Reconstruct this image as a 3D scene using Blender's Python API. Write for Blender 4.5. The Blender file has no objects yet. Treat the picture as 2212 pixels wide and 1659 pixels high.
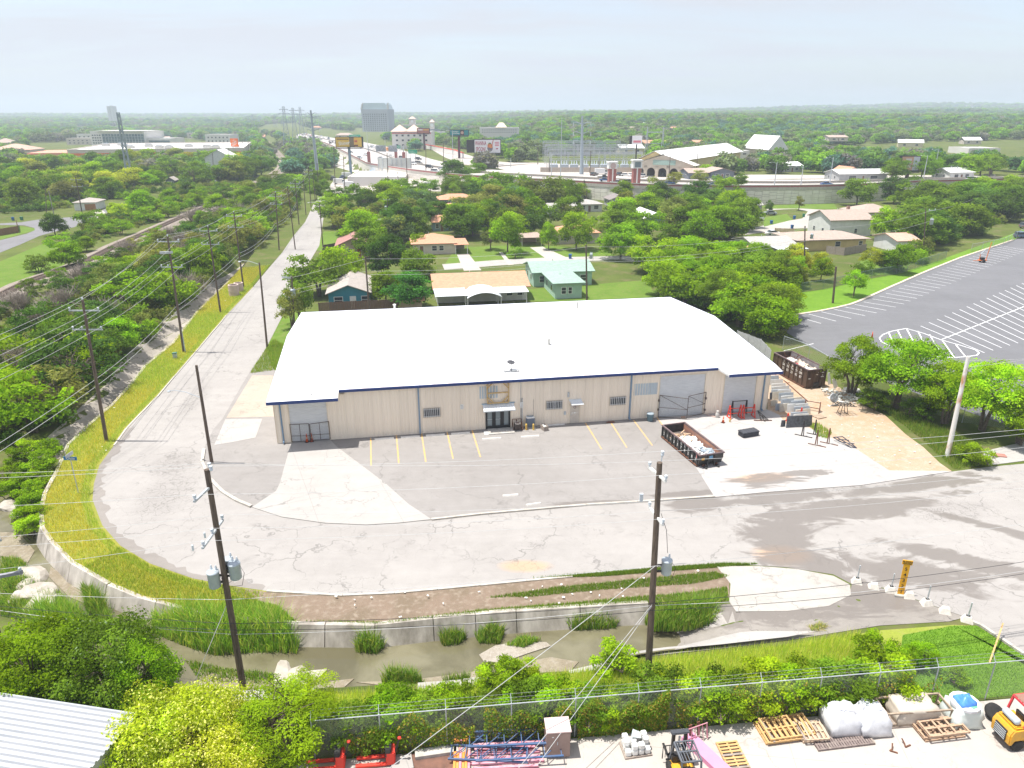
import bpy,bmesh,math,random
import numpy as np
from mathutils import Vector,Matrix
rnd=random.Random(7)
npr=np.random.default_rng(11)
S=bpy.context.scene
C=S.collection
R=math.radians
# ---------------------------------------------------------------- camera
F,CX,CY,HC=1550.,1106.,829.5,32. # focal length and image centre in survey units, camera height (m)
PITCH=math.atan2(CY-248,F)
cp,sp=math.cos(PITCH),math.sin(PITCH)
cam=bpy.data.cameras.new('camera');camo=bpy.data.objects.new('camera',cam);C.objects.link(camo)
camo.location=(0,0,HC);camo.rotation_euler=(math.pi/2-PITCH,0,0)
cam.sensor_width=36;cam.lens=36*F/2212;cam.clip_end=20000;cam.clip_start=.5
S.camera=camo
S.render.resolution_x,S.render.resolution_y=1024,768
# ---------------------------------------------------------------- sky, sun, exposure
SUN_EL,TRAVEL=R(73),R(6.5)
W=bpy.data.worlds.new('World');S.world=W;W.use_nodes=True
nt=W.node_tree;nt.nodes.clear()
def N(t,ty,**k):
    n=t.nodes.new(ty)
    for a,b in k.items():
        if a.startswith('i_'):
            n.inputs[int(a[2:]) if a[2:].isdigit() else a[2:].replace('_',' ')].default_value=b
        else:setattr(n,a,b)
    return n
def L(t,a,b):t.links.new(a,b)
sky=N(nt,'ShaderNodeTexSky',sky_type='NISHITA',sun_disc=False,sun_elevation=SUN_EL,sun_rotation=R(270)-TRAVEL,
        altitude=200,air_density=1.,dust_density=2.2,ozone_density=1.5)
tc=N(nt,'ShaderNodeTexCoord');sx=N(nt,'ShaderNodeSeparateXYZ');L(nt,tc.outputs['Generated'],sx.inputs[0])
dz=N(nt,'ShaderNodeMath',operation='ADD',i_1=.12);L(nt,sx.outputs[2],dz.inputs[0])
mx0=N(nt,'ShaderNodeMath',operation='MAXIMUM',i_1=.05);L(nt,dz.outputs[0],mx0.inputs[0])
dv=N(nt,'ShaderNodeVectorMath',operation='DIVIDE');cb=N(nt,'ShaderNodeCombineXYZ')
for i in range(3):L(nt,mx0.outputs[0],cb.inputs[i])
L(nt,tc.outputs['Generated'],dv.inputs[0]);L(nt,cb.outputs[0],dv.inputs[1])
mp=N(nt,'ShaderNodeMapping');mp.inputs['Scale'].default_value=(.55,1.3,1);L(nt,dv.outputs[0],mp.inputs[0])
cn=N(nt,'ShaderNodeTexNoise',i_Scale=1.1,i_Detail=8.,i_Roughness=.58,i_Distortion=.4);L(nt,mp.outputs[0],cn.inputs['Vector'])
cr=N(nt,'ShaderNodeMapRange');cr.inputs['From Min'].default_value=.36;cr.inputs['From Max'].default_value=.62
cr.inputs['To Min'].default_value=.45;cr.inputs['To Max'].default_value=1.;L(nt,cn.outputs[0],cr.inputs[0])
mixs=N(nt,'ShaderNodeMix',data_type='RGBA');L(nt,cr.outputs[0],mixs.inputs['Factor'])
L(nt,sky.outputs[0],mixs.inputs['A']);mixs.inputs['B'].default_value=(3.1,3.22,3.52,1)
bg=N(nt,'ShaderNodeBackground',i_1=.12);L(nt,mixs.outputs['Result'],bg.inputs[0])
wo=N(nt,'ShaderNodeOutputWorld');L(nt,bg.outputs[0],wo.inputs[0])
sun=bpy.data.lights.new('sun','SUN');sun.energy=3.8;sun.angle=R(.55);sun.color=(1,.965,.9)
suno=bpy.data.objects.new('sun',sun);C.objects.link(suno)
sdir=Vector((math.cos(TRAVEL)*math.cos(SUN_EL),math.sin(TRAVEL)*math.cos(SUN_EL)-.035,-math.sin(SUN_EL)))
suno.rotation_euler=sdir.to_track_quat('-Z','Y').to_euler();suno.location=(-60,0,200)
S.view_settings.view_transform='Standard';S.view_settings.look='None'
S.view_settings.exposure=1.0;S.view_settings.gamma=1
S.render.engine='CYCLES';S.cycles.max_bounces=6;S.cycles.transparent_max_bounces=12
S.cycles.volume_bounces=1;S.cycles.caustics_reflective=False;S.cycles.caustics_refractive=False
# ---------------------------------------------------------------- survey: sight line to ground point
ZO=dict(A=(0,195.8,.2604),B=(518.4,195.8,.2604),C=(1036.8,195.8,.2604),D=(1555.2,195.8,.2969),E=(0,576,.2604),
          F=(518.4,576,.2604),G=(1036.8,576,.2864),H=(1555.2,518.4,.2969),I=(0,921.6,.2604),J=(518.4,806.4,.2604),
          K=(1036.8,748.8,.2864),L=(1555.2,748.8,.2969),M=(0,1255.7,.2604),N=(518.4,1198,.2777),O=(1036.8,1198,.2864),
          Q=(1555.2,1152,.3056))
def ray(x,y):
    u=(x-CX)/F;v=-(y-CY)/F
    return Vector((u,cp+v*sp,-sp+v*cp))
def g(x,y,z=0):
    d=ray(x,y);t=(z-HC)/d.z
    return Vector((d.x*t,d.y*t,z))
def zo(k,x,y):a=ZO[k];return (a[0]+x*a[2],a[1]+y*a[2])
def gz(k,x,y,z=0):return g(*zo(k,x,y),z)
def GP(pts,z=0):return [g(x,y,z) for x,y in pts]
def GZ(k,pts,z=0):return [gz(k,x,y,z) for x,y in pts]
def hgt(x,yb,yt,z=0): # height of an upright standing at (x, yb) that reaches yt
    b=g(x,yb,z);d=ray(x,yt);return HC+d.z*b.y/d.y-z
# ---------------------------------------------------------------- mesh helpers
class M:
    def __init__(s):s.v=[];s.f=[]
    def add(s,vs,fs,mt=None):
        o=len(s.v)
        s.v+=[tuple(mt@Vector(p)) if mt else tuple(p) for p in vs];s.f+=[[i+o for i in f] for f in fs];return s
    def box(s,x0,y0,z0,x1,y1,z1,mt=None):
        return s.add([(x0,y0,z0),(x1,y0,z0),(x1,y1,z0),(x0,y1,z0),(x0,y0,z1),(x1,y0,z1),(x1,y1,z1),(x0,y1,z1)],
                     [(0,3,2,1),(4,5,6,7),(0,1,5,4),(1,2,6,5),(2,3,7,6),(3,0,4,7)],mt)
    def cb(s,x,y,z,dx,dy,dz,rz=0,rx=0,ry=0):
        mt=Matrix.Translation((x,y,z))@Matrix.Rotation(rz,4,'Z')@Matrix.Rotation(ry,4,'Y')@Matrix.Rotation(rx,4,'X')
        return s.box(-dx/2,-dy/2,-dz/2,dx/2,dy/2,dz/2,mt)
    def bar(s,p,q,w,h=None):
        p,q=Vector(p),Vector(q);d=q-p;l=d.length
        if l<1e-6:return s
        z=d/l;up=Vector((0,0,1)) if abs(z.z)<.95 else Vector((0,1,0))
        x=up.cross(z).normalized();y=z.cross(x);h=h or w
        mt=Matrix(((x.x,y.x,z.x,p.x),(x.y,y.y,z.y,p.y),(x.z,y.z,z.z,p.z),(0,0,0,1)))
        return s.box(-w/2,-h/2,0,w/2,h/2,l,mt)
    def tube(s,p,q,r0,r1=None,n=8,cap=True):
        return s.path([p,q],[r0,r0 if r1 is None else r1],n,cap)
    def path(s,pts,r,n=6,cap=True):
        pts=[Vector(p) for p in pts];o=len(s.v);m=len(pts)
        rs=r if isinstance(r,(list,tuple)) else [r]*m
        for i,p in enumerate(pts):
            d=(pts[min(i+1,m-1)]-pts[max(i-1,0)]).normalized()
            up=Vector((0,0,1)) if abs(d.z)<.9 else Vector((0,1,0))
            x=up.cross(d).normalized();y=d.cross(x)
            s.v+=[tuple(p+(x*math.cos(2*math.pi*k/n)+y*math.sin(2*math.pi*k/n))*rs[i]) for k in range(n)]
        for i in range(m-1):
            for k in range(n):
                a=o+i*n+k;b=o+i*n+(k+1)%n;s.f.append([a,b,b+n,a+n])
        if cap:s.f.append([o+k for k in range(n)][::-1]);s.f.append([o+(m-1)*n+k for k in range(n)])
        return s
    def lathe(s,prof,n=16,x=0,y=0,z=0,mt=None):
        o=len(s.v);vs=[]
        for r,h in prof:vs+=[(x+r*math.cos(2*math.pi*k/n),y+r*math.sin(2*math.pi*k/n),z+h) for k in range(n)]
        fs=[[i*n+k,i*n+(k+1)%n,(i+1)*n+(k+1)%n,(i+1)*n+k] for i in range(len(prof)-1) for k in range(n)]
        fs+=[[k for k in range(n)][::-1],[(len(prof)-1)*n+k for k in range(n)]]
        return s.add(vs,fs,mt)
    def prism(s,p2,z0,z1,mt=None): # outline in plan, pulled up
        n=len(p2);vs=[(p[0],p[1],z0) for p in p2]+[(p[0],p[1],z1) for p in p2]
        return s.add(vs,[list(range(n))[::-1],list(range(n,2*n))]+[[i,(i+1)%n,n+(i+1)%n,n+i] for i in range(n)],mt)
    def side(s,p2,y0,y1,mt=None): # outline in x-z, pulled along y
        n=len(p2);vs=[(p[0],y0,p[1]) for p in p2]+[(p[0],y1,p[1]) for p in p2]
        return s.add(vs,[list(range(n)),list(range(n,2*n))[::-1]]+[[(i+1)%n,i,n+i,n+(i+1)%n] for i in range(n)],mt)
    def sheet(s,pts,z=None):
        return s.add([(p[0],p[1],p[2] if z is None else z) for p in pts],[list(range(len(pts)))])
    def strip(s,a,b): # quads between two polylines of equal length
        n=len(a);return s.add(list(a)+list(b),[[i,i+1,n+i+1,n+i] for i in range(n-1)])
    def mesh(s,name,mats):
        me=bpy.data.meshes.new(name);me.from_pydata(s.v,[],s.f);me.update()
        for m in (mats if isinstance(mats,(list,tuple)) else [mats]):me.materials.append(m)
        return me
    def put(s,name,mats,parent=None,smooth=False,loc=None,rz=0):
        me=s.mesh(name,mats)
        if smooth:me.polygons.foreach_set('use_smooth',[True]*len(me.polygons))
        return link(name,me,parent,loc,rz)
def link(name,me,parent=None,loc=None,rz=0):
    o=bpy.data.objects.new(name,me);C.objects.link(o)
    if parent:o.parent=parent
    if loc is not None:o.location=loc
    if rz:o.rotation_euler.z=rz
    return o
def fixn(o):
    bm=bmesh.new();bm.from_mesh(o.data);bmesh.ops.recalc_face_normals(bm,faces=bm.faces);bm.to_mesh(o.data);bm.free();return o
def bev(o,w,seg=2):
    bm=bmesh.new();bm.from_mesh(o.data);bmesh.ops.remove_doubles(bm,verts=bm.verts,dist=1e-4)
    bmesh.ops.recalc_face_normals(bm,faces=bm.faces)
    bmesh.ops.bevel(bm,geom=bm.edges[:],offset=w,segments=seg,affect='EDGES',clamp_overlap=True);bm.to_mesh(o.data);bm.free();return o
def tag(o,label,cat,group=None):
    o['label']=label;o['category']=cat
    if group:o['group']=group
    return o
def thing(name,label,cat,loc=(0,0,0),rz=0,group=None):
    o=bpy.data.objects.new(name,None);o.empty_display_size=.3;C.objects.link(o)
    o.location=loc;o.rotation_euler.z=rz;return tag(o,label,cat,group)
def struct(o,kind='structure',label=None):
    o['kind']=kind
    if label:o['label']=label
    return o
def dup(o,parent=None,loc=None,rz=None,label=None,scale=None,color=None):
    c=o.copy();C.objects.link(c);c.parent=parent
    for ch in o.children:dup(ch,c,color=color)
    if loc is not None:c.location=loc
    if rz is not None:c.rotation_euler.z=rz
    if scale is not None:c.scale=scale if isinstance(scale,(tuple,list)) else (scale,)*3
    if label:c['label']=label
    if color:c.color=color
    return c
def txt(s,size,m,parent,loc,rot=(0,0,0),name='lettering',align='CENTER',xs=1.,ext=.004):
    cu=bpy.data.curves.new(name,'FONT');cu.body=s;cu.size=size;cu.align_x=align;cu.align_y='CENTER';cu.extrude=ext;cu.resolution_u=3
    cu.offset=size*.012
    t=bpy.data.objects.new(name,cu);me=bpy.data.meshes.new_from_object(t);bpy.data.objects.remove(t);bpy.data.curves.remove(cu)
    me.name=name;me.materials.clear();me.materials.append(m)
    o=link(name,me,parent,loc);o.rotation_euler=rot;o.scale=(xs,1,1);return o
# ---------------------------------------------------------------- materials
MT={}
def base(name):
    m=bpy.data.materials.new(name);m.use_nodes=True;t=m.node_tree;b=t.nodes['Principled BSDF'];return m,t,b
def col(c):return (c[0],c[1],c[2],1)
def mat(name,c,c2=None,sc=3.,rough=.75,bump=0.,metal=0.,spec=.35,det=5.,rnd_=0.,stretch=None,lo=.35,hi=.65):
    if name in MT:return MT[name]
    m,t,b=base(name);b.inputs['Roughness'].default_value=rough;b.inputs['Metallic'].default_value=metal
    b.inputs['Specular IOR Level'].default_value=spec
    c2=c2 or tuple(x*.78 for x in c)
    geo=N(t,'ShaderNodeNewGeometry');mp=N(t,'ShaderNodeMapping')
    if stretch:mp.inputs['Scale'].default_value=stretch
    L(t,geo.outputs['Position'],mp.inputs[0])
    nz=N(t,'ShaderNodeTexNoise',i_Scale=sc,i_Detail=det,i_Roughness=.6);L(t,mp.outputs[0],nz.inputs['Vector'])
    mr=N(t,'ShaderNodeMapRange');mr.inputs['From Min'].default_value=lo;mr.inputs['From Max'].default_value=hi;L(t,nz.outputs[0],mr.inputs[0])
    mx=N(t,'ShaderNodeMix',data_type='RGBA');L(t,mr.outputs[0],mx.inputs['Factor'])
    mx.inputs['A'].default_value=col(c2);mx.inputs['B'].default_value=col(c);out=mx.outputs['Result']
    if rnd_:
        oi=N(t,'ShaderNodeObjectInfo');r2=N(t,'ShaderNodeMapRange');r2.inputs['To Min'].default_value=1-rnd_;r2.inputs['To Max'].default_value=1+rnd_
        L(t,oi.outputs['Random'],r2.inputs[0]);vm=N(t,'ShaderNodeVectorMath',operation='SCALE');L(t,out,vm.inputs[0]);L(t,r2.outputs[0],vm.inputs['Scale']);out=vm.outputs[0]
    L(t,out,b.inputs['Base Color'])
    if bump:
        bp=N(t,'ShaderNodeBump',i_Strength=bump,i_Distance=.05);L(t,nz.outputs[0],bp.inputs['Height']);L(t,bp.outputs[0],b.inputs['Normal'])
    MT[name]=m;return m
def tint(name,rough=.45,metal=0.,spec=.5): # takes its paint colour from the object
    if name in MT:return MT[name]
    m,t,b=base(name);oi=N(t,'ShaderNodeObjectInfo');L(t,oi.outputs['Color'],b.inputs['Base Color'])
    b.inputs['Roughness'].default_value=rough;b.inputs['Metallic'].default_value=metal;b.inputs['Specular IOR Level'].default_value=spec
    MT[name]=m;return m
def glass(name='dark_glass',c=(.03,.04,.05)):
    if name in MT:return MT[name]
    m,t,b=base(name);b.inputs['Base Color'].default_value=col(c);b.inputs['Roughness'].default_value=.12;b.inputs['Specular IOR Level'].default_value=.6
    MT[name]=m;return m
def ramp2(t,fac,a,b):
    mx=N(t,'ShaderNodeMix',data_type='RGBA');L(t,fac,mx.inputs['Factor'])
    for k,v in (('A',a),('B',b)):
        if isinstance(v,tuple):mx.inputs[k].default_value=col(v)
        else:L(t,v,mx.inputs[k])
    return mx.outputs['Result']
def mrange(t,src,a,b,c=0.,d=1.):
    mr=N(t,'ShaderNodeMapRange');mr.inputs['From Min'].default_value=a;mr.inputs['From Max'].default_value=b
    mr.inputs['To Min'].default_value=c;mr.inputs['To Max'].default_value=d;L(t,src,mr.inputs[0]);return mr.outputs[0]
def math_(t,op,a,b=None):
    n=N(t,'ShaderNodeMath',operation=op)
    for i,v in enumerate((a,b)):
        if v is None:continue
        if isinstance(v,(int,float)):n.inputs[i].default_value=v
        else:L(t,v,n.inputs[i])
    return n.outputs[0]
def pos(t):return N(t,'ShaderNodeNewGeometry').outputs['Position']
def noise(t,v,sc,det=5.,ro=.6,dist=0.,stretch=None):
    if stretch:
        mp=N(t,'ShaderNodeMapping');mp.inputs['Scale'].default_value=stretch[:3]
        if len(stretch)>3:mp.inputs['Rotation'].default_value=(0,0,stretch[3])
        L(t,v,mp.inputs[0]);v=mp.outputs[0]
    n=N(t,'ShaderNodeTexNoise',i_Scale=sc,i_Detail=det,i_Roughness=ro,i_Distortion=dist);L(t,v,n.inputs['Vector']);return n.outputs[0]
def blobs(t,v,els): # union of stretched spots (centre x, y, radius x, y, turn)
    out=None
    for (x,y,rx,ry,a) in els:
        mp=N(t,'ShaderNodeMapping',vector_type='TEXTURE');mp.inputs['Location'].default_value=(x,y,0);mp.inputs['Rotation'].default_value=(0,0,a)
        mp.inputs['Scale'].default_value=(rx,ry,1e6);L(t,v,mp.inputs[0])
        ln=N(t,'ShaderNodeVectorMath',operation='LENGTH');L(t,mp.outputs[0],ln.inputs[0])
        f=math_(t,'SUBTRACT',1.,ln.outputs['Value']);out=f if out is None else math_(t,'MAXIMUM',out,f)
    return out
def pavement(name,c,c2,crack=.5,wet=None,joints=None,crack_sc=.22,stains=(.13,.12,.11),stain_amt=.35,rust=None,allig=None):
    m,t,b=base(name);v=pos(t)
    big=noise(t,v,.09,6);mid=noise(t,v,.9,6,.65);fine=noise(t,v,9.,4,.7)
    streak=noise(t,v,.5,5,.6,.3,(.18,1.6,1,-.12))
    f=math_(t,'ADD',math_(t,'MULTIPLY',big,.5),math_(t,'ADD',math_(t,'MULTIPLY',mid,.28),math_(t,'MULTIPLY',streak,.22)))
    cc=ramp2(t,mrange(t,f,.38,.62),c2,c)
    cc=ramp2(t,mrange(t,fine,.62,.75,0,.25),cc,tuple(x*.6 for x in c2))
    sn=math_(t,'MULTIPLY',mrange(t,noise(t,v,.28,7,.7,.6),.60,.70),stain_amt);cc=ramp2(t,sn,cc,stains)
    if rust:cc=ramp2(t,mrange(t,math_(t,'ADD',blobs(t,v,rust),math_(t,'MULTIPLY',mid,.5)),.2,.7,0,.6),cc,(.5,.3,.16))
    dis=N(t,'ShaderNodeVectorMath',operation='ADD');ns=N(t,'ShaderNodeTexNoise',i_Scale=.7,i_Detail=4.);L(t,v,ns.inputs['Vector'])
    sc_=N(t,'ShaderNodeVectorMath',operation='SCALE');sc_.inputs['Scale'].default_value=2.6;L(t,ns.outputs['Color'],sc_.inputs[0])
    L(t,v,dis.inputs[0]);L(t,sc_.outputs[0],dis.inputs[1])
    if crack:
        for s_,w_,k_ in ((crack_sc,.012,1.),(crack_sc*3.4,.014,.75)):
            vo=N(t,'ShaderNodeTexVoronoi',feature='DISTANCE_TO_EDGE',i_Scale=s_);L(t,dis.outputs[0],vo.inputs['Vector'])
            th=mrange(t,vo.outputs['Distance'],w_*.35,w_,1,0)
            msk=mrange(t,noise(t,v,.13 if k_==1 else .2,3),.46,.56)
            cc=ramp2(t,math_(t,'MULTIPLY',math_(t,'MULTIPLY',th,msk),crack*k_),cc,tuple(x*.28 for x in c2))
    if allig:
        vo=N(t,'ShaderNodeTexVoronoi',feature='DISTANCE_TO_EDGE',i_Scale=1.3);L(t,dis.outputs[0],vo.inputs['Vector'])
        am=mrange(t,math_(t,'ADD',blobs(t,v,allig),math_(t,'MULTIPLY',math_(t,'SUBTRACT',mid,.5),1.6)),.05,.5);cc=ramp2(t,math_(t,'MULTIPLY',math_(t,'MULTIPLY',mrange(t,vo.outputs['Distance'],.015,.05,1,0),am),.6),cc,(.12,.11,.1));cc=ramp2(t,math_(t,'MULTIPLY',am,.22),cc,(.2,.185,.175))
    if joints: # sawn joints of the slabs: spacing, turn
        sp_,an=joints;mp=N(t,'ShaderNodeMapping');mp.inputs['Rotation'].default_value=(0,0,an);L(t,v,mp.inputs[0])
        sx_=N(t,'ShaderNodeSeparateXYZ');L(t,mp.outputs[0],sx_.inputs[0])
        for i in (0,1):
            fr=math_(t,'FRACT',math_(t,'DIVIDE',sx_.outputs[i],sp_));e=math_(t,'MINIMUM',fr,math_(t,'SUBTRACT',1.,fr))
            cc=ramp2(t,mrange(t,e,.001,.005,.4,0),cc,tuple(x*.45 for x in c2))
    rough=.88
    b.inputs['Roughness'].default_value=rough;b.inputs['Specular IOR Level'].default_value=.3
    if wet:
        w=math_(t,'ADD',blobs(t,v,wet),math_(t,'MULTIPLY',math_(t,'SUBTRACT',noise(t,v,.33,9,.68,1.2,(.5,1.2,1,-.25)),.5),3.2))
        wf=mrange(t,w,.08,.36);cc=ramp2(t,math_(t,'MULTIPLY',wf,.82),cc,(.17,.15,.135))
        L(t,mrange(t,wf,0,1,.88,.38),b.inputs['Roughness'])
    L(t,cc,b.inputs['Base Color'])
    bp=N(t,'ShaderNodeBump',i_Strength=.25,i_Distance=.02);L(t,fine,bp.inputs['Height']);L(t,bp.outputs[0],b.inputs['Normal'])
    return m
def groundmat(name,cols,sc=.15,fine=6.,bare=None):
    m,t,b=base(name);v=pos(t);b.inputs['Roughness'].default_value=.95;b.inputs['Specular IOR Level'].default_value=.1
    a=noise(t,v,sc,7,.65,.5);f=noise(t,v,fine,5,.75);mid=noise(t,v,sc*5,5,.7)
    cc=ramp2(t,mrange(t,a,.42,.58),cols[0],cols[1])
    cc=ramp2(t,mrange(t,mid,.5,.66,0,.8),cc,cols[2])
    cc=ramp2(t,mrange(t,f,.35,.7,0,.45),cc,tuple(x*.5 for x in cols[0]))
    if bare:cc=ramp2(t,mrange(t,math_(t,'ADD',blobs(t,v,bare),math_(t,'MULTIPLY',math_(t,'SUBTRACT',mid,.5),2.4)),.0,.3),cc,cols[3])
    L(t,cc,b.inputs['Base Color'])
    bp=N(t,'ShaderNodeBump',i_Strength=.6,i_Distance=.08);L(t,f,bp.inputs['Height']);L(t,bp.outputs[0],b.inputs['Normal'])
    return m
def netmat(name,c=(.32,.34,.33),pitch=.075,w=.17,alpha_min=0.): # woven wire: diamonds, open between the wires
    m,t,b=base(name);b.inputs['Base Color'].default_value=col(c);b.inputs['Roughness'].default_value=.5;b.inputs['Metallic'].default_value=.3
    uv=N(t,'ShaderNodeUVMap');sx_=N(t,'ShaderNodeSeparateXYZ');L(t,uv.outputs[0],sx_.inputs[0]);al=None
    for sgn in ('ADD','SUBTRACT'):
        fr=math_(t,'FRACT',math_(t,'DIVIDE',math_(t,sgn,sx_.outputs[0],sx_.outputs[1]),pitch));e=math_(t,'LESS_THAN',fr,w)
        al=e if al is None else math_(t,'MAXIMUM',al,e)
    L(t,al,b.inputs['Alpha']);return m
def uvpanel(name,p0,p1,z0,z1,m,parent): # upright panel with metre-true coordinates
    me=bpy.data.meshes.new(name);p0,p1=Vector(p0),Vector(p1);l=(p1-p0).to_2d().length
    me.from_pydata([(p0.x,p0.y,z0),(p1.x,p1.y,z0),(p1.x,p1.y,z1),(p0.x,p0.y,z1)],[],[(0,1,2,3)])
    uv=me.uv_layers.new(name='UVMap');
    for i,c_ in enumerate(((0,z0),(l,z0),(l,z1),(0,z1))):uv.data[i].uv=c_
    me.materials.append(m);return link(name,me,parent)
def leafmat(name,trans=.48,hue=1.):
    m=bpy.data.materials.new(name);m.use_nodes=True;t=m.node_tree;t.nodes.clear()
    at=N(t,'ShaderNodeAttribute',attribute_name='col');oi=N(t,'ShaderNodeObjectInfo')
    mu=N(t,'ShaderNodeMix',data_type='RGBA',blend_type='MULTIPLY',i_0=1.);L(t,at.outputs['Color'],mu.inputs['A']);L(t,oi.outputs['Color'],mu.inputs['B'])
    d=N(t,'ShaderNodeBsdfDiffuse');tr=N(t,'ShaderNodeBsdfTranslucent');mxs=N(t,'ShaderNodeMixShader',i_0=trans);o=N(t,'ShaderNodeOutputMaterial')
    r2=N(t,'ShaderNodeMapRange');r2.inputs['To Min'].default_value=.8;r2.inputs['To Max'].default_value=1.2;L(t,oi.outputs['Random'],r2.inputs[0])
    vm=N(t,'ShaderNodeVectorMath',operation='SCALE');L(t,mu.outputs['Result'],vm.inputs[0]);L(t,r2.outputs[0],vm.inputs['Scale'])
    tv=N(t,'ShaderNodeVectorMath',operation='MULTIPLY');tv.inputs[1].default_value=(1.25,1.3,.6);L(t,vm.outputs[0],tv.inputs[0])
    L(t,vm.outputs[0],d.inputs[0]);L(t,tv.outputs[0],tr.inputs[0]);L(t,d.outputs[0],mxs.inputs[1]);L(t,tr.outputs[0],mxs.inputs[2]);L(t,mxs.outputs[0],o.inputs[0])
    MT[name]=m;return m
WOODPOLE=mat('pole_wood',(.16,.12,.09),(.07,.05,.04),4,stretch=(3,3,.3))
GALV=mat('galvanised',(.55,.58,.6),(.42,.45,.48),6,rough=.45,metal=.4)
WIRE=mat('wire',(.5,.5,.5),(.4,.4,.4),rough=.5)
WIREDK=mat('wire_dark',(.03,.03,.035),rough=.5)
BLACK=mat('black_paint',(.02,.02,.022),(.035,.032,.03),rough=.5)
WHITE=mat('white_paint',(.8,.8,.78),(.68,.67,.64),2)
CONC=mat('cast_concrete',(.5,.47,.43),(.36,.34,.31),3,bump=.2)
RUBBER=mat('rubber',(.02,.02,.02),(.035,.033,.03),rough=.85)
GREYBOX=mat('grey_enamel',(.47,.52,.56),(.4,.45,.49),3,rough=.4)
GLASS=glass()
WOOD=mat('pale_lumber',(.62,.4,.18),(.45,.27,.11),6,stretch=(1,6,6))
WOODGREY=mat('grey_lumber',(.36,.3,.26),(.24,.2,.17),6)
ROPE=RUST=mat('rust',(.2,.085,.045),(.1,.045,.03),5)
LEAF=leafmat('leaf');
BARK=mat('bark',(.17,.13,.1),(.09,.07,.055),6)
# ================================================================ terrain
def inpoly(P,poly):
    x,y=P[...,0],P[...,1];c=np.zeros(x.shape,bool);n=len(poly)
    for i in range(n):
        x0,y0=poly[i][:2];x1,y1=poly[(i+1)%n][:2]
        if y0==y1:continue
        k=((y0>y)!=(y1>y))&(x<(x1-x0)*(y-y0)/(y1-y0)+x0);c ^= k
    return c
def dline(P,line):
    d=np.full(P.shape[:-1],1e9)
    for a,b in zip(line[:-1],line[1:]):
        a=np.array(a[:2]);b=np.array(b[:2]);ab=b-a;t=np.clip(((P-a)@ab)/max(ab@ab,1e-9),0,1)
        d=np.minimum(d,np.linalg.norm(P-(a+t[...,None]*ab),axis=-1))
    return d
def sst(a,b,x):t=np.clip((x-a)/(b-a),0,1);return t*t*(3-2*t)
def wob(x,y,s=1.):return (np.sin(x*.9*s+1.3*np.sin(y*.6*s))+np.sin(y*1.3*s+2.1*np.sin(x*.5*s+.7))+np.sin((x+y)*2.3*s)*.5)/2.5
WALL_A=GP([(575,510),(550,540),(520,580),(495,607),(427,672),(372,743),(312,792),(286,826),(242,875),(182,927),(146,961),(122,1018),(96,1067),(87,1104),
             (91,1143),(109,1169),(156,1218),(234,1263),(302,1291),(414,1320),(479,1331),(518,1337),(649,1349),(810,1351),(935,1337),(1071,1324),(1157,1317),(1346,1305),(1400,1303)])
MOUTH=GP([(1480,1302),(1575,1314),(1700,1327),(1790,1316),(1850,1291),(1905,1270),(2085,1333)])
BANK_B=GP([(540,520),(430,628),(330,715),(260,784),(234,826),(156,896),(96,951),(34,985),(-60,1030),(-200,1080),(-330,1180),(-250,1290),(-100,1320),(0,1338),(70,1383),(150,1430),
             (250,1465),(350,1487),(500,1500),(680,1494),(900,1483),(1000,1476),(1100,1462),(1230,1456),(1300,1440),(1360,1425),(1440,1412),(1560,1402),(1700,1385),(1900,1352),(2050,1343)])
CHAN=[p[:2] for p in WALL_A]+[p[:2] for p in MOUTH]+[p[:2] for p in BANK_B[::-1]]
HWY_N=GP([(640,292),(700,309),(721,318),(745,330),(794,356),(888,370),(984,381),(1100,389),(1216,394),(1297,399),(1406,404),(1605,407),(1763,406),(1880,402),(1971,396),(2150,391),(2420,384)],6)
PLAT=[(p.x,p.y+7) for p in HWY_N]+[(2500,300),(4000,9000),(-1500,9000),(-600,1600)]
def bed(x,y):
    base_=np.where(y>62,-1.28+.16*wob(x,y,.5),-1.75+.12*wob(x,y))
    r=sst(9,17,x);return base_*(1-r)+(-.16)*r
def height(x,y):
    P=np.stack([x,y],-1);z=np.zeros(x.shape)
    nr=(y<240)&(y>20)&(x>-160)&(x<60)
    if nr.any():
        Pn=P[nr];ins=inpoly(Pn,CHAN);da=dline(Pn,WALL_A);db=dline(Pn,BANK_B);dm=dline(Pn,MOUTH)
        b=bed(Pn[:,0],Pn[:,1]);k=np.minimum(sst(0,.3,da),np.minimum(sst(0,2.2,db),sst(0,1.2,dm)))
        z[nr]=np.where(ins,b*k,0)
    fr=y>240
    if fr.any():
        Pf=P[fr];X,Y=x[fr],y[fr];az=X/np.maximum(Y,1);pl=inpoly(Pf,PLAT)
        rr=sst(-.12,.12,az);right=sst(.1,.55,az)
        h=np.where(pl,5.7,0.)+rr*17*sst(430,1350,Y)+(1-rr)*6*sst(900,2600,Y)
        h+=rr*(10+34*right)*sst(1300,5000,Y)+(1-rr)*14*sst(2200,6000,Y)+right*26*sst(3500,7000,Y)
        h+=wob(X/160,Y/160)*4*sst(800,2200,Y)+(.3+.7*rr)*wob(X/420+3,Y/600)*9*sst(1500,5200,Y)
        z[fr]=h
    return z
def zt(x,y):return float(height(np.array([float(x)]),np.array([float(y)]))[0])
def axis(fine0,fine1,d,lo,hi,gr):
    a=list(np.arange(fine0,fine1+1e-6,d));s=d
    while a[-1]<hi:s*=gr;a.append(a[-1]+s)
    s=d;b=[]
    v=a[0]
    while v>lo:s*=gr;v-=s;b.append(v)
    return np.array(b[::-1]+a)
ax=axis(-85,36,.55,-7500,7500,1.12);ay=axis(30,150,.6,12,11000,1.055)
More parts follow.
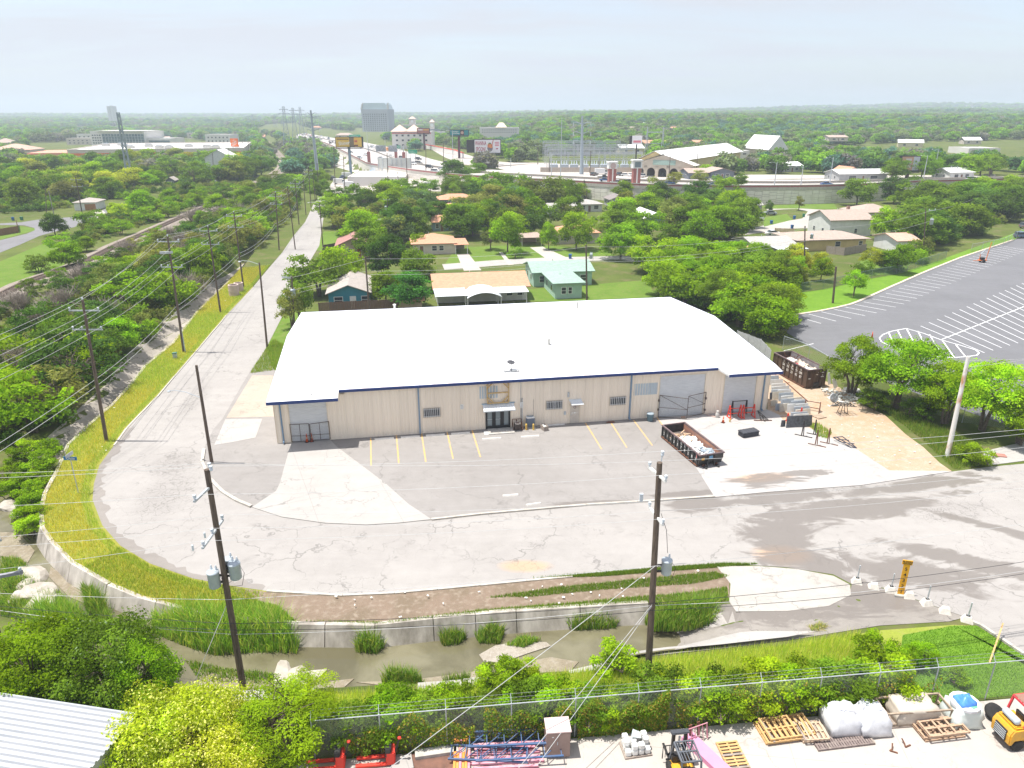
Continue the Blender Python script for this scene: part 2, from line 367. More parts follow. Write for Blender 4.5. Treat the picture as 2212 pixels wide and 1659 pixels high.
X,Y=np.meshgrid(ax,ay,indexing='ij');Z=height(X,Y)
def gridmesh(name,X,Y,Z,m):
    n,k=X.shape;me=bpy.data.meshes.new(name)
    co=np.stack([X,Y,Z],-1).reshape(-1,3)
    i=np.arange(n*k).reshape(n,k);q=np.stack([i[:-1,:-1],i[1:,:-1],i[1:,1:],i[:-1,1:]],-1).reshape(-1,4)
    npmesh(me,co,q);me.materials.append(m);return me
def npmesh(me,co,q):
    w=q.shape[1];me.vertices.add(len(co));me.vertices.foreach_set('co',co.astype(np.float32).ravel())
    me.loops.add(q.size);me.loops.foreach_set('vertex_index',q.astype(np.int32).ravel())
    me.polygons.add(len(q));me.polygons.foreach_set('loop_start',np.arange(0,q.size,w,dtype=np.int32));me.update(calc_edges=True)
GRASS=groundmat('rough_grass',[(.17,.2,.035),(.12,.17,.035),(.2,.16,.07)])
gm_ground=groundmat('ground_cover',[(.09,.12,.026),(.12,.15,.035),(.18,.15,.08)],sc=.05,fine=2.)
ground=link('ground',gridmesh('ground',X,Y,Z,gm_ground));struct(ground)
ground.data.polygons.foreach_set('use_smooth',[True]*len(ground.data.polygons))
def offs(line,d):
    out=[]
    for i,p in enumerate(line):
        e=(Vector(line[min(i+1,len(line)-1)])-Vector(line[max(i-1,0)]));e.z=0;e.normalize();out.append(Vector(p)+Vector((e.y,-e.x,0))*d)
    return out
def zset(l,z):return [Vector((p.x,p.y,z)) for p in l]
def drape(name,pts,m,dz=.01,step=3.,zf=None,parent=None):
    bm=bmesh.new();vs=[bm.verts.new((p[0],p[1],0)) for p in pts];f=bm.faces.new(vs)
    if f.normal.z<0:pass
    bmesh.ops.triangulate(bm,faces=bm.faces[:])
    xs=[p[0] for p in pts];ys=[p[1] for p in pts]
    if step:
        for a,lo,hi in ((0,min(xs),max(xs)),(1,min(ys),max(ys))):
            v=math.ceil(lo/step)*step
            while v<hi:
                co=[0,0,0];no=[0,0,0];co[a]=v;no[a]=1
                bmesh.ops.bisect_plane(bm,geom=bm.verts[:]+bm.edges[:]+bm.faces[:],plane_co=co,plane_no=no,dist=1e-5);v+=step
    P=np.array([v.co[:2] for v in bm.verts]);H=height(P[:,0].copy(),P[:,1].copy()) if zf is None else zf(P[:,0],P[:,1])
    for v,h in zip(bm.verts,H):v.co.z=h+dz
    bmesh.ops.recalc_face_normals(bm,faces=bm.faces)
    if sum(f.normal.z for f in bm.faces)<0:bmesh.ops.reverse_faces(bm,faces=bm.faces)
    me=bpy.data.meshes.new(name);bm.to_mesh(me);bm.free();me.materials.append(m);return link(name,me,parent)
def flat(name,pts,m,z,parent=None,bottom=-.06):
    o=M().prism(pts,bottom,z).put(name,m,parent);return fixn(o)
# ---------------------------------------------------------------- streets, lots
ROAD_OUT=[(690,424),(678,440),(659,480),(633,511),(610,545),(586,573),(547,620),(490,680),(411,774),(339,857),(273,925),(247,962),(215,1005),(203,1045),(200,1080),(221,1135),(260,1179),
            (325,1218),(417,1250),(500,1266),(576,1277),(740,1286),(852,1281),(1037,1264),(1237,1245),(1423,1225),(1560,1217),(1700,1226),(1800,1241),(1840,1262),(1850,1289),(1905,1269),(2085,1333),(2117,1351),(2212,1414),(2330,1500),(2520,1640),(3500,1560),(3500,900)]
ROAD_IN=[(2560,960),(2350,990),(2212,1002),(2134,1009),(2057,1019),(1861,1049),(1659,1064),(1555,1074),(1432,1082),(1266,1092),(1037,1112),(932,1124),(792,1134),(701,1130),(609,1117),(543,1096),
           (482,1065),(453,1036),(437,1000),(441,970),(460,930),(482,904),(516,844),(536,810),(573,756),(609,685),(640,610),(672,560),(690,530),(701,456),(724,424)]
wet=[(24,57.5,8,2.6,.15),(27,54,9,2.2,.2),(21.5,50,3.6,4.5,0),(33,55,9,1.5,.3),(37,58.5,9,1.6,.25),(19,55.5,6,1.6,.1),(28,45.5,9,2.4,-.25),(36,46,9,1.3,-.5),(22.5,44,6,2.5,0),(42,50,10,.9,-.6)]
road=flat('road',GP(ROAD_OUT+ROAD_IN),pavement('old_concrete_road',(.345,.325,.308),(.282,.264,.25),crack=.42,wet=wet,crack_sc=.16,stain_amt=.25,
            rust=[(1,46,2.2,.9,0),(21,47.5,2.5,1.5,0)],allig=[(-31,57,3,5.5,.15),(-33,63,2.5,4,.1),(30,58,4,1.5,.2),(38,54,5,2,.2),(-38,80,1.6,6,.1)]),.02);struct(road)
PAVE=pavement('lot_asphalt',(.285,.267,.254),(.228,.212,.2),crack=.3,stain_amt=.5,crack_sc=.12,wet=[(16,57,5,.5,.1),(8,55.5,5,.4,.1)])
LIGHTC=pavement('light_concrete',(.39,.372,.352),(.335,.315,.296),crack=.45,stain_amt=.3,crack_sc=.1,joints=(6.5,-.42))
INLOT=ROAD_IN[4:24]
BL0=[(590,812),(600,960),(1650,885),(1690,860)]
lot=flat('parking_lot',GP(ROAD_IN[6:25]+[(592,800),(640,820),(700,900),(1440,880),(1450,905),(1480,930)]),PAVE,.07);struct(lot)
dw=flat('driveway',GZ('J',[(425,572),(745,552),(800,612),(980,747),(1200,912),(1400,1092),(1588,1217)])+GP([(860,1131),(792,1135),(701,1131),(609,1118),(545,1097)])+GZ('J',[(300,982),(330,920),(380,742)]),LIGHTC,.085);struct(dw)
dw2=flat('driveway',GP([(463,963),(500,957),(552,947),(567,906),(487,907)]),LIGHTC,.088);struct(dw2)
dw3=flat('driveway',GP([(489,904),(592,901),(594,860),(600,815),(585,812),(545,812)]),pavement('stained_concrete',(.42,.36,.3),(.33,.28,.23),crack=.5,joints=(4,.4),stain_amt=.5),.08);struct(dw3)
apron=flat('concrete_yard',[gz('K',1340,546),gz('K',1405,625),gz('K',1640,932),gz('K',1770,1140)]+[gz('L',350,1062),gz('L',1030,1012),gz('L',1690,912),gz('L',1230,905),gz('L',980,742),gz('L',820,672),gz('L',640,592),gz('L',500,592),gz('L',430,500),gz('L',352,466),gz('L',300,440),gz('K',1700,480)],
             pavement('yard_concrete',(.42,.40,.385),(.36,.34,.325),crack=.3,stain_amt=.3,joints=(5.2,-.25),crack_sc=.1,wet=[(24,59.5,4.5,1.4,.15),(28,61,3,.9,.2)],rust=[(23.5,60,3.5,1.0,.15)]),.08);struct(apron)
gravel=flat('gravel_yard',GZ('L',[(1690,912),(1600,850),(1480,735),(1350,640),(1200,500),(990,405),(930,330),(850,290),(760,250),(640,200),(520,130),(380,160),(345,262),(345,466),(430,500),(500,592),(640,592),(820,672),(980,742),(1230,905)]),
              groundmat('tan_gravel',[(.45,.315,.21),(.47,.36,.265),(.5,.43,.36)],sc=.25,fine=9),.05);struct(gravel)
ASPH=pavement('new_asphalt',(.165,.165,.175),(.135,.135,.143),crack=0,stain_amt=.25,stains=(.2,.2,.21))
PL_IN=GZ('H',[(420,575),(440,560),(560,545),(720,520),(850,495),(950,470),(1010,448),(1050,430),(1150,385),(1250,340),(1500,230),(1750,130),(2130,2),(2500,-130)])
plot=flat('asphalt_parking_lot',PL_IN+GP([(2900,520),(2700,900),(2300,960),(2212,930),(2120,900),(1980,850),(1850,800),(1740,745),(1690,712)]),ASPH,.03);struct(plot)
LAWN=groundmat('mown_lawn',[(.13,.25,.022),(.155,.28,.028),(.10,.2,.025)],sc=.3,fine=8)
lawn=drape('lawn',PL_IN[1:]+GZ('H',[(2450,-190),(2212,-75),(1830,62),(1580,155),(1300,245),(1100,280),(750,360),(455,400),(300,440),(300,520)]),LAWN,.02,8);struct(lawn)
YEL=mat('yellow_marking',(.62,.36,.11),(.42,.33,.24),2.5,lo=.3,hi=.6);WMARK=mat('white_marking',(.82,.82,.82),(.66,.66,.68),4)
def stripe(p,q,w,z,m,parent,name):
    p,q=Vector(p[:2]),Vector(q[:2]);d=(q-p).normalized();n=Vector((-d.y,d.x))*w/2
    return M().sheet([(p+n).to_3d()+Vector((0,0,z)),(q+n).to_3d()+Vector((0,0,z)),(q-n).to_3d()+Vector((0,0,z)),(p-n).to_3d()+Vector((0,0,z))][::-1]).put(name,m,parent)
for a,b in [((1085,540),(1088,770)),((1298,520),(1318,752)),((1507,505),(1542,740)),((1718,490),(1768,715)),((1925,475),(1995,700))]:
    stripe(gz('J',*a),gz('J',*b),.14,.075,YEL,lot,'stall_line')
for a,b in [((795,578),(917,778)),((988,578),(1107,765)),((1158,558),(1300,750))]:
    stripe(gz('K',*a),gz('K',*b),.14,.075,YEL,lot,'stall_line')
stripe(gz('K',1335,540),gz('K',1378,600),.14,.09,YEL,apron,'stall_line')
# stall lines of the big asphalt lot
P0,P1=gz('H',450,577),gz('H',630,625);K1=gz('H',1210,390);K2=gz('H',1750,132)
for i,(a,b) in enumerate([((450,577),(630,625)),((545,555),(735,608)),((645,540),(845,592)),((735,523),(955,573)),((830,505),(1055,552)),((905,488),(1140,532)),((980,470),(1210,513)),((1045,452),(1280,490))]):
    stripe(gz('H',*a),gz('H',*b),.12,.036,WMARK,plot,'stall_line')
s0,e0=gz('H',1110,430),gz('H',1340,467);s1,e1=gz('H',1750,160),gz('H',1955,198);n_=16
for i in range(n_+11):
    t_=i/n_;stripe(s0.lerp(s1,t_),e0.lerp(e1,t_),.12,.036,WMARK,plot,'stall_line')
u0,u1,w0,w1=gz('H',1460,627),gz('H',2030,385),gz('H',1925,822),gz('H',2550,640)
for i in range(18):
    t_=i/11;a=u0.lerp(u1,t_);b=w0.lerp(w1,t_);stripe(a,b,.12,.036,WMARK,plot,'stall_line')
stripe(gz('H',1607,728),gz('H',2700,290),.16,.040,WMARK,plot,'stall_line')
isl=GZ('H',[(1607,728),(1480,680),(1355,645),(1250,665),(1185,690),(1160,715),(1175,742),(1230,770),(1330,800),(1450,830),(1560,850),(1700,857),(1800,850),(1870,840),(1885,822),(1860,802),(1740,765),(1625,733)])
for a,b in zip(isl,isl[1:]+isl[:1]):stripe(a,b,.18,.044,WMARK,plot,'island_line')
for a,b in [((1225,670),(1275,785)),((1292,657),(1360,800)),((1357,647),(1455,825)),((1440,665),(1530,842)),((1525,690),(1625,855)),((1620,735),(1705,856)),((1715,762),(1785,850))]:
    stripe(gz('H',*a),gz('H',*b),.18,.048,WMARK,plot,'hatch_line')
for a,b in [((480,728),(575,708)),((465,808),(680,755))]:stripe(gz('H',*a),gz('H',*b),.12,.036,WMARK,plot,'stall_line')
# kerbs: each block between the joints is a stone of its own
KERB=mat('kerb_concrete',(.5,.47,.42),(.38,.35,.31),2);KERBB=mat('tan_kerb',(.62,.54,.43),(.5,.43,.34),2)
def kerb(name,label,pts,w=.22,h=.16,seg=3.,m=KERB,gap=.03):
    t=thing(name,label,'kerb',(0,0,0));ps=[Vector((p[0],p[1],0)) for p in pts];run=[]
    for a,b in zip(ps[:-1],ps[1:]):
        k=max(1,round((b-a).length/seg));run+=[a.lerp(b,i/k) for i in range(k)]
    run.append(ps[-1])
    for a,b in zip(run[:-1],run[1:]):
        d=(b-a);l=d.length;an=math.atan2(d.y,d.x)
        M().box(-l/2+gap/2,-w/2,-.05,l/2-gap/2,w/2,h).put('kerb_stone',m,t,loc=(a+b)/2,rz=an+rnd.uniform(-.012,.012))
    return t
kerb('kerb','whitish kerb stones along the front edge of the parking lot',GP([(932,1124),(1037,1112),(1266,1092),(1432,1082),(1544,1074)]),seg=2.6)
kerb('kerb','curved row of short kerb stones round the lot corner by the leaning dark pole',GP([(441,972),(437,1000),(453,1036),(482,1065),(512,1083),(543,1096)]),seg=1.1,w=.3,h=.2)
kerb('kerb','long tan kerb between bright lawn and asphalt parking lot',[p for p in PL_IN[1:-1]],w=.5,h=.15,seg=8,m=KERBB,gap=.0)
kerb('kerb','low pale kerb along the road above the brown soil strip',GP([(576,1278),(740,1287),(852,1282),(1037,1265),(1237,1246)]),w=.2,h=.1,seg=4)
kerb('kerb','kerb at the road edge of the lawn corner beside the flood crossing',GP([(2095,1343),(2117,1352),(2212,1415),(2290,1470)]),seg=3)
kerb('kerb','pale kerb beside the street at the foot of the grassy verge',GP([(490,681),(411,775),(339,858),(273,926),(247,963)]),seg=6,w=.18,h=.09)
er=GP(ROAD_OUT[10:21]);ew=[]
for a,b in zip(er[:-1],er[1:]):ew+=[a.lerp(b,i/8) for i in range(8)]
ei=[p+(q-p)*(.35+.65*rnd.random()) for p,q in zip(ew,offs(ew,-1.1))]
struct(fixn(M().strip(zset(ew,.028),zset(ei,.028)).put('road_edge',pavement('gritty_edge',(.27,.245,.225),(.2,.18,.165),crack=0,stain_amt=.5))))
for q_ in ([(430,1452),(560,1468),(640,1478),(700,1474),(765,1466),(740,1488),(560,1502),(430,1485)],[(770,1474),(880,1470),(1000,1455),(1100,1436),(1190,1420),(1250,1430),(1230,1452),(1100,1470),(900,1490)],[(0,1150),(40,1150),(75,1190),(60,1215),(0,1200)],[(110,1225),(170,1262),(230,1300),(200,1310),(150,1290),(105,1245)]):struct(fixn(M().prism(GP(q_,-1.3),-1.7,-1.3+.02*len(q_)/8).put('mud_flat',MT['creek_mud'] if 'creek_mud' in MT else MT.setdefault('creek_mud',groundmat('creek_mud',[(.25,.21,.15),(.31,.27,.2),(.36,.32,.27)],sc=.5,fine=7)))))
gb=fixn(M().prism(GP([(1035,1415),(1070,1395),(1125,1386),(1180,1388),(1190,1396),(1140,1412),(1085,1432),(1045,1430)],-1.3),-1.6,-1.26).put('gravel_bar',groundmat('creek_gravel',[(.33,.29,.24),(.4,.36,.31),(.45,.41,.37)],sc=.8,fine=9)));struct(gb)
# ---------------------------------------------------------------- verge, soil, slabs by the creek
VERGE=groundmat('yellowing_verge',[(.29,.28,.05),(.25,.265,.05),(.17,.22,.04),(.3,.23,.14)],sc=.12,fine=7)
SOIL=groundmat('brown_soil',[(.24,.18,.135),(.2,.155,.11),(.36,.3,.24)],sc=.4,fine=8)
ia,ro=[p for p in WALL_A],GP(ROAD_OUT[6:22])
vg=drape('grass_verge',[ro[i] for i in range(len(ro))]+[p for p in WALL_A[2:23]][::-1],VERGE,.012,0,zf=lambda x,y:np.zeros(len(x)));struct(vg)
soil=drape('soil_strip',GP([(500,1268),(576,1279),(740,1288),(852,1283),(1037,1266),(1237,1247),(1423,1227),(1545,1219),(1575,1240),(1575,1300),(1480,1302),(1346,1305),(1157,1317),(1071,1324),(935,1337),(810,1351),(649,1349),(540,1320)]),SOIL,.016,0,zf=lambda x,y:np.zeros(len(x)));struct(soil)
slab=flat('creek_apron',GP([(1548,1224),(1640,1224),(1720,1230),(1800,1245),(1836,1264),(1838,1286),(1790,1310),(1700,1321),(1590,1322),(1575,1300),(1578,1262)]),pavement('pale_slab',(.41,.388,.36),(.33,.305,.275),crack=.5,stain_amt=.6),.05,bottom=-1);struct(slab)
WETC=pavement('wet_channel_concrete',(.3,.275,.25),(.22,.2,.18),crack=.6,stain_amt=.4,wet=[(17,41,11,2.,0),(27,42.5,7,2.6,0.1),(24,44,5,1.5,0)])
fl=drape('channel_floor',GP([(1480,1308),(1580,1305),(1700,1318),(1785,1308),(1835,1286),(1840,1262),(1905,1271),(2085,1334),(2050,1343),(1900,1352),(1700,1384),(1560,1401),(1400,1418),(1330,1400),(1400,1350)]),WETC,.03,.8);struct(fl)
fl2=drape('channel_floor',[p for p in WALL_A[1:11]]+[p for p in BANK_B[1:8]][::-1],pavement('stained_channel',(.4,.36,.32),(.25,.225,.19),crack=.7,stain_amt=.7,joints=(5,.6)),.03,1.);struct(fl2)
sl2=drape('creek_slab',GP([(1352,1424),(1385,1395),(1470,1377),(1600,1368),(1690,1371),(1760,1372),(1700,1384),(1560,1400),(1440,1411)]),LIGHTC,.32,1.);struct(sl2)
# water
m,t,b=base('murky_water');v=pos(t);b.inputs['Roughness'].default_value=.06;b.inputs['Specular IOR Level'].default_value=.5
L(t,ramp2(t,mrange(t,noise(t,v,.22,5,.6,.5),.38,.62),(.1,.09,.05),(.18,.165,.105)),b.inputs['Base Color'])
bp=N(t,'ShaderNodeBump',i_Strength=.08,i_Distance=.03);L(t,noise(t,v,2.5,4),bp.inputs['Height']);L(t,bp.outputs[0],b.inputs['Normal'])
WATER=m
wp=[p for p in WALL_A]+GP([(1480,1302),(1560,1400)])+[p for p in BANK_B[:26]][::-1]
water=drape('creek_water',wp,WATER,-1.33,0,zf=lambda x,y:np.zeros(len(x)));struct(water)
# channel wall in poured panels
CWALL=mat('creek_wall_concrete',(.52,.475,.43),(.24,.215,.185),.8,det=8,bump=.3,stretch=(1,1,.35))
cw=thing('channel_wall','long curved grey concrete retaining wall along the creek','wall',(0,0,0))
wl=[Vector((p.x,p.y,0)) for p in WALL_A];run=[wl[3]]
for a,b in zip(wl[3:-1],wl[4:]):
    k=max(1,round((b-a).length/1.5));run+=[a.lerp(b,(i+1)/k) for i in range(k)]
def nrm(i):
    d=(run[min(i+1,len(run)-1)]-run[max(i-1,0)]).normalized();return Vector((d.y,-d.x,0))
i=0
while i<len(run)-1:
    j=min(i+rnd.choice((2,3,3,4)),len(run)-1);mm=M();h=rnd.uniform(.05,.11)
    prof=[(-.22,-.3),(-.22,h),(.12,h),(.85,-1.9),(.3,-1.9)];o=0
    for k in range(i,j+1):
        n=nrm(k);p=run[k]
        if k==i:p=p+(run[k+1]-p)*.025
        if k==j:p=p+(run[k-1]-p)*.012
        mm.v+=[tuple(p+n*a+Vector((0,0,z))) for a,z in prof]
    for k in range(j-i):
        for e in range(5):mm.f.append([k*5+e,k*5+(e+1)%5,(k+1)*5+(e+1)%5,(k+1)*5+e])
    mm.f+=[[0,1,2,3,4],[(j-i)*5+e for e in (4,3,2,1,0)]]
    fixn(mm.put('wall_panel',CWALL,cw));i=j
bk=thing('bank_edge','broken pale concrete edge along the near bank of the creek','kerb',(0,0,0))
ps=BANK_B[18:27]
for a,b in zip(ps[:-1],ps[1:]):
    k=max(1,round((b-a).length/2.4))
    for i in range(k):
        p,q=a.lerp(b,(i+.02)/k),a.lerp(b,(i+.97)/k);d=q-p;mid=(p+q)/2
        if rnd.random()<.2:continue
        M().box(-d.length/2,-.5,-.4,d.length/2,.3,.06).put('edge_block',LIGHTC,bk,loc=(mid.x,mid.y,rnd.uniform(-.05,.03)),rz=math.atan2(d.y,d.x)+rnd.uniform(-.03,.03))
# yard in front, far street, railway
yard=flat('storage_yard',[Vector((x,31.05+(x-13.25)*.111,0)) for x in (-11,-5,5,15,25,42)]+GP([(2900,1800),(2000,2200),(300,2200),(380,1760)]),pavement('dusty_yard',(.46,.42,.385),(.38,.345,.31),crack=.3,stain_amt=.4,joints=(6,.1),rust=[(1.5,30.5,1,1.4,.5),(4,31,.8,.8,0),(9,32,.7,.9,.2)]),.05);struct(yard)
STREET=pavement('grey_street',(.2,.195,.205),(.16,.155,.16),crack=.3,stain_amt=.2)
st=drape('street',GZ('A',[(-300,1480),(0,1345),(180,1272),(330,1205),(480,1165),(620,1132),(760,1085),(850,1042),(905,1010),(955,988),(880,978),(780,1022),(640,1045),(520,1055),(340,1066),(180,1092),(0,1102),(-300,1120),(-300,1135),(0,1115),(200,1118),(285,1140),(290,1158),(220,1188),(0,1242),(-300,1370)]),STREET,.03,0);struct(st)
st2=drape('street',GZ('A',[(1330,830),(1500,800),(1700,790),(1820,760),(1900,700),(1860,690),(1790,730),(1690,770),(1500,785),(1340,810)]),STREET,.03,0);struct(st2)
st3=drape('street',GP([(960,583),(1075,574),(1190,566),(1340,562),(1500,575),(1500,568),(1345,553),(1190,556),(1072,562),(955,571)]),pavement('house_street',(.4,.375,.355),(.33,.31,.29),crack=.4),.03,0);struct(st3)
st4=drape('street',GZ('D',[(180,1050),(230,1000),(420,960),(600,930),(640,880),(560,860),(340,870),(340,860),(600,858),(980,880),(970,905),(830,905),(700,960),(650,1000),(520,1005),(400,1020)]),pavement('court_concrete',(.42,.385,.35),(.35,.32,.29),crack=.3),.03,0);struct(st4)
TRK=GP([(-160,720),(-60,670),(0,640),(65,608),(182,567),(260,527),(326,499),(378,476),(430,454),(490,425),(540,402),(580,383),(600,371),(612,360),(614,350),(604,336),(588,318),(572,302),(561,289),(552,280)],.4)
BALL=groundmat('ballast',[(.27,.23,.195),(.31,.27,.235),(.22,.17,.135)],sc=.5,fine=5)
bal=M();o4,o2,i2,i4=[zset(offs(TRK,d),z) for d,z in ((-4.2,.0),(-1.9,.5),(1.9,.5),(3.6,0))]
bal.strip(o4,o2).strip(o2,i2).strip(i2,i4);bo=bal.put('railway_bed',BALL);fixn(bo);struct(bo)
RAILM=mat('rail_steel',(.22,.16,.13),(.13,.09,.07),3,rough=.5)
for d in (-.72,.72):M().path(zset(offs(TRK,d),.74),.09,4).put('rail',RAILM,bo)
tm=M()
for a,b in zip(TRK[:9],TRK[1:10]):
    d=(b-a);k=int(d.length/.65);an=math.atan2(d.y,d.x)
    for i in range(k):p=a.lerp(b,(i+.5)/k);tm.cb(p.x,p.y,.56,.24,2.6,.2,an)
struct(tm.put('sleepers',mat('sleeper_wood',(.2,.15,.12),(.11,.08,.06),2),bo),'stuff')
# ================================================================ warehouse
WA=R(9.6);WO=Vector((-24.3,67.5,.07))
WH=thing('warehouse','large beige metal warehouse with white low-pitched roof and navy trim','warehouse',WO,WA)
def wl2(x,y,z=0):return WO+Vector((x*math.cos(WA)-y*math.sin(WA),x*math.sin(WA)+y*math.cos(WA),z))
BEIGE=mat('beige_siding',(.87,.765,.64),(.8,.7,.585),.5,rough=.6,rnd_=.03,stretch=(2.2,2.2,.12),lo=.3,hi=.7)
BEIGE2=mat('cream_trim',(.74,.65,.52),(.66,.57,.45),1)
NAVY=mat('navy_trim',(.02,.045,.17),(.03,.06,.2),3,rough=.5)
SPOUT=mat('blue_grey_downspout',(.2,.3,.42),(.16,.24,.34),3,rough=.5)
PALEB=mat('pale_blue_patch',(.47,.53,.57),(.43,.49,.53),2)
ROOFW=mat('white_roof_membrane',(.84,.84,.83),(.74,.73,.71),.12,det=7,rough=.6,stretch=(.5,2,1),lo=.3,hi=.6)
DOORW=mat('white_roller_slat',(.66,.67,.68),(.58,.59,.61),1.5,rough=.5,stretch=(1,1,6))
def panel(x0,x1,z0,z1,name,parent,m=BEIGE,y=0,ribs=True):
    pr=[(x0,0)];w=x1-x0;k=max(1,round(w/.3))
    if ribs:
        for i in range(k):
            c=x0+(i+.5)*w/k;pr+=[(c-.05,0),(c-.025,-.03),(c+.025,-.03),(c+.05,0)]
    pr+=[(x1-.012,0),(x1-.006,.02)]
    vs=[(a,y+b_,z0) for a,b_ in pr]+[(a,y+b_,z1) for a,b_ in pr];n=len(pr)
    o=M().add(vs,[[i,i+1,n+i+1,n+i] for i in range(n-1)]).put(name,m,parent);return o
fw=M().box(0,.16,0,54.4,.3,5.2).put('front_wall',BEIGE2,WH)
OPEN=[(1.4,5.33,4.5),(21.75,24.45,2.4),(41.2,46.65,4.92),(48.85,52.85,4.6)]
x=0
while x<54.39:
    x1=min(x+.92,54.4)
    for o in OPEN:
        if x<o[0]-.05<x1:x1=o[0]
        if x<o[1]-.05<x1:x1=o[1]
    top=5.45 if 6.6<x<47.9 else 5.0
    zb=0.02
    for o in OPEN:
        if o[0]-.01<=x<o[1]-.01:zb=o[2]
    if top-zb>.05:panel(x,x1,zb,top+.08,'siding_panel',fw)
    x=x1
for nm,a in (('left_wall',[(0,.2),(0,31.3)]),('right_wall',[(54.4,.2),(54.4,31.3)])):
    xx=a[0][0];w=M();n=34;s_=-1 if xx==0 else 1;pr=[]
    for i in range(n*3):
        y=.05+i*(31.2/(n*3));zz=5.5+(6.75-5.5)*(1-abs(y-16)/16);pr.append((xx+(s_*.03 if i%3==1 else 0),y,zz))
    w.strip([(p[0],p[1],0) for p in pr],[(p[0],p[1],p[2]-.05) for p in pr]);w.put(nm,BEIGE,WH)
M().box(0,31.2,0,54.4,31.4,5.5).put('back_wall',BEIGE,WH)
# roof: two long membrane slopes and the two dropped canopies in front
rf=M();th=.12
front=[(-.25,-.35,5.66),(6.65,-.35,5.66),(47.6,-.35,5.66),(54.65,-.35,5.66),(54.65,16,6.9),(-.25,16,6.9)]
rf.add([(-.25,16,6.9),(54.65,16,6.9),(54.65,31.7,5.72),(-.25,31.7,5.72),(-.25,-.35,5.66),(54.65,-.35,5.66)],[(4,5,1,0),(0,1,2,3)])
rf.add([(-.25,16,6.78),(54.65,16,6.78),(54.65,31.7,5.6),(-.25,31.7,5.6),(-.25,-.35,5.54),(54.65,-.35,5.54)],[(5,4,0,1),(1,0,3,2)])
roof=rf.put('roof',ROOFW,WH)
cn=[]
for x0,x1,xs0,xs1 in ((-.25,6.65,-.25,6.65),(48.35,54.65,47.75,54.65)):
    z1=5.40;o=M().add([(x0,-2.0,z1),(x1,-2.0,z1),(xs1,-.352,5.664),(xs0,-.352,5.664),(x0,-2.0,z1-.1),(x1,-2.0,z1-.1),(xs1,-.352,5.56),(xs0,-.352,5.56)],
        [(0,1,2,3),(7,6,5,4),(0,4,5,1),(1,5,6,2),(3,7,4,0)]).put('canopy_roof',ROOFW,WH);fixn(o)
    f=M().box(x0-.02,-2.06,z1-.3,x1+.02,-2.003,z1+.03);f.put('fascia',NAVY,WH)
    for xx,s_ in ((x0,-1),(x1,1)):
        if xx in (x0,x1):
            xe=xs0 if s_<0 else xs1
            M().add([(xx,-2,z1-.24),(xe,-.36,5.42),(xe,-.36,5.68),(xx,-2,z1+.02)],[(0,1,2,3)]).put('canopy_end',WHITE if xx in (6.65,48.35) else NAVY,WH)
M().box(6.68,-.41,5.38,47.75,-.353,5.69).put('fascia',NAVY,WH)
M().box(6.68,-.5,5.60,47.75,-.413,5.68).put('gutter',NAVY,WH)
for xx in (-.25,54.65):
    M().add([(xx,-.35,5.46),(xx,16,6.7),(xx,31.7,5.52),(xx,31.7,5.76),(xx,16,6.94),(xx,-.35,5.70)],[(0,1,4,5),(1,2,3,4)]).put('rake_trim',NAVY,WH)
M().box(-.25,31.7,5.5,54.65,31.76,5.75).put('fascia',NAVY,WH)
def rz_(y):return 5.66+(6.9-5.66)*(y+.35)/16.35 if y<16 else 6.9-(y-16)/15.7*1.18
SEAM=mat('roof_seam',(.4,.4,.395),(.3,.3,.3),2)
for yy in (2.1,4.3,6.5,8.8,11.,13.4,18.5,21.2,24.0,26.8):
    M().box(-.2,yy,rz_(yy)-.01,54.6,yy+.05,rz_(yy)+.012).put('roof_seam',SEAM,roof)
M().box(-.2,15.85,6.87,54.6,16.15,6.93).put('ridge_cap',ROOFW,roof)
for xx,yy,l in ((11,.6,2.2),(4,-1.2,1.4),(30,9,2.3),(37,11.3,2.4),(33,19,2.4),(20,4.5,2)):
    M().box(xx,yy,rz_(yy)-.005,xx+.05,yy+l,rz_(yy+l*.5)+.04).put('roof_seam',SEAM,roof)
TAN=mat('rust_dust',(.66,.52,.36),(.78,.72,.63),2.2)
for x0,x1 in ((7.5,13.5),(16,19.5),(29,36)):M().add([(x0,-.33,5.666),(x1,-.33,5.666),(x1-.4,-.1,5.684),((x0+x1)/2,-.16,5.679),(x0+.5,-.12,5.682)],[(0,1,2,3,4)]).put('dust_stain',TAN,roof)
# cables lying on the roof
def roofcable(pts,r,m,name):
    P=[WH.matrix_world.inverted()@Vector((0,0,0))]
    loc=[]
    for k,a,b in pts:
        d=ray(*zo(k,a,b));n=Vector((-math.sin(WA),math.cos(WA)))
        best=None
        for yy in np.linspace(-.3,31.5,300):
            tt=(yy+WO.x*n.x+WO.y*n.y)/(d.x*n.x+d.y*n.y);p=d*tt;zz=HC+p.z-WO.z;e=abs(zz-rz_(yy))
            if best is None or e<best[0]:best=(e,(p.x-WO.x)*math.cos(WA)+(p.y-WO.y)*math.sin(WA),yy)
        loc.append((best[1],best[2],rz_(best[2])+.03))
    return M().path(loc,r,5).put(name,m,WH)
GREYC=mat('grey_cable',(.2,.185,.175),(.15,.14,.13))
roofcable([('F',1120,372),('F',1085,410),('F',1085,440),('F',1130,480),('F',1230,530),('F',1330,620),('F',1480,705),('F',1600,770),('F',1750,845),('F',1900,905),('F',2040,945)],.022,GREYC,'roof_cable')
roofcable([('G',655,272),('G',560,300),('G',470,340),('G',400,390),('G',345,450),('G',320,530),('G',303,620),('G',300,700),('G',300,760),('G',296,830)],.02,GREYC,'roof_cable')
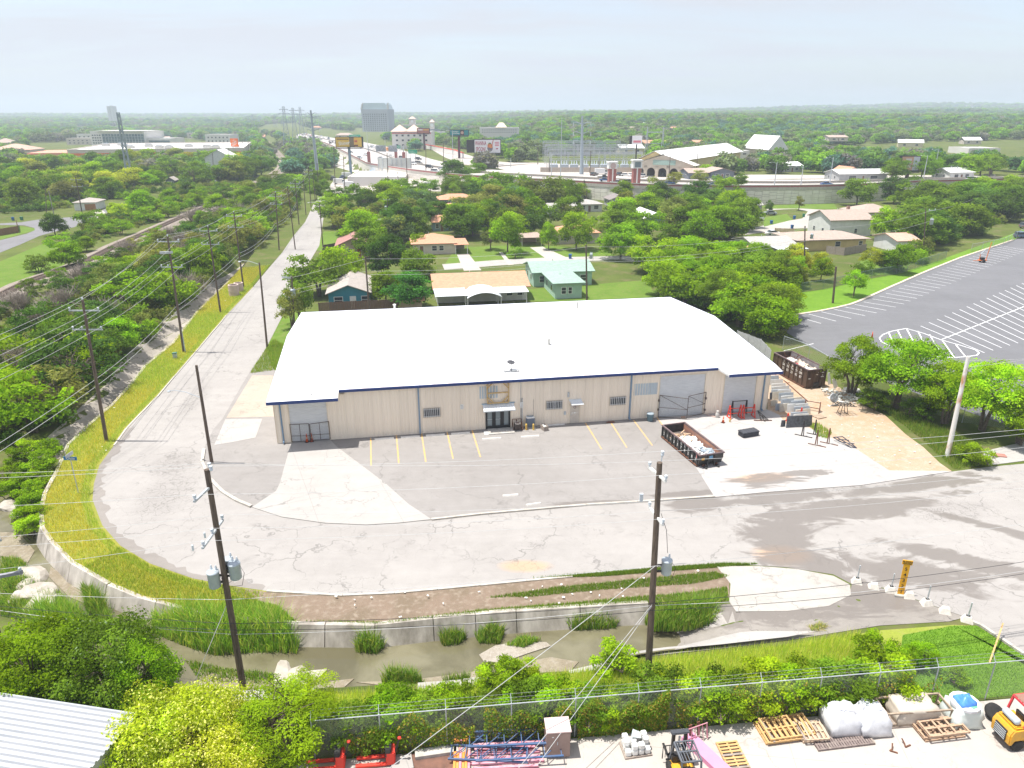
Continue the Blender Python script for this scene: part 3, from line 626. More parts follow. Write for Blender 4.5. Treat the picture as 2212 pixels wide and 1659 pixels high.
# vents, dish
def vent(k,a,b,h,r,label_m,cap=True):
    pts=roofcable([(k,a,b),(k,a,b+1)],.01,GREYC,'tmp');p=pts.data.vertices[0].co.copy();bpy.data.objects.remove(pts)
    m_=M();m_.lathe([(r*1.7,-.05),(r*1.6,.06),(r,.1),(r,h*.8)]+([(r*1.7,h*.82),(r*1.7,h*.93),(r*.4,h)] if cap else [(r,h)]),12,p.x,p.y,p.z);return m_.put('vent_pipe',label_m,roof)
vent('G',735,318,1.0,.12,mat('vent_grey',(.45,.44,.42)))
vent('G',519,590,.75,.14,MT['vent_grey']);vent('F',1283,362,.9,.14,WHITE);vent('G',308,473,.3,.05,MT['vent_grey'],False)
px,py=24.9,2.0;pz=rz_(py);m_=M()
m_.bar((px-.8,py-.35,pz+.03),(px+.8,py-.35,pz+.03),.1,.06).bar((px-.8,py+.35,pz+.06),(px+.8,py+.35,pz+.06),.1,.06).bar((px-.8,py-.4,pz+.04),(px-.8,py+.4,pz+.07),.1,.06).bar((px+.8,py-.4,pz+.04),(px+.8,py+.4,pz+.07),.1,.06).bar((px,py-.4,pz+.04),(px,py+.4,pz+.07),.1,.06)
m_.tube((px,py,pz),(px,py,pz+.9),.04);dm=m_.put('dish_mount',mat('steel_grey',(.25,.26,.28)),roof)
mt_=Matrix.Translation((px-.05,py-.05,pz+.95))@Matrix.Rotation(R(-50),4,'X')@Matrix.Rotation(R(15),4,'Y')
M().lathe([(.05,-.08),(.3,-.03),(.43,.06),(.44,.08),(.3,0),(.05,-.05)],20,mt=mt_).put('satellite_dish',mat('dish_grey',(.16,.16,.18)),dm,True)
for i,xx in enumerate((px-.45,px+.35)):M().cb(xx,py-.02,pz+.12,.55,.5,.14).put('ballast_block',WHITE,dm)
# downspouts
for xx,z1 in ((.66,5.2),(14.7,5.45),(37.9,5.45),(53.7,5.1)):
    mm=M().box(xx-.07,-.16,.25,xx+.07,-.035,z1-.05).box(xx-.07,-.4,.12,xx+.07,-.035,.3);mm.put('downspout',SPOUT,WH)
# roller doors
def roller(x0,x1,z1,nsl):
    o=M().box(x0-.02,-.03,z1,x1+.02,.06,z1+.1).put('roller_door',BEIGE2,WH);sl=M();z=.05
    dz=(z1-.05)/nsl
    for i in range(nsl):
        za=.05+i*dz;sl.add([(x0+.08,.09,za),(x1-.08,.09,za),(x1-.08,.055,za+dz*.3),(x0+.08,.055,za+dz*.3),(x1-.08,.06,za+dz*.75),(x0+.08,.06,za+dz*.75),(x1-.08,.09,za+dz),(x0+.08,.09,za+dz)],[(0,1,2,3),(3,2,4,5),(5,4,6,7)])
    sl.box(x0+.08,.1,.02,x1-.08,.14,z1);sl.put('slats',DOORW,o)
    for xx in (x0,x1-.08):M().box(xx,-.02,.02,xx+.08,.1,z1).put('door_rail',BEIGE2,o)
    M().box(x0+.08,.03,.02,x1-.08,.1,.1).put('bottom_bar',GALV,o)
for o in ((1.4,5.33,4.5,26),(41.2,46.65,4.92,28),(48.85,52.85,4.6,26)):roller(*o)
# gates in front of the roller doors
NETC=netmat('welded_mesh',(.2,.2,.2),.16,.07)
GATEM=mat('dark_gate_steel',(.07,.06,.06),(.12,.08,.06),4)
def gate(p0,p1,z0,z1a,z1b,brace,name='gate'):
    p0,p1=Vector((p0[0],p0[1],0)),Vector((p1[0],p1[1],0));u=Vector((0,0,1));f=M();r=.035
    A,B,Cc,D=p0+u*z0,p1+u*z0,p1+u*z1b,p0+u*z1a
    for a,b in ((A,B),(B,Cc),(Cc,D),(D,A)):f.tube(a,b,r,n=6)
    if brace==2:f.tube((A+B)/2,(Cc+D)/2,r*.8,n=6);f.tube(A.lerp(D,.33),B.lerp(Cc,.3),r*.7,n=6)
    else:f.tube(A.lerp(D,.45),B.lerp(Cc,.45),r*.8,n=6);f.tube((D if brace>0 else Cc),(B.lerp(Cc,.45) if brace>0 else A.lerp(D,.45)),r*.8,n=6)
    o=f.put(name,GATEM,WH)
    me=bpy.data.meshes.new('wire_mesh');off=Vector((0,.01,0));me.from_pydata([tuple(A),tuple(B),tuple(Cc),tuple(D)],[],[(0,1,2,3)])
    uv=me.uv_layers.new(name='UVMap');l=(B-A).length
    for i,c_ in enumerate(((0,0),(l,0),(l,z1b-z0),(0,z1a-z0))):uv.data[i].uv=c_
    me.materials.append(NETC);link('wire_mesh',me,o);return o
gate((1.45,-.18),(3.33,-.2),.18,2.15,2.1,2);gate((3.42,-.2),(5.35,-.18),.2,2.05,2.2,2)
gate((41.3,-.15),(44.25,-1.15),.12,2.75,2.5,1);gate((46.75,-.15),(44.35,-.95),.2,2.75,2.75,-1)
for xx,zz in ((41.25,1),(41.25,2.1),(46.8,.6),(46.8,2)):M().cb(xx,-.12,zz,.16,.16,.22).put('hinge',GATEM,WH)
# barred windows
FRAME=mat('window_frame_tan',(.52,.45,.37),(.44,.38,.31));BARW=mat('white_bar',(.72,.73,.74),(.6,.6,.6))
for x0,x1,z0,z1,nb in ((15.1,16.95,1.85,2.92,9),(28.38,30.25,1.83,2.88,10),(35.55,37.45,1.84,2.88,9)):
    w=M();w.box(x0,-.07,z0,x1,-.035,z0+.07).box(x0,-.07,z1-.07,x1,-.035,z1).box(x0,-.07,z0+.07,x0+.07,-.035,z1-.07).box(x1-.07,-.07,z0+.07,x1,-.035,z1-.07)
    o=w.put('window',FRAME,WH)
    M().box(x0+.07,-.045,z0+.07,x1-.07,-.036,z1-.07).put('pane',GLASS,o)
    M().box((x0+x1)/2-.02,-.06,z0+.07,(x0+x1)/2+.02,-.046,z1-.07).put('mullion',GALV,o)
    for i in range(nb):
        xx=x0+.12+(x1-x0-.24)*i/(nb-1);M().box(xx-.022,-.16,z0+.02,xx+.022,-.12,z1-.02).put('bar',BARW,o)
    for zz in (z0+.12,z1-.16):M().box(x0+.02,-.119,zz,x1-.02,-.09,zz+.04).put('bar',BARW,o)
# glazed entrance, awning, stoop
DKFR=mat('black_aluminium',(.025,.027,.03),rough=.4)
GL2=glass('door_glass',(.2,.24,.26))
en=M().box(21.75,-.05,.05,24.45,.02,.14).box(21.75,-.05,2.3,24.45,.02,2.42).put('entrance',DKFR,WH)
for i in range(3):
    x0=21.75+i*.9;d=M().box(x0,-.07,.14,x0+.2,.02,2.3).box(x0+.7,-.07,.14,x0+.9,.02,2.3).box(x0+.2,-.07,.14,x0+.7,.02,.4).box(x0+.2,-.07,2.15,x0+.7,.02,2.3).put('glass_door',DKFR,en)
    M().box(x0+.2,-.03,.4,x0+.7,-.01,2.15).put('pane',GL2,d)
    if i<2:M().box(x0+.2,-.12,1.15,x0+.7,-.075,1.2).put('push_bar',GALV,d)
AWN=mat('awning_metal',(.72,.75,.77),(.62,.65,.68),4,rough=.4,stretch=(6,.5,.5))
aw=M();n=12
for i in range(n):
    a=21.45+3.4*i/n;b=21.45+3.4*(i+1)/n
    aw.add([(a,-.04,2.95),(b-.03,-.04,2.95),(b-.03,-1.05,2.55),(a,-1.05,2.55),(a,-.04,2.92),(b-.03,-.04,2.92),(b-.03,-1.05,2.5),(a,-1.05,2.5)],[(0,3,2,1),(4,5,6,7),(0,4,7,3),(1,2,6,5),(3,7,6,2)])
aw.box(21.4,-1.08,2.44,24.9,-1.05,2.56);ao=aw.put('awning',AWN,WH)
M().bar((21.5,-.05,2.35),(21.5,-1.03,2.47),.04).bar((24.8,-.05,2.35),(24.8,-1.03,2.47),.04).put('bracket',GALV,ao)
M().box(21.35,-.1,2.93,24.95,-.02,3.02).put('flashing',mat('blue_steel',(.3,.42,.52)),ao)
bev(M().box(21.9,-1.55,-.02,24.7,-.1,.1).put('doorstep',CONC,WH),.02);M().box(21.45,-1.45,0,21.88,-.55,.05).put('step_slab',WHITE,WH)
# timber frame left from a removed sign, painted-over patches
SGN=mat('raw_timber',(.6,.42,.2),(.45,.3,.13),4)
sf=M();x0,x1,z0,z1,yy=21.95,24.25,3.1,5.4,-.22
for a,b in (((x0,z0),(x1,z0)),((x0,z1),(x1,z1)),((x0,z0),(x0,z1)),((x1,z0),(x1,z1)),((x0,(z0+z1)/2),(x1,(z0+z1)/2)),((x0+.72,z0),(x0,z0+.72)),((x1-.72,z0),(x1,z0+.75)),((x0+.6,z1),(x0,z1-.6)),((x1-.65,z1),(x1,z1-.7))):
    sf.bar((a[0],yy,a[1]),(b[0],yy,b[1]),.12,.12)
for xx in (x0+.1,x1-.1):sf.box(xx-.05,yy+.05,z0+.1,xx+.05,-.03,z0+.2);sf.box(xx-.05,yy+.05,z1-.2,xx+.05,-.03,z1-.1)
so=sf.put('sign_frame',SGN,WH);M().path([(22.6,-.12,5.2),(22.75,-.14,5.0),(22.7,-.12,4.4),(22.45,-.12,3.9),(22.3,-.12,3.5)],.015,5).put('loose_cable',GREYC,so)
def patch(x0,x1,z0,z1):
    o=panel(x0,x1,z0,z1,'painted_patch',WH,PALEB,-.008);return o
patch(21.13,23.1,3.6,4.98);patch(38.3,41.0,2.85,4.22)
# side door with its small awning, notices, meters, conduit
md=M().box(31.1,-.06,.1,32.16,-.035,2.25).put('side_door',mat('side_door_beige',(.6,.54,.47),(.52,.46,.4)),WH)
M().box(31.02,-.075,.08,31.1,-.03,2.33).box(32.16,-.075,.08,32.24,-.03,2.33).box(31.02,-.075,2.25,32.24,-.03,2.33).put('door_frame',BEIGE2,md)
M().lathe([(.03,0),(.05,.06),(.05,.1),(.02,.12)],10,mt=Matrix.Translation((31.22,-.06,1.1))@Matrix.Rotation(R(90),4,'X')).put('knob',GALV,md)
mt_=Matrix.Translation((31.62,-.064,1.95))@Matrix.Rotation(R(90),4,'X');M().lathe([(.16,0),(.16,.01)],18,mt=mt_).put('door_sign',mat('sign_brown',(.2,.12,.1)),md)
M().lathe([(.11,0),(.11,.012)],3,mt=mt_).put('door_emblem',WHITE,md)
for a,b in ((31.5,31.75),(31.3,31.4),(31.85,31.9)):M().box(a,-.068,1.2,b,-.061,1.35).put('notice',WHITE,md)
a2=M().add([(30.95,-.04,2.85),(32.3,-.04,2.85),(32.45,-.75,2.5),(31.1,-.75,2.5),(30.95,-.04,2.8),(32.3,-.04,2.8),(32.45,-.75,2.45),(31.1,-.75,2.45)],[(0,3,2,1),(4,5,6,7),(3,7,6,2),(0,4,7,3),(1,2,6,5)]).put('door_awning',AWN,WH);M().box(30.9,-.09,2.84,32.35,-.02,2.9).put('flashing',WHITE,a2)
M().box(30.75,-.14,3.2,30.95,-.035,3.75).put('wall_lamp',GALV,WH);M().box(30.4,-.14,1.15,30.62,-.035,1.5).put('meter_box',GREYBOX,WH)
M().box(19.05,-.045,2.55,19.4,-.035,3.1).put('wall_notice',WHITE,WH)
for i in range(3):M().box(19.1,-.05,2.66+.14*i,19.35,-.046,2.7+.14*i).put('notice_line',mat('grey_print',(.35,.35,.37)),WH)
M().box(25.5,-.16,2.35,25.85,-.04,2.95).put('wall_notice',WHITE,WH)
for i in range(3):M().box(25.55,-.168,2.47+.14*i,25.8,-.161,2.51+.14*i).put('notice_line',MT['grey_print'],WH)
M().path([(25.6,-.06,5.35),(25.6,-.06,.9),(25.55,-.06,.6)],.03,6).path([(25.75,-.08,3.4),(25.75,-.08,.6)],.06,6).put('conduit',GALV,WH)
M().path([(27,-.06,3.2),(27,-.06,.5)],.012,4).put('conduit',GREYC,WH)
for x0,x1 in ((-.02,.06),(54.34,54.43)):M().box(x0,-.03,0,x1,.2,5.1).put('corner_trim',BEIGE2,WH)
# ---------------------------------------------------------------- things standing in front of the warehouse
def stop(x,y,l=2.,rz=None,label='',wth=.16):
    p=g(x,y,.07);o=M().side([(-.5*wth-.03,0),(.5*wth+.03,0),(.5*wth-.02,.13),(-.5*wth+.02,.13)],-l/2,l/2).put('wheel_stop',mat('wheel_stop_concrete',(.72,.69,.64),(.6,.57,.53),3),loc=p,rz=(WA if rz is None else rz)+R(90));fixn(o)
    return tag(o,label,'wheel stop','concrete wheel stops')
for i,(a,b) in enumerate(((1197,545),(1413,530),(1621,515),(1830,500))):
    stop(*zo('J',a,b),2.,None,['pale wheel stop between the first two yellow lines, nearest the left roller door','pale wheel stop left of the blue-grey downspout, second from the left','pale wheel stop below the leftmost barred window','pale wheel stop fourth in the row, just left of the glass entrance'][i])
stop(*zo('J',2088,545),2.,None,'pale wheel stop out in front of the glass entrance step');stop(*zo('K',377,680),1.95,None,'pale wheel stop standing in front of the grey air conditioner')
stop(*zo('K',573,592),1.9,None,'pale wheel stop against the wall below the middle barred window')
stop(*zo('K',230,1125),1.4,WA,'short pale wheel stop alone near the street kerb');stop(*zo('K',403,1192),1.3,R(16),'grey chipped wheel stop nearest the street kerb')
def cone(p,label,h=.75,c=(.8,.12,.03),white=True):
    t_=thing('traffic_cone',label,'cone',p,rnd.uniform(0,1),'traffic cones');m_=mat('cone_orange',c,tuple(x*.8 for x in c),3)
    M().box(-.19,-.19,0,.19,.19,.04).put('base',RUBBER if h>.7 else m_,t_);M().lathe([(.15,.04),(.03,h),(.02,h+.005)],14).put('cone_body',m_,t_,True)
    if white:M().lathe([(.105,.3*h/.75),(.078,.46*h/.75),(.079,.461*h/.75),(.106,.3*h/.75)],14).put('band',mat('reflective_band',(.85,.45,.3)),t_,True)
cone(gz('J',557,570,.085),'taller orange traffic cone, left of the pair at the left gate',.95);cone(gz('J',597,565,.085),'orange traffic cone, right of the pair at the left gate',.95)
cone(gz('K',1833,573,.08),'orange and white cone beside the milk can by the right roller door',.75);cone(gz('H',1105,713,.03),'bright red cone alone on the asphalt parking lot',1.0,(.85,.05,.03),False)
cone(gz('H',1468,820,.03),'orange cone half hidden by the tree beside the hatched island',1.0)
# air conditioners, bollards, planter, bin
def louvred(w,d,h,m_,parent,name='cabinet'):
    b_=M().box(-w/2+.03,-d/2+.03,.06,w/2-.03,d/2-.03,h);o=b_.put(name,m_,parent);n=12
    for i in range(n):
        z=.12+(h-.2)*i/n;M().box(-w/2,-d/2,z,w/2,d/2,z+(h-.2)/n*.55).put('louvre',m_,o) if i%1==0 else None
    for sx_ in (-1,1):
        for sy in (-1,1):M().box(sx_*w/2-.03,sy*d/2-.03,0,sx_*w/2+.03,sy*d/2+.03,h).put('corner_post',m_,o)
    return o
ac=thing('air_conditioner','tall grey outdoor air conditioner with white fan top by the entrance','air conditioner',gz('K',376,603,.07),WA)
louvred(.86,.86,1.15,mat('ac_grey',(.2,.23,.29),(.16,.19,.24)),ac)
bev(M().box(-.46,-.46,1.15,.46,.46,1.27).put('fan_top',WHITE,ac),.04)
for r_ in (.38,.3,.22,.14):M().lathe([(r_,1.275),(r_,1.3),(r_-.03,1.3),(r_-.03,1.275)],20).put('fan_guard',GREYBOX,ac)
M().lathe([(.1,1.27),(.1,1.32)],12).put('motor',GALV,ac);M().path([(.46,.2,.9),(.62,.2,.95),(.66,.2,.6),(.6,.3,.2),(.45,.4,.1)],.035,6).put('pipe',BLACK,ac)
M().box(-.55,-.55,-.02,.55,.55,.06).put('pad',CONC,ac)
ac2=thing('air_conditioner','small rusty round-topped condenser inside an open steel angle frame','air conditioner',gz('K',283,625,.07),WA)
louvred(.6,.6,.7,mat('ac_brown',(.13,.1,.085),(.08,.06,.05)),ac2);M().lathe([(.3,.7),(.32,.72),(.32,.8),(.24,.82),(.22,.74),(.2,.72)],20).put('fan_ring',mat('ring_beige',(.55,.5,.45)),ac2);M().lathe([(.2,.7),(.2,.76)],14).put('fan',RUST,ac2)
fr=M()
for sx_ in (-.5,.5):
    fr.bar((sx_,.45,0),(sx_,.45,1.05),.05);fr.bar((sx_,.45,1.05),(sx_,-.35,.05),.05);fr.bar((sx_,.45,.03),(sx_,-.4,.03),.05)
fr.bar((-.5,.45,1.05),(.5,.45,1.05),.05);fr.put('frame',RUST,ac2);M().bar((-.05,.44,1.0),(.1,.42,.1),.1,.02).put('bent_panel',RUST,ac2)
YELP=mat('bollard_yellow',(.75,.5,.08),(.55,.35,.1),4)
for k_,(a,lab) in enumerate(((349,'short yellow bollard in front of the air conditioner, on the left'),(403,'short yellow bollard in front of the air conditioner, on the right'))):
    o=M().lathe([(.1,-.02),(.1,.62),(.08,.7),(.02,.72)],14).put('bollard',YELP,loc=gz('K',a,628,.07),smooth=False);tag(o,lab,'bollard','yellow bollards')
bx=thing('planter_box','weathered wooden box of scrap standing by the wall','box',gz('K',486,625,.07),WA+.25)
for a in (-1,1):M().box(-.28,a*.42-.02,0,.28,a*.42+.02,.5).put('side_board',WOODGREY,bx);M().box(a*.26-.02,-.4,0,a*.26+.02,.4,.5).put('side_board',WOODGREY,bx)
M().box(-.24,-.4,0,.24,.4,.3).put('filling',mat('scrap_dark',(.1,.08,.07)),bx);M().cb(.03,.05,.42,.14,.6,.08,.3,0,.1).cb(-.1,-.1,.44,.1,.5,.06,-.4).put('scrap',WHITE,bx)
bn=thing('trash_can','blue-grey dustbin with its lid on by the wide roller door','trash can',gz('K',1282,560,.07),0)
BIN=mat('bin_bluegrey',(.16,.25,.31),(.12,.2,.25));M().lathe([(.3,0),(.38,.8),(.4,.82),(.4,.86),(.36,.86)],18).put('body',BIN,bn,True);M().lathe([(.42,.86),(.42,.91),(.3,.98),(.06,1.0)],18).put('lid',mat('bin_lid',(.3,.36,.4)),bn,True)
for a in (-1,1):M().path([(a*.37,-.08,.62),(a*.45,-.08,.6),(a*.45,.08,.6),(a*.37,.08,.62)],.02,5).put('handle',BIN,bn)
mc=M().lathe([(.2,0),(.22,.03),(.22,.45),(.13,.6),(.12,.7),(.16,.72),(.16,.76),(.05,.8)],16).put('milk_can',mat('milk_can_grey',(.55,.53,.5)),loc=gz('K',1789,532,.08),smooth=True);tag(mc,'dented pale metal milk can left of the red racks','can')
py_=M().lathe([(.08,0),(.08,.35),(.06,.38)],10).put('bollard',YELP,loc=gz('K',1884,568,.08));tag(py_,'stubby yellow post between the cone and the red racks','bollard','yellow bollards')
sc_=M().bar((0,0,.05),(.9,-.7,.05),.16,.04).put('scrap_board',mat('pink_lumber',(.6,.42,.36)),loc=gz('K',1705,515,.08));tag(sc_,'scrap board lying by the siding left of the milk can','board')
bk_=bev(M().cb(0,0,.1,.5,.18,.18,.3).put('scrap_block',mat('brick_brown',(.4,.25,.18)),loc=gz('K',1533,537,.08)),.02);tag(bk_,'small brown block on the concrete beside the open gate','block')
bd=M().box(-.45,-.15,0,.45,.15,.05).box(-.4,-.1,.05,.35,.1,.1).box(-.3,-.12,.1,.4,.05,.15).put('lumber_pile',mat('dark_brown_wood',(.2,.1,.07)),loc=gz('K',985,572,.07),rz=WA);tag(bd,'little pile of dark brown boards against the wall','lumber')
# ================================================================ skips, racks and slabs beside the warehouse
def junk(name,n,x0,x1,y0,y1,z,dz,smin,smax,m_,parent,flatk=.5,seed=1):
    r=random.Random(seed);j=M()
    for i in range(n):
        s1,s2,s3=r.uniform(smin,smax),r.uniform(smin,smax),r.uniform(smin,smax)*flatk
        j.cb(r.uniform(x0,x1),r.uniform(y0,y1),z+r.uniform(0,dz),s1,s2,s3,r.uniform(0,3),r.uniform(-.5,.5),r.uniform(-.5,.5))
    o=j.put(name,m_,parent);o['kind']='stuff';return o
def skip(name,label,p,rz,Ln,Wd,Ht,nb,m_,rows,inner,slope_end=False):
    t=thing(name,label,'dumpster',p,rz);z0=.18;th=.08
    for y0,y1,nm in ((0,th,'side_wall'),(Wd-th,Wd,'side_wall')):
        o=M().box(th,y0,z0,Ln-(.0 if not slope_end else .35),y1,Ht).put(nm,m_,t)
        if slope_end:M().add([(Ln-.35,y0,z0),(Ln-.35,y0,Ht),(Ln,y0,Ht),(Ln,y0,Ht-.45),(Ln-.35,y1,z0),(Ln-.35,y1,Ht),(Ln,y1,Ht),(Ln,y1,Ht-.45)],[(0,3,2,1),(4,5,6,7),(2,3,7,6),(1,2,6,5),(0,4,7,3)]).put('side_wall',m_,t)
        for i in range(nb+1):
            xx=.05+(Ln-(.45 if slope_end else .1))*i/nb;yy=y0-.09 if y0==0 else y1
            M().box(xx-.05,yy,z0-.02,xx+.05,yy+.088,Ht-.07).put('rib',m_,o)
        yy=y0-.1 if y0==0 else y1-.06
        M().box(-.05,yy,Ht+.002,Ln+.06,yy+.16,Ht+.12).put('top_rail',mat('worn_rail',(.2,.13,.12),(.1,.08,.09),3),o)
    M().box(0,0,z0,th,Wd,Ht).put('end_door',m_,t)
    if slope_end:
        M().add([(Ln-.36,.08,z0),(Ln-.36,Wd-.08,z0),(Ln-.01,Wd-.08,Ht-.45),(Ln-.01,.08,Ht-.45)],[(0,1,2,3)]).put('end_wall',m_,t);M().box(Ln-.08,.08,Ht-.45,Ln,Wd-.08,Ht).put('end_wall',m_,t)
        for yy in (.85,1.6):M().bar((Ln+.04,yy,Ht-.05),(Ln+.02,yy,.1),.12,.1).put('post',m_,t)
    else:
        M().box(Ln-th,0,z0,Ln,Wd,Ht).put('end_wall',m_,t)
        for yy in (.35,Wd*.5-.45,Wd*.5+.45,Wd-.35):M().box(Ln,yy-.05,z0,Ln+.08,yy+.05,Ht).put('rib',m_,t)
        M().box(Ln+.02,Wd*.5-.4,.2,Ln+.1,Wd*.5+.4,.75).put('hook_recess',BLACK,t)
    for xx in (-.05,Ln-.06):M().box(xx,.062,Ht+.002,xx+.12,Wd-.062,Ht+.12).put('top_rail',MT['worn_rail'],t)
    M().box(th,th,z0,Ln-.36 if slope_end else Ln-th,Wd-th,z0+.05).put('floor',inner,t)
    M().box(th,Wd-th-.012,z0+.05,Ln-.36 if slope_end else Ln-th,Wd-th-.002,Ht-.02).put('inner_lining',inner,t)
    for yy in (.5,Wd-.7):M().box(-.1,yy,.06,Ln+.35,yy+.2,z0-.002).put('skid',m_,t)
    M().box(-.05,-.12,z0-.1,Ln-.3,0.02,z0-.02).put('base_rail',RUST,t)
    for yy in (.6,Wd-.6):
        for xx in (.4,Ln-.2):M().tube((xx,yy-.12,.14),(xx,yy+.12,.14),.14,n=12).put('roller',RUST,t)
    bw=(Ln-(.45 if slope_end else .1))/nb
    for z,size,items in rows:
        for i,s_ in items:txt(s_,size,WHITE,t,(.05+bw*(i+.5),-.006,z),(R(90),0,0))
    return t
SK1=mat('black_skip_paint',(.03,.032,.033),(.06,.055,.05),2,rough=.5);SKI=mat('rusty_lining',(.42,.2,.12),(.2,.13,.12),1.2,stretch=(.4,.4,2))
p=g(1429.5,944.6,.08);q=g(1510.5,1012.6,.08);d=q-p
s1=skip('roll_off_dumpster','black roll-off dumpster full of white rubble on the parking lot',p,math.atan2(d.y,d.x),7.5,2.55,1.32,10,SK1,
     [(.62,.42,list(enumerate('2103374287'))),(1.08,.38,[(3,'T'),(4,'I'),(5,'G'),(6,'E'),(7,'R')])],SKI,True)
M().box(6.82,-.012,.82,7.08,-.004,1.2).put('sticker',mat('red_white_sticker',(.8,.3,.3)),s1);M().box(7.502,.18,.85,7.51,.5,1.08).put('sticker',mat('orange_sticker',(.8,.4,.03)),s1);M().box(7.502,1.0,.9,7.51,1.4,1.2).put('sticker',mat('blue_sticker',(.15,.35,.55)),s1)
dj=thing('rubble_heap','heap of white rubble, planks and scrap lying in the black dumpster','rubble',s1.location+Vector((0,0,0)),s1.rotation_euler.z)
junk('white_rubble',210,2.0,6.9,.4,2.2,.45,.45,.15,.6,mat('white_rubble',(.78,.77,.75),(.6,.6,.6),2),dj,.35,3);junk('grey_rubble',14,5.0,6.8,1.2,2.2,.75,.25,.2,.5,mat('blue_grey_rubble',(.3,.36,.42)),dj,.4,4)
tb=M()
for i in range(22):a=rnd.uniform(1.0,2.6);b_=rnd.uniform(.4,2.1);tb.bar((a,b_,.5+rnd.uniform(0,.4)),(a+rnd.uniform(-1.2,1.2),b_+rnd.uniform(-.8,.8),.7+rnd.uniform(0,.4)),.1,.04)
tb.put('scrap_lumber',mat('scrap_lumber',(.72,.55,.38),(.55,.33,.2),3),dj);M().box(.3,.1,.25,7.,2.4,.55).put('fill',mat('fill_dark',(.12,.1,.09)),dj)
SK2=mat('brown_skip_paint',(.12,.075,.05),(.06,.04,.03),1.5,rough=.55,stretch=(1,1,.4))
p=Vector((34.75,90.4,.06));q=Vector((36.55,83.35,.06));d=q-p
s2=skip('roll_off_dumpster','tall dark brown roll-off dumpster beside the chain-link fence',p,math.atan2(d.y,d.x),7.25,2.6,2.4,8,SK2,
     [(2.05,.4,[(2,'T'),(3,'I'),(4,'G'),(5,'E'),(6,'R')]),(1.62,.44,[(2,'SA'),(3,'NI'),(4,'TA'),(5,'TI'),(6,'ON')]),(1.12,.44,[(2,'21'),(3,'03'),(4,'33'),(5,'42'),(6,'87')]),(.72,.34,[(2,' 1')])],mat('brown_lining',(.3,.28,.3),(.2,.18,.18),1))
for z,w in ((2.05,.34),(1.7,.14),(1.5,.4)):M().box(7.34,2.05-w/2,z-.05,7.345,2.05+w/2,z+.05).put('sticker',WHITE,s2)
M().box(7.34,.1,1.3,7.345,.4,1.4).put('sticker',WHITE,s2)
dj=thing('scrap_heap','heap of timber, mats and scrap filling the tall brown dumpster','scrap',s2.location,s2.rotation_euler.z)
M().box(.3,.2,.3,7.,2.4,1.75).put('fill',MT['fill_dark'],dj);junk('scrap_lumber',130,2.4,6.9,.3,2.2,1.75,.35,.1,.9,mat('pale_scrap',(.66,.58,.48),(.42,.33,.26),3),dj,.12,8)
junk('white_rubble',25,5.2,6.9,.3,1.4,1.9,.25,.2,.6,MT['white_rubble'],dj,.4,5);M().cb(2.4,.9,2.2,1.3,.9,.05,.2,.2).put('mattress',WHITE,dj);M().cb(4.3,.35,2.2,.4,.3,.3,.3).put('red_bucket',mat('red_plastic',(.7,.02,.08)),dj)
tb=M()
for i in range(14):a=rnd.uniform(.8,3.);tb.bar((a,rnd.uniform(.4,2.2),1.8),(a+rnd.uniform(-.8,.8),rnd.uniform(.4,2.2),2.5+rnd.uniform(-.2,.4)),.05)
tb.put('metal_scrap',RUST,dj)
# stone slabs leaning in rows
SLABC=[mat('slab_pale',(.6,.6,.58),(.5,.5,.49),2),mat('slab_bluegrey',(.38,.42,.46),(.3,.34,.38),2),mat('slab_beige',(.56,.52,.44),(.46,.42,.35),2),mat('slab_dark',(.1,.11,.12),(.05,.05,.06),4,rough=.3)]
def slabat(x,y,w,h,ci,lean,label,grp='stone slabs stacked beside the warehouse',rz=WA,th=.05):
    p=gz('L',x,y,.06);mt=Matrix.Rotation(-lean,4,'X');mm=M().add([(-w/2,0,0),(w/2,0,0),(w/2-rnd.uniform(0,.12),0,h),(-w/2+rnd.uniform(0,.15),0,h-rnd.uniform(0,.08)),(-w/2,th,0),(w/2,th,0),(w/2-.05,th,h),(-w/2+.05,th,h)],
        [(0,1,2,3),(7,6,5,4),(0,4,5,1),(1,5,6,2),(2,6,7,3),(3,7,4,0)],mt);o=mm.put('stone_slab',SLABC[ci],loc=p,rz=rz+rnd.uniform(-.05,.05));return tag(o,label,'slab',grp)
LB='cut stone slab leaning among the others in the rows beside the warehouse corner'
for x,y,w,h,ci in [(395,255,1.4,.8,1),(410,278,1.9,.7,0),(425,302,2.,.6,0),(440,328,2.5,.7,0),(445,345,2.6,.6,1),(400,385,1.4,.9,3),(425,385,1.6,.95,2),(470,372,1.8,1.,0),(480,395,1.9,1.,1),(490,410,1.7,.9,0),(395,432,.9,.7,2),(435,462,1.1,.8,1),
        (470,472,1.3,.95,2),(490,440,1.6,1.,1),(545,418,2.0,.8,2),(560,432,2.1,.8,0),(520,478,1.1,1.0,0),(572,450,2.0,.95,1),(588,470,2.0,.9,0),(596,484,1.95,.8,1),(604,498,1.95,.7,2)]:
    slabat(x,y,w,h,ci,.22,LB)
slabat(575,522,2.1,.75,1,.2,'broken-edged blue-grey slab with a red rack tip in front of it');slabat(590,540,1.9,.8,0,.2,'bright white slab standing right behind the large dark granite slab')
slabat(575,588,3.0,1.35,3,.12,'large dark veined granite slab at the front of the slab rows',th=.04);slabat(458,585,.55,.8,3,.05,'small black square slab left of the large granite slab')
slabat(845,300,1.4,1.3,2,.35,'broken pale slab leaning by the end of the brown dumpster',rz=.9);slabat(798,275,.5,1.5,0,.25,'narrow white broken slab piece standing beside the brown dumpster',rz=.5)
REDP=mat('red_rack_paint',(.72,.06,.03),(.6,.06,.04),3);BLKS=mat('black_steel',(.03,.03,.035),(.05,.045,.04))
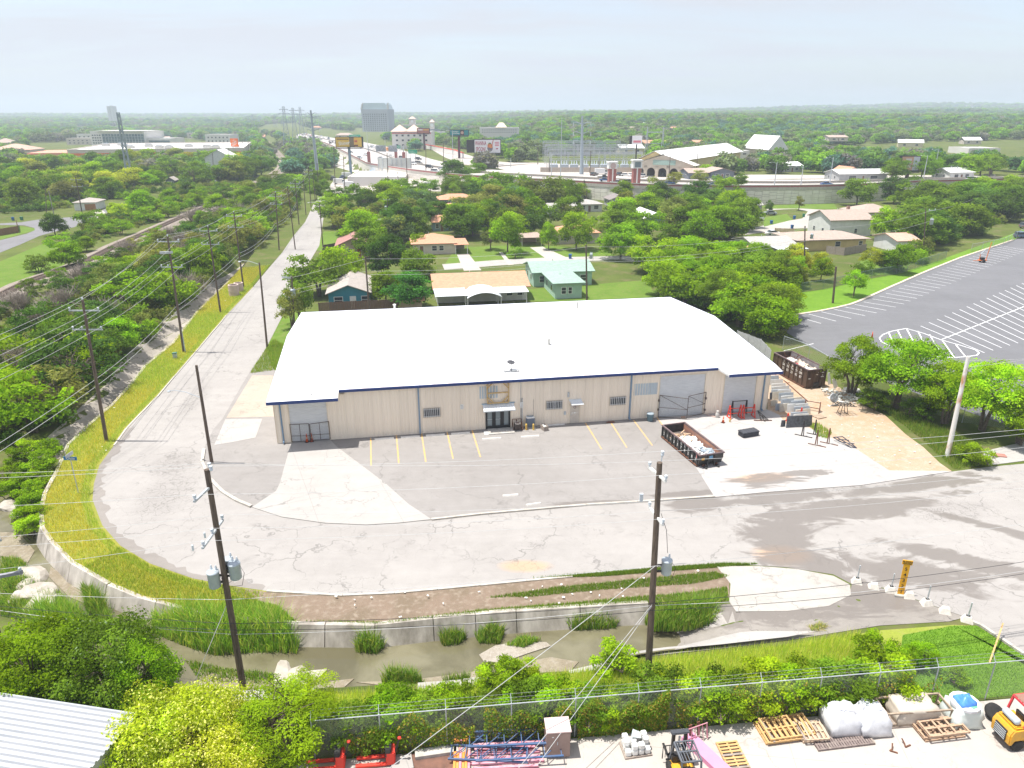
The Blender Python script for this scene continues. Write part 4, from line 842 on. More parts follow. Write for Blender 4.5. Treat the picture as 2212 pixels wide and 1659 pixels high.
def aframe(p,rz,w,h,span,m_,name,label,cat='rack',grp=None,rails=(.35,.75),foot=True):
    t=thing(name,label,cat,p,rz,grp)
    for xx in ((-span/2,span/2) if span else (0,)):
        f=M();f.bar((xx,-w/2,0.03),(xx,-.04,h),.09);f.bar((xx,w/2,.03),(xx,.04,h),.09);f.bar((xx,-w*.3,h*.35),(xx,w*.3,h*.35),.06)
        f.put('end_frame',m_,t)
        if foot:M().box(xx-.05,-w/2-.15,0,xx+.05,w/2+.15,.07).put('foot',m_,t)
    if span:
        for z in rails:M().bar((-span/2,.0,h*z),(span/2,.0,h*z),.07).put('rail',m_,t)
    return t
aframe(gz('K',1918,535,.08),WA,.8,1.5,1.3,REDP,'slab_rack','red A-frame slab rack at the left under the right canopy',grp='red slab racks');aframe(gz('K',2020,530,.08),WA,.8,1.5,1.3,REDP,'slab_rack','red A-frame slab rack at the right under the right canopy',grp='red slab racks')
aframe(gz('K',1950,505,.08),WA,.5,1.6,1.7,BLKS,'slab_rack','black upright frame standing behind the two red racks',rails=(.97,),foot=True)
for a,b_,lab in ((490,545,'red rack tip standing left in front of the slab rows'),(588,505,'red rack tip among the slabs behind the white slab')):aframe(gz('L',a,b_,.06),WA,.35,1.0,0,REDP,'slab_rack',lab,foot=True)
for a,b_,lab,m_ in ((597,650,'dark slab stand post, leftmost of the four, on the concrete',BLKS),(684,640,'dark slab stand post standing in the weeds patch',BLKS),(696,718,'rusty slab stand post nearest the street',RUST),(783,705,'rusty slab stand post, rightmost of the four',RUST)):
    t=thing('slab_stand',lab,'stand',gz('L',a,b_,.08),-.55,'slab stand posts');f=M().bar((-.06,0,.05),(0,0,1.75),.1).bar((.14,0,.05),(.02,0,1.75),.08);f.put('upright',m_,t);M().box(-.75,-.05,0,1.0,.05,.07).put('foot',m_,t)
def lyingframe(p,rz,pts,m_,label,base_=None):
    t=thing('scrap_rack',label,'frame',p,rz);f=M()
    for a,b_ in pts:f.bar(a,b_,.07)
    f.put('frame_bars',m_,t)
    if base_:M().bar(base_[0],base_[1],.1).put('base_bar',RUST,t)
lyingframe(gz('L',905,705,.05),-.35,[((-1.1,.3,.4),(-.2,.6,.5)),((-1.1,.3,.4),(.6,-1.,.05)),((-.2,.6,.5),(1.1,-.8,.05)),((-.6,.2,.3),(.4,.1,.4)),((-.2,-.2,.2),(.9,-.3,.25)),((-.85,.45,.45),(.9,-.85,.1)),((.6,-1.,.05),(1.1,-.8,.05))],mat('blue_black_steel',(.05,.06,.09)),'bent blue-black steel frame lying on the gravel edge')
lyingframe(gz('K',2130,555,.08),-.3,[((-.6,.5,.9),(.3,-.4,.05)),((-.6,.5,.9),(-.1,-.3,.05)),((-.35,.25,.6),(.55,-.1,.05)),((-.6,.5,.9),(.7,.0,.05)),((-.3,.1,.5),(.2,.1,.5))],BLKS,'collapsed black frame on a rusty base right of the red racks',((-.9,-.4,.05),(1.0,.15,.05)))
t=thing('work_stand','black steel work stand with a slotted tilted top on the gravel','stand',gz('L',890,490,.05),.15);f=M()
for a,b_ in (((-.5,-.35,0),(-.25,-.2,1.1)),((.5,-.35,0),(.25,-.2,1.1)),((-.5,.35,0),(-.25,.2,1.1)),((.5,.35,0),(.25,.2,1.1)),((-.45,-.3,.25),(.45,-.3,.25)),((-.45,.3,.25),(.45,.3,.25)),((-.4,-.3,.1),(-.4,.3,.1)),((.4,-.3,.1),(.4,.3,.1))):f.bar(a,b_,.05)
f.put('legs',BLKS,t);f=M()
for i in range(6):f.bar((-1.+.42*i,-.6,1.35-.06*i),(-.9+.42*i,.7,1.25-.06*i),.06)
for y_ in (-.5,0,.6):f.bar((-1.1,y_,1.32),(1.3,y_,1.02),.06)
f.put('slotted_top',BLKS,t)
t=thing('drum_fan','round grey wire-caged drum fan on a white stand','fan',gz('L',822,430,.05),.3);mt_=Matrix.Translation((0,0,1.0))@Matrix.Rotation(R(75),4,'X')
cg=M()
for r_ in (.2,.36,.5):cg.path([mt_@Vector((r_*math.cos(a*.4),r_*math.sin(a*.4),.14)) for a in range(17)],.012,4,False)
for k in range(16):a=k*math.pi/8;cg.bar(mt_@Vector((.05*math.cos(a),.05*math.sin(a),.16)),mt_@Vector((.52*math.cos(a),.52*math.sin(a),.02)),.01)
cg.put('cage',GALV,t);M().lathe([(.54,-.12),(.54,.02),(.52,.02),(.52,-.12)],24,mt=mt_).put('rim',GALV,t)
bl=M()
for k in range(4):
    a=k*math.pi/2;bl.add([mt_@Vector((.06*math.cos(a),.06*math.sin(a),0)),mt_@Vector((.45*math.cos(a-.35),.45*math.sin(a-.35),-.05)),mt_@Vector((.45*math.cos(a+.35),.45*math.sin(a+.35),.06))],[(0,1,2)])
bl.put('blade',mat('fan_grey',(.35,.36,.38)),t);M().bar((0,.05,.08),(0,.1,.95),.06).bar((-.7,0,.05),(.6,.1,.05),.08).bar((-.6,-.25,.05),(-.5,.3,.05),.08).bar((.5,-.2,.05),(.55,.35,.05),.08).put('stand',WHITE,t)
aframe(gz('L',668,465,.05),-.5,.9,1.2,1.6,RUST,'slab_rack','rust-brown slanted steel rack at the end of the slab rows',rails=(.3,.9))
t=thing('rusty_rail','long rusty steel bar running over the gravel to the brown rack','bar',(0,0,0));M().bar(gz('L',455,235,.1),gz('L',640,398,.12),.09).put('bar_length',RUST,t);M().bar(gz('L',390,190,.1),gz('L',500,262,.12),.3,.1).put('plank',mat('pinkish_plank',(.6,.4,.28)),t)
def pallet(p,rz,w,l,nt,label,m_,tilt=0,layers=1,grp='wooden pallets',nb=5,seed=0):
    t=thing('pallet',label,'pallet',p,rz,grp);r=random.Random(seed);z=0
    for ly in range(layers):
        off=(r.uniform(-.12,.12)*ly,r.uniform(-.1,.1)*ly)
        for i in range(3):yy=-w/2+.05+(w-.1)*i/2;M().box(-l/2+off[0],yy-.045+off[1],z+.02,l/2+off[0],yy+.045+off[1],z+.11).put('stringer',m_,t)
        for i in range(nt):xx=-l/2+.06+(l-.12)*i/(nt-1);M().box(xx-.055+off[0]+r.uniform(-.008,.008),-w/2+off[1],z+.112,xx+.055+off[0],w/2+off[1],z+.135).put('deck_board',m_ if r.random()>.12 else WOODGREY,t)
        for i in range(3):xx=-l/2+.06+(l-.12)*i/2;M().box(xx-.05+off[0],-w/2+off[1],z,xx+.05+off[0],w/2+off[1],z+.018).put('bottom_board',m_,t)
        z+=.137
    return t
pallet(gz('L',722,512,.05),.4,1.,1.2,7,'weathered pallet lying at the end of the slab rows',mat('old_pallet',(.5,.4,.3),(.38,.29,.21),5))
tbx=thing('tool_box','black low tool box with ribbed lid alone on the pale concrete','box',gz('L',206,645,.08),WA+.18);bev(M().box(-1.0,-.48,0,1.0,.48,.46).put('body',mat('black_plastic',(.035,.038,.045),(.05,.05,.06),3),tbx),.05);bev(M().box(-1.04,-.52,.465,1.04,.52,.58).put('lid',mat('dusty_black_plastic',(.07,.075,.085),(.05,.05,.06),4),tbx),.04)
for i in range(5):M().box(-.8+.4*i-.05,-.45,.582,-.8+.4*i+.05,.45,.61).put('lid_rib',MT['dusty_black_plastic'],tbx)
j=junk('rubble_scatter',120,38.2,43,78.5,83.4,.05,.08,.12,.6,mat('pale_rubble',(.68,.66,.62),(.52,.5,.46),2),None,.3,21);j['label']='scatter of pale broken stone by the brown dumpster'
# creek-side and street furniture
t=thing('street_sign','blue street name sign reading Chulie on a thin post in yellow grass','sign',gz('I',652,555),R(-4));M().tube((0,0,0),(0,0,3.9),.04).put('post',GALV,t)
BLUE=mat('sign_blue',(.02,.16,.42),(.02,.14,.38));M().box(-.62,-.015,3.35,.62,.015,3.68).put('name_plate',BLUE,t);txt('Chulie',.3,WHITE,t,(.04,-.02,3.51),(R(90),0,0));M().box(-.015,-.5,3.72,.015,.5,4.05).put('cross_plate',GALV,t)
# flood gauge and guard posts
GAU=mat('gauge_yellow',(.85,.44,.02),(.78,.38,.02),2,rough=.5);GB=Vector((27.6,42.5,.02))
t=thing('flood_gauge','tall orange flood gauge board numbered one to five at the crossing','gauge',GB,R(-14));H5=2.55
M().box(-.21,-.03,0,.21,.03,H5).put('board',GAU,t);bev(M().box(-.33,-.035,H5+.002,.33,.035,H5+.36).put('head_plate',GAU,t),.01)
for i,s_ in enumerate('12345'):txt(s_,.36,BLACK,t,(0,-.04,.32+.47*i),(R(90),0,0))
txt('FLOOD',.19,BLACK,t,(0,-.04,H5+.25),(R(90),0,0));txt('GAUGE',.16,BLACK,t,(0,-.04,H5+.1),(R(90),0,0));M().tube((0,.08,0),(0,.08,H5+.2),.05).put('post',GALV,t);bev(M().box(-.4,-.25,-.05,.4,.3,.1).put('footing',CONC,t),.03)
def gpost(k,x,y,post,label,rz):
    t=thing('guard_block',label,'guard post' if post else 'block',gz(k,x,y,.0),rz,'concrete guard blocks at the crossing');t.scale=(.7,.7,.85);mm=M().add([(-.55,-.45,-.05),(.55,-.45,-.05),(.55,.45,-.05),(-.55,.45,-.05),(-.3,-.22,.5),(.3,-.22,.5),(.3,.22,.5),(-.3,.22,.5)],[(0,3,2,1),(4,5,6,7),(0,1,5,4),(1,2,6,5),(2,3,7,6),(3,0,4,7)])
    bev(mm.put('block',mat('guard_concrete',(.74,.7,.64),(.58,.54,.48),3),t),.03)
    if post:M().tube((0,0,.5),(.04,.02,1.75),.07,n=10).put('pipe_post',GALV,t);M().box(-.18,-.14,.502,.18,.14,.53).put('base_plate',BLACK,t)
for a in [(965,350,1,'guard post on a chipped block beside the pale apron, farthest from the lawn'),(1085,385,0,'concrete block without a post between the two left guard posts'),(1205,410,1,'guard post on a block just left of the orange flood gauge'),(1335,450,0,'concrete block without a post right behind the flood gauge foot'),
          (1458,500,1,'guard post on a block right of the flood gauge'),(1590,560,0,'bare white concrete block, second from the lawn'),(1745,620,1,'guard post on a block at the edge of the lawn corner')]:gpost('Q',*a,rz=rnd.uniform(-.5,.1))
t=thing('pipe_ring','tall pinkish precast concrete manhole ring on the verge beside the street','concrete ring',gz('E',1945,240),0);PINKC=mat('pink_concrete',(.56,.44,.4),(.48,.38,.34),2)
M().lathe([(.95,0),(.95,.95),(.98,1.0),(.98,1.08),(.95,1.1),(.95,2.1),(.75,2.1),(.75,.05)],24).put('ring_wall',PINKC,t)
t=thing('pipe_ring','shorter pinkish concrete manhole ring behind the tall one','concrete ring',gz('E',1985,205),0);M().lathe([(.85,0),(.85,1.7),(.66,1.7),(.66,.05)],24).put('ring_wall',PINKC,t)
t=thing('utility_pedestal','small green and white utility pedestal in the verge grass','pedestal',gz('E',1455,760),.2);M().box(-.25,-.2,0,.25,.2,.7).put('body',GREYBOX,t);bev(M().box(-.3,-.25,.702,.3,.25,.85).put('cap',mat('pedestal_green',(.1,.22,.17)),t),.03)
# boulders
ROCK=mat('pale_limestone',(.46,.42,.365),(.32,.285,.24),1.2,bump=.5)
def rock(p,sx_,sy,sz,label,seed,grp='pale boulders in the creek'):
    bm=bmesh.new();bmesh.ops.create_icosphere(bm,subdivisions=2,radius=1);r=random.Random(seed)
    for v in bm.verts:
        k=1+r.uniform(-.16,.16);v.co=Vector((v.co.x*sx_*k,v.co.y*sy*k,max(v.co.z,-.3)*sz*k))
    me=bpy.data.meshes.new('boulder');bm.to_mesh(me);bm.free();me.materials.append(ROCK);o=link('boulder',me,None,p,r.uniform(0,3));return tag(o,label,'boulder',grp)
for i,(k,a,b_,s1_,s2_,s3_,lab) in enumerate([('I',260,1240,1.6,1.0,.6,'flat pale boulder by the creek near the curved wall'),('I',300,1385,1.4,1.0,.7,'large pale boulder in the middle of the creek grass'),('I',220,1320,.8,.6,.5,'smaller pale boulder above the large one in the creek grass'),
      ('I',350,1480,1.9,1.1,.7,'long pale boulder at the water beside the reeds'),('I',140,1430,.9,.6,.5,'pale boulder left of the large one in the creek grass'),('I',430,1440,.7,.5,.4,'small pale boulder at the water edge by the reeds'),('I',70,660,1.2,.8,.5,'pale boulder at the left picture edge beside leafy weeds'),('I',140,735,.8,.5,.4,'pale boulder below the leafy weeds at the brown pool'),('I',280,1270,.6,.5,.4,'small stone right beside the flat boulder')]):
    p=gz(k,a,b_,-1.25);p.z=-1.3;rock(p,s1_,s2_,s3_,lab,i)
for i,(k,a,b_,s1_) in enumerate([('N',330,925,1.8),('N',470,955,2.0),('N',420,915,1.2)]):p=gz(k,a,b_,-1.1);p.z=-1.28;rock(p,s1_*.8,.6,.16,'flat white slab of rock on the near bank below the left pole',40+i,'flat white rocks on the near bank')
# stop board and stick near the lawn
t=tag(M().bar(gz('Q',1905,915,0),gz('Q',1975,725,0)+Vector((0,0,1.)),.09).put('wooden_stake',WOOD,None),'yellow wooden stake slanting on the lawn by the fence','stake')
tp=M().box(-.6,-.35,0,.6,.35,.12).put('drain_cover',mat('rust_red_plate',(.42,.2,.16),(.33,.15,.12),2),loc=gz('L',2030,795,.02),rz=-.25);tag(tp,'rust-red drain plate in the pavement at the right','drain cover')
wk=flat('pavement',GP([(2128,975),(2212,955),(2400,930),(2400,975),(2212,996),(2135,1006),(2120,990)]),LIGHTC,.05);struct(wk)
# ================================================================ utility poles and wires
INS=mat('insulator_grey',(.62,.66,.7),(.55,.6,.64),3,rough=.35)
def polerod(t,h,r0,r1,lean,m_):
    return M().path([(0,0,-.3),(lean[0]*.5,lean[1]*.5,h*.5),(lean[0],lean[1],h)],[r0,(r0+r1)/2,r1],12).put('pole_shaft',m_,t)
def arm(t,z,a,l0,l1,ins,m_=None,w=.12,hi=.26,lean=(0,0),dx=0):
    ca,sa=math.cos(a),math.sin(a);o=M().bar((lean[0]+ca*l0+dx,lean[1]+sa*l0,z),(lean[0]+ca*l1+dx,lean[1]+sa*l1,z),w).put('crossarm',m_ or GALV,t)
    for s_ in ins:
        x,y=lean[0]+ca*s_+dx,lean[1]+sa*s_
        M().lathe([(.03,0),(.03,.08),(.09,.1),(.09,.17),(.06,.19),(.09,.2),(.09,.27),(.05,.3)],10,x,y,z+.06).put('insulator',INS,o)
    return o
def can(t,x,y,z,s_=1.,m_=GREYBOX,bush=2):
    o=M().lathe([(.26*s_,0),(.3*s_,.05),(.3*s_,.85*s_),(.32*s_,.87*s_),(.31*s_,.95*s_),(.1,1.0*s_)],18,x,y,z).put('transformer',m_,t,True)
    for k in range(bush):a=k*1.7+.6;M().lathe([(.04,0),(.07,.04),(.05,.12),(.07,.16),(.05,.26),(.03,.34)],8,x+.17*math.cos(a)*s_,y+.17*math.sin(a)*s_,z+.93*s_).put('bushing',INS,o)
    M().bar((0,0,z+.6*s_),(x*.7,y*.7,z+.6*s_),.1).bar((0,0,z+.2*s_),(x*.7,y*.7,z+.2*s_),.1).put('bracket',BLACK,o)
    M().path([(x+.28*s_,y,z+.8*s_),(x+.5*s_,y-.1,z+.4*s_),(x+.3*s_,y-.1,z-.4),(.1,0,z-.5)],.015,4).put('lead',BLACK,o);return o
def pole(label,x,yb,yt,r0=.17,r1=.11,lean=None,m_=WOODPOLE,xt=None,z=0,grp=None,name='utility_pole',cat='utility pole'):
    b_=g(x,yb,z);h=hgt(x,yb,yt,z);t=thing(name,label,cat,b_,0,grp)
    if lean is None:
        lean=(0,0)
        if xt is not None:d=ray(xt,yt);lean=(d.x/d.y*b_.y-b_.x,0)
    polerod(t,h,r0,r1,lean,m_);t['h']=h;return t,b_,h,lean
def wire(name,label,pts,sag=.5,r=.016,m_=WIRE,cat='power line',grp='overhead wires',n=10):
    out=[]
    for a,b_ in zip(pts[:-1],pts[1:]):
        a,b_=Vector(a),Vector(b_);l=(b_-a).length;s_=sag*(l/30)**2 if l<60 else sag*2.2
        for i in range(n):f=i/n;p=a.lerp(b_,f);p.z-=4*s_*f*(1-f);out.append(p)
    out.append(Vector(pts[-1]));o=M().path(out,r,4,False).put(name,m_);return tag(o,label,cat,grp)
# near line along the creek
P1=pole('tall dark utility pole with two grey transformers by the creek bank',525,1483,1014,.2,.14,(0,0));t1,b1,h1,_=P1
P2=pole('tall dark utility pole with one transformer standing before the tall grass',1399,1477,999,.21,.15,(-.35,0));t2,b2,h2,l2=P2
b3=g(8,1412);t3=thing('utility_pole','dark utility pole cut by the left picture edge with a wide crossarm','utility pole',b3);h3=12.6;polerod(t3,h3,.2,.14,(0,0),WOODPOLE)
NEAR=R(-97)
def pt(t,h,a,s_,lean=(0,0),up=.36):return Vector((t.location.x+lean[0]*h/14.5+math.cos(a)*s_,t.location.y+lean[1]+math.sin(a)*s_,h+up))
# attach heights: two on top, one on the upper arm, three on the lower arm
arm(t1,h1-1.05,NEAR,-.1,1.55,[1.45]);M().bar((.0,.1,h1-.6),(.15,.1,h1+.1),.06).put('pin',GALV,t1)
for s_ in ((.06,.25),(.28,-.1)):M().lathe([(.03,0),(.09,.05),(.09,.14),(.06,.17),(.09,.2),(.09,.3),(.04,.33)],10,s_[0],s_[1],h1-.05).put('insulator',INS,t1)
arm(t1,h1-3.6,NEAR+.12,-.9,1.9,[-.85,.55,1.75])
for s_ in (.75,1.95):M().lathe([(.05,0),(.06,.3),(.03,.34)],8,math.cos(NEAR)*s_-.25,math.sin(NEAR)*s_,h1-3.7).put('fuse_cutout',INS,t1)
can(t1,-.5,-.25,h1-7.2,1.08);can(t1,.58,.12,h1-6.9,1.08);can(t1,.12,.5,h1-6.7,.9,bush=1)
arm(t2,h2-.75,R(-70),-1.0,.75,[-.95,.7],WHITE,lean=l2);M().bar((.05-.3,.15,h2-.4),(.12-.3,.3,h2+.25),.06).put('pin',GALV,t2);M().lathe([(.03,0),(.09,.05),(.09,.14),(.06,.17),(.09,.2),(.09,.3),(.04,.33)],10,.14-.3,.32,h2+.2).put('insulator',INS,t2)
arm(t2,h2-3.3,R(-78),-1.1,.85,[-1.05,.0,.8],WHITE,lean=(l2[0]*.75,0));M().cb(-1.0,.9,h2-2.6,.18,.16,.45).put('fuse_cutout',INS,t2)
can(t2,.52,.05,h2-7.0,.98,bush=1);M().path([(.5,0,h2-5.6),(.35,.1,h2-4.2),(0,.2,h2-3.2)],.014,4).put('lead',BLACK,t2)
arm(t3,h3-2.2,R(60),-.4,1.3,[1.2],mat('weathered_arm',(.3,.3,.33)),.18);arm(t3,5.6,R(20),-.3,2.2,[2.1],MT['weathered_arm'],.2);arm(t3,7.5,R(60),-.4,1.6,[1.5,.8]);arm(t3,h3-.6,R(70),-.3,1.4,[-.2,1.3])
EN=Vector((52,42.5,0));PR=(NEAR,-1)
def nb(i):
    zl=[(12.6,.3),(12.5,-.1),(11.2,-1.1),(8.1,.6),(7.8,0),(6.6,-.7)][i];L_=Vector((b3.x,b3.y+zl[1],zl[0]))
    a=[pt(t1,h1-.05,NEAR,-.25,up=.3)+Vector((.06,0,0)),pt(t1,h1-.05,NEAR,.1,up=.3)+Vector((.28,0,0)),pt(t1,h1-1.05,NEAR,1.45),pt(t1,h1-3.6,NEAR+.12,-.85),pt(t1,h1-3.6,NEAR+.12,.55),pt(t1,h1-3.6,NEAR+.12,1.75)][i]
    l_=Vector((l2[0],0,0))
    b_=[pt(t2,h2-.75,R(-70),-.95)+l_,Vector((b2.x+l2[0]+.16,b2.y+.32,h2+.5)),pt(t2,h2-.75,R(-70),.7)+l_,pt(t2,h2-3.3,R(-78),-1.05)+l_*.75,pt(t2,h2-3.3,R(-78),0)+l_*.75,pt(t2,h2-3.3,R(-78),.8)+l_*.75][i]
    e=EN+Vector((0,[.9,.3,-.7,.9,0,-.8][i],[15.2,15.6,15.2,12.4,12.4,12.4][i]));return [L_+Vector((-4,-1,0)),L_,a,b_,e]
WL=['highest near overhead wire, on the far side of the pole tops','second highest near overhead wire, over the pole tops','near overhead wire on the arm end nearest the camera','lower near overhead wire on the far arm end','lower near overhead wire in the middle of the arm','lowest of the six arm wires of the near poles']
for i in range(6):wire('power_line',WL[i],nb(i),.35,.011)
def along(z1_,z2_,ze,z3_,dy=0):return [Vector((b3.x-4,b3.y-1,z3_)),Vector((b3.x,b3.y+dy-.2,z3_)),Vector((b1.x,b1.y+dy-.2,z1_)),Vector((b2.x+l2[0]*.5,b2.y+dy-.22,z2_)),EN+Vector((0,dy,ze))]
wire('power_line','bright neutral wire tied to the near poles below the transformers',along(6.4,8.5,9.2,4.8),.25,.014)
wire('communication_cable','upper dark communication cable low on the near poles',along(4.75,6.0,6.4,3.9),.35,.018,WIREDK,'cable');wire('communication_cable','lower dark communication cable low on the near poles',along(4.3,5.5,5.9,3.2),.55,.018,WIREDK,'cable');wire('communication_cable','pale thick cable just under the dark ones on the near poles',along(3.9,5.75,6.1,3.5,.12),.6,.016,WIRE,'cable')
x2=b2.x+l2[0]*.5
wire('service_wire','pale service wire slanting from the right pole to the lower left',[(x2,b2.y-.2,8.5),(-5.6,24.6,4)],.3,.02,WIRE,'cable');wire('service_wire','left of two service wires running down to the brown cabinet',[(x2,b2.y-.2,5.9),(.2,25.3,3)],.15,.016,WIRE,'cable');wire('service_wire','right of two service wires running down to the brown cabinet',[(x2,b2.y-.2,5.8),(1.2,25.6,3)],.15,.016,WIRE,'cable')
gy=wire('guy_wire','taut guy wire from the left near pole down to the bushes',[(b1.x,b1.y,6.2),tuple(g(405,1510))],0,.02,WIRE,'cable')
# line beside the street on the left
def twoarm(spec,label,arms,r=.16,xt=None,tall=1.5,ins3=True):
    x,yb,yt=spec;t,b_,h,ln=pole(label,x,yb,yt,r,r*.65,xt=xt,grp='poles along the street by the creek');A=[]
    for i,z in enumerate(arms):
        arm(t,z,0,-tall,tall,[-tall+.1,tall-.1]+([-.5] if i else []),lean=(ln[0]*z/h,0));A+=[Vector((b_.x+ln[0]+s_,b_.y,z+.35)) for s_ in ((-tall+.1,tall-.1) if i==0 else (-tall+.1,-.5,tall-.1))]
    M().lathe([(.03,0),(.09,.1),(.09,.2),(.05,.3)],8,ln[0],0,h).put('insulator',INS,t);return [Vector((b_.x+ln[0],b_.y,h+.3))]+A,t
def hz(x,yb,y):return hgt(x,yb,y)
Pa,ta=twoarm((230,953,648),'dark street pole with two pale crossarms nearest on the grassy verge',[hz(230,953,671),hz(230,953,712)],.19,178)
Pb,tb_=twoarm((397,761,511),'second street pole on the verge with a pale riser pipe at its foot',[hz(397,761,522),hz(397,761,577)],.18,362)
M().tube((.2,0,.1),(.15,0,6.2),.1,.1).put('riser_pipe',mat('riser_grey',(.4,.5,.53)),tb_);M().cb(0,-.2,hz(397,761,545),1.6,.3,.3,.3).put('switch_arm',GALV,tb_)
Pc,tc_=twoarm((476.5,675,490),'third street pole on the verge counting up from the near end',[hz(476.5,675,499),hz(476.5,675,528)],.17,449)
Pd,td=twoarm((526,620,459),'fourth street pole on the verge, just past the concrete rings',[hz(526,620,467),hz(526,620,491)],.17,505)
Pe,te=twoarm((603,540,416),'fifth street pole on the verge beside the narrowing street',[hz(603,540,424),hz(603,540,441)],.17,595)
Pf,tf=twoarm((646,485,388),'sixth street pole, seen above the trees where the street narrows',[hz(646,485,396),hz(646,485,405)],.17,637)
Pg,tg=twoarm((672,448,360),'far street pole near the end of the street',[hz(672,448,368),hz(672,448,376)],.17,666)
END=[p+Vector((-5,-40,-.5)) for p in Pa]
for i,lab in enumerate(['topmost wire of the street poles along the verge','upper arm wire of the street poles on the tree side','upper arm wire of the street poles on the road side','lower arm wire of the street poles on the tree side','lower middle wire of the street poles','lower arm wire of the street poles on the road side']):
    wire('power_line',lab,[END[i]]+[P[i] for P in (Pa,Pb,Pc,Pd,Pe,Pf,Pg)],.45,.016)
for k_,(z1_,lab) in enumerate(((6.6,'upper low cable slung between the street poles over the creek'),(5.9,'lower low cable slung between the street poles over the creek'))):
    wire('communication_cable',lab,[Vector((ta.location.x-5,ta.location.y-40,z1_-1))]+[Vector((t_.location.x-.2,t_.location.y,z1_)) for t_ in (ta,tb_,tc_,td,te,tf)],.5,.025,WIRE,'cable')
for x,yb,yt,xt,lab in ((638,539,402,621,'slanting dark pole at the street edge behind the fifth pole'),(661,464,375,654,'dark pole between the far street poles'),(681,435,373,676,'dark pole close to the far street end'),(689,427,352,685,'last dark pole at the street end'),
        (188,572,480,176,'dark leaning pole in the scrub'))[:4]:pole(lab,x,yb,yt,.15,.1,xt=xt,grp='poles along the street by the creek')
def lamp(t,z,a,l,m_=GALV,lean=(0,0)):
    ca,sa=math.cos(a),math.sin(a);o=M().path([(lean[0],lean[1],z),(lean[0]+ca*l*.5,lean[1]+sa*l*.5,z+.5),(lean[0]+ca*l*.85,lean[1]+sa*l*.85,z+.6),(lean[0]+ca*l,lean[1]+sa*l,z+.5)],.035,6).put('lamp_arm',m_,t)
    M().lathe([(.05,0),(.16,.03),(.18,.1),(.1,.2)],10,lean[0]+ca*(l+.1),lean[1]+sa*(l+.1),z+.36).put('lamp_head',m_,o);return o
tl,bl_,hl,ll=pole('dark street lamp pole leaning over the road corner',458,1002,789,.17,.12,xt=424,name='street_lamp',cat='street lamp');lamp(tl,hl*.68,R(170),3.2,lean=(ll[0]*.7,0))
tl,bl_,hl,ll=pole('dark street lamp pole at the road edge by the building corner',577,750,567,.16,.11,xt=560,name='street_lamp',cat='street lamp');lamp(tl,hl-.3,R(185),2.6,lean=ll)
tl,bl_,hl,ll=pole('dark street lamp pole right of the narrow far street',698,538,439,.15,.1,xt=690,name='street_lamp',cat='street lamp');lamp(tl,hl-.3,R(185),2.6,lean=ll)
tn,bn_,hn,ln_=pole('utility pole with a transformer among small trees by the street',636,712,597,.17,.12,xt=630);can(tn,.45,-.1,hn-3.3,1.3);M().cb(-.4,0,hn-.2,1.3,.2,.2,.5,0,.3).cb(.1,-.3,hn-.1,.9,.2,.2,.9,0,.3).put('switch_arm',GALV,tn)
to,bo_,ho,lo_=pole('plain dark pole rising behind the warehouse left half',799,690,555,.16,.12,xt=789);tp_,bp_,hp,lp=pole('plain brown pole rising behind the warehouse roof beside the mint house',1268,660,529,.17,.13,xt=1266);can(tp_,.4,-.1,hp-2.4,.9)
tq,bq,hq,lq=pole('brown pole with a transformer behind the bushes near the yellow house',1737,600,488,.17,.12,xt=1739);can(tq,.4,.1,hq-2.6,1.)
pole('short dark pole on the lawn beside the small tree',1799,655,576,.2,.16,xt=1806)
ts,bs_,hs,ls=pole('pole with a transformer rising from the trees by the asphalt lot',1995,546,449,.17,.12,xt=2000);can(ts,.45,0,hs-4,1.4);arm(ts,hs-.6,.3,-1,1,[-.9,.9])
tt_,btt,ht,lt=pole('far pole with a transformer among the trees at the right edge',2119,462,412,.17,.12,xt=2121);can(tt_,.45,0,ht-4.5,1.4)
Z9=0
for pa,pb,lab in (((bn_,hn),(bo_,ho),'wires from the small-tree pole to the pole behind the warehouse'),((bo_,ho),(bp_,hp),'wires behind the warehouse between its two rear poles'),((bp_,hp),(bq,hq),'wires from the rear warehouse pole over the bushes')):
    for k_ in range(3):wire('power_line',['upper','middle','lower'][k_]+' of the '+lab,[Vector((pa[0].x,pa[0].y,pa[1]-.3-k_*[0,2.,2.6][k_]/max(k_,1))),Vector((pb[0].x,pb[0].y,pb[1]-.3-k_*[0,2.,2.6][k_]/max(k_,1)))],.4,.018)
for k_ in range(2):wire('power_line',['upper','lower'][k_]+' wire from the yellow-house pole to the transformer pole by the lot',[Vector((bq.x,bq.y,hq-.4-2.2*k_)),Vector((bs_.x,bs_.y,hs-.6-2.6*k_)),Vector((btt.x,btt.y,ht-.6-2.6*k_))],.4,.02)
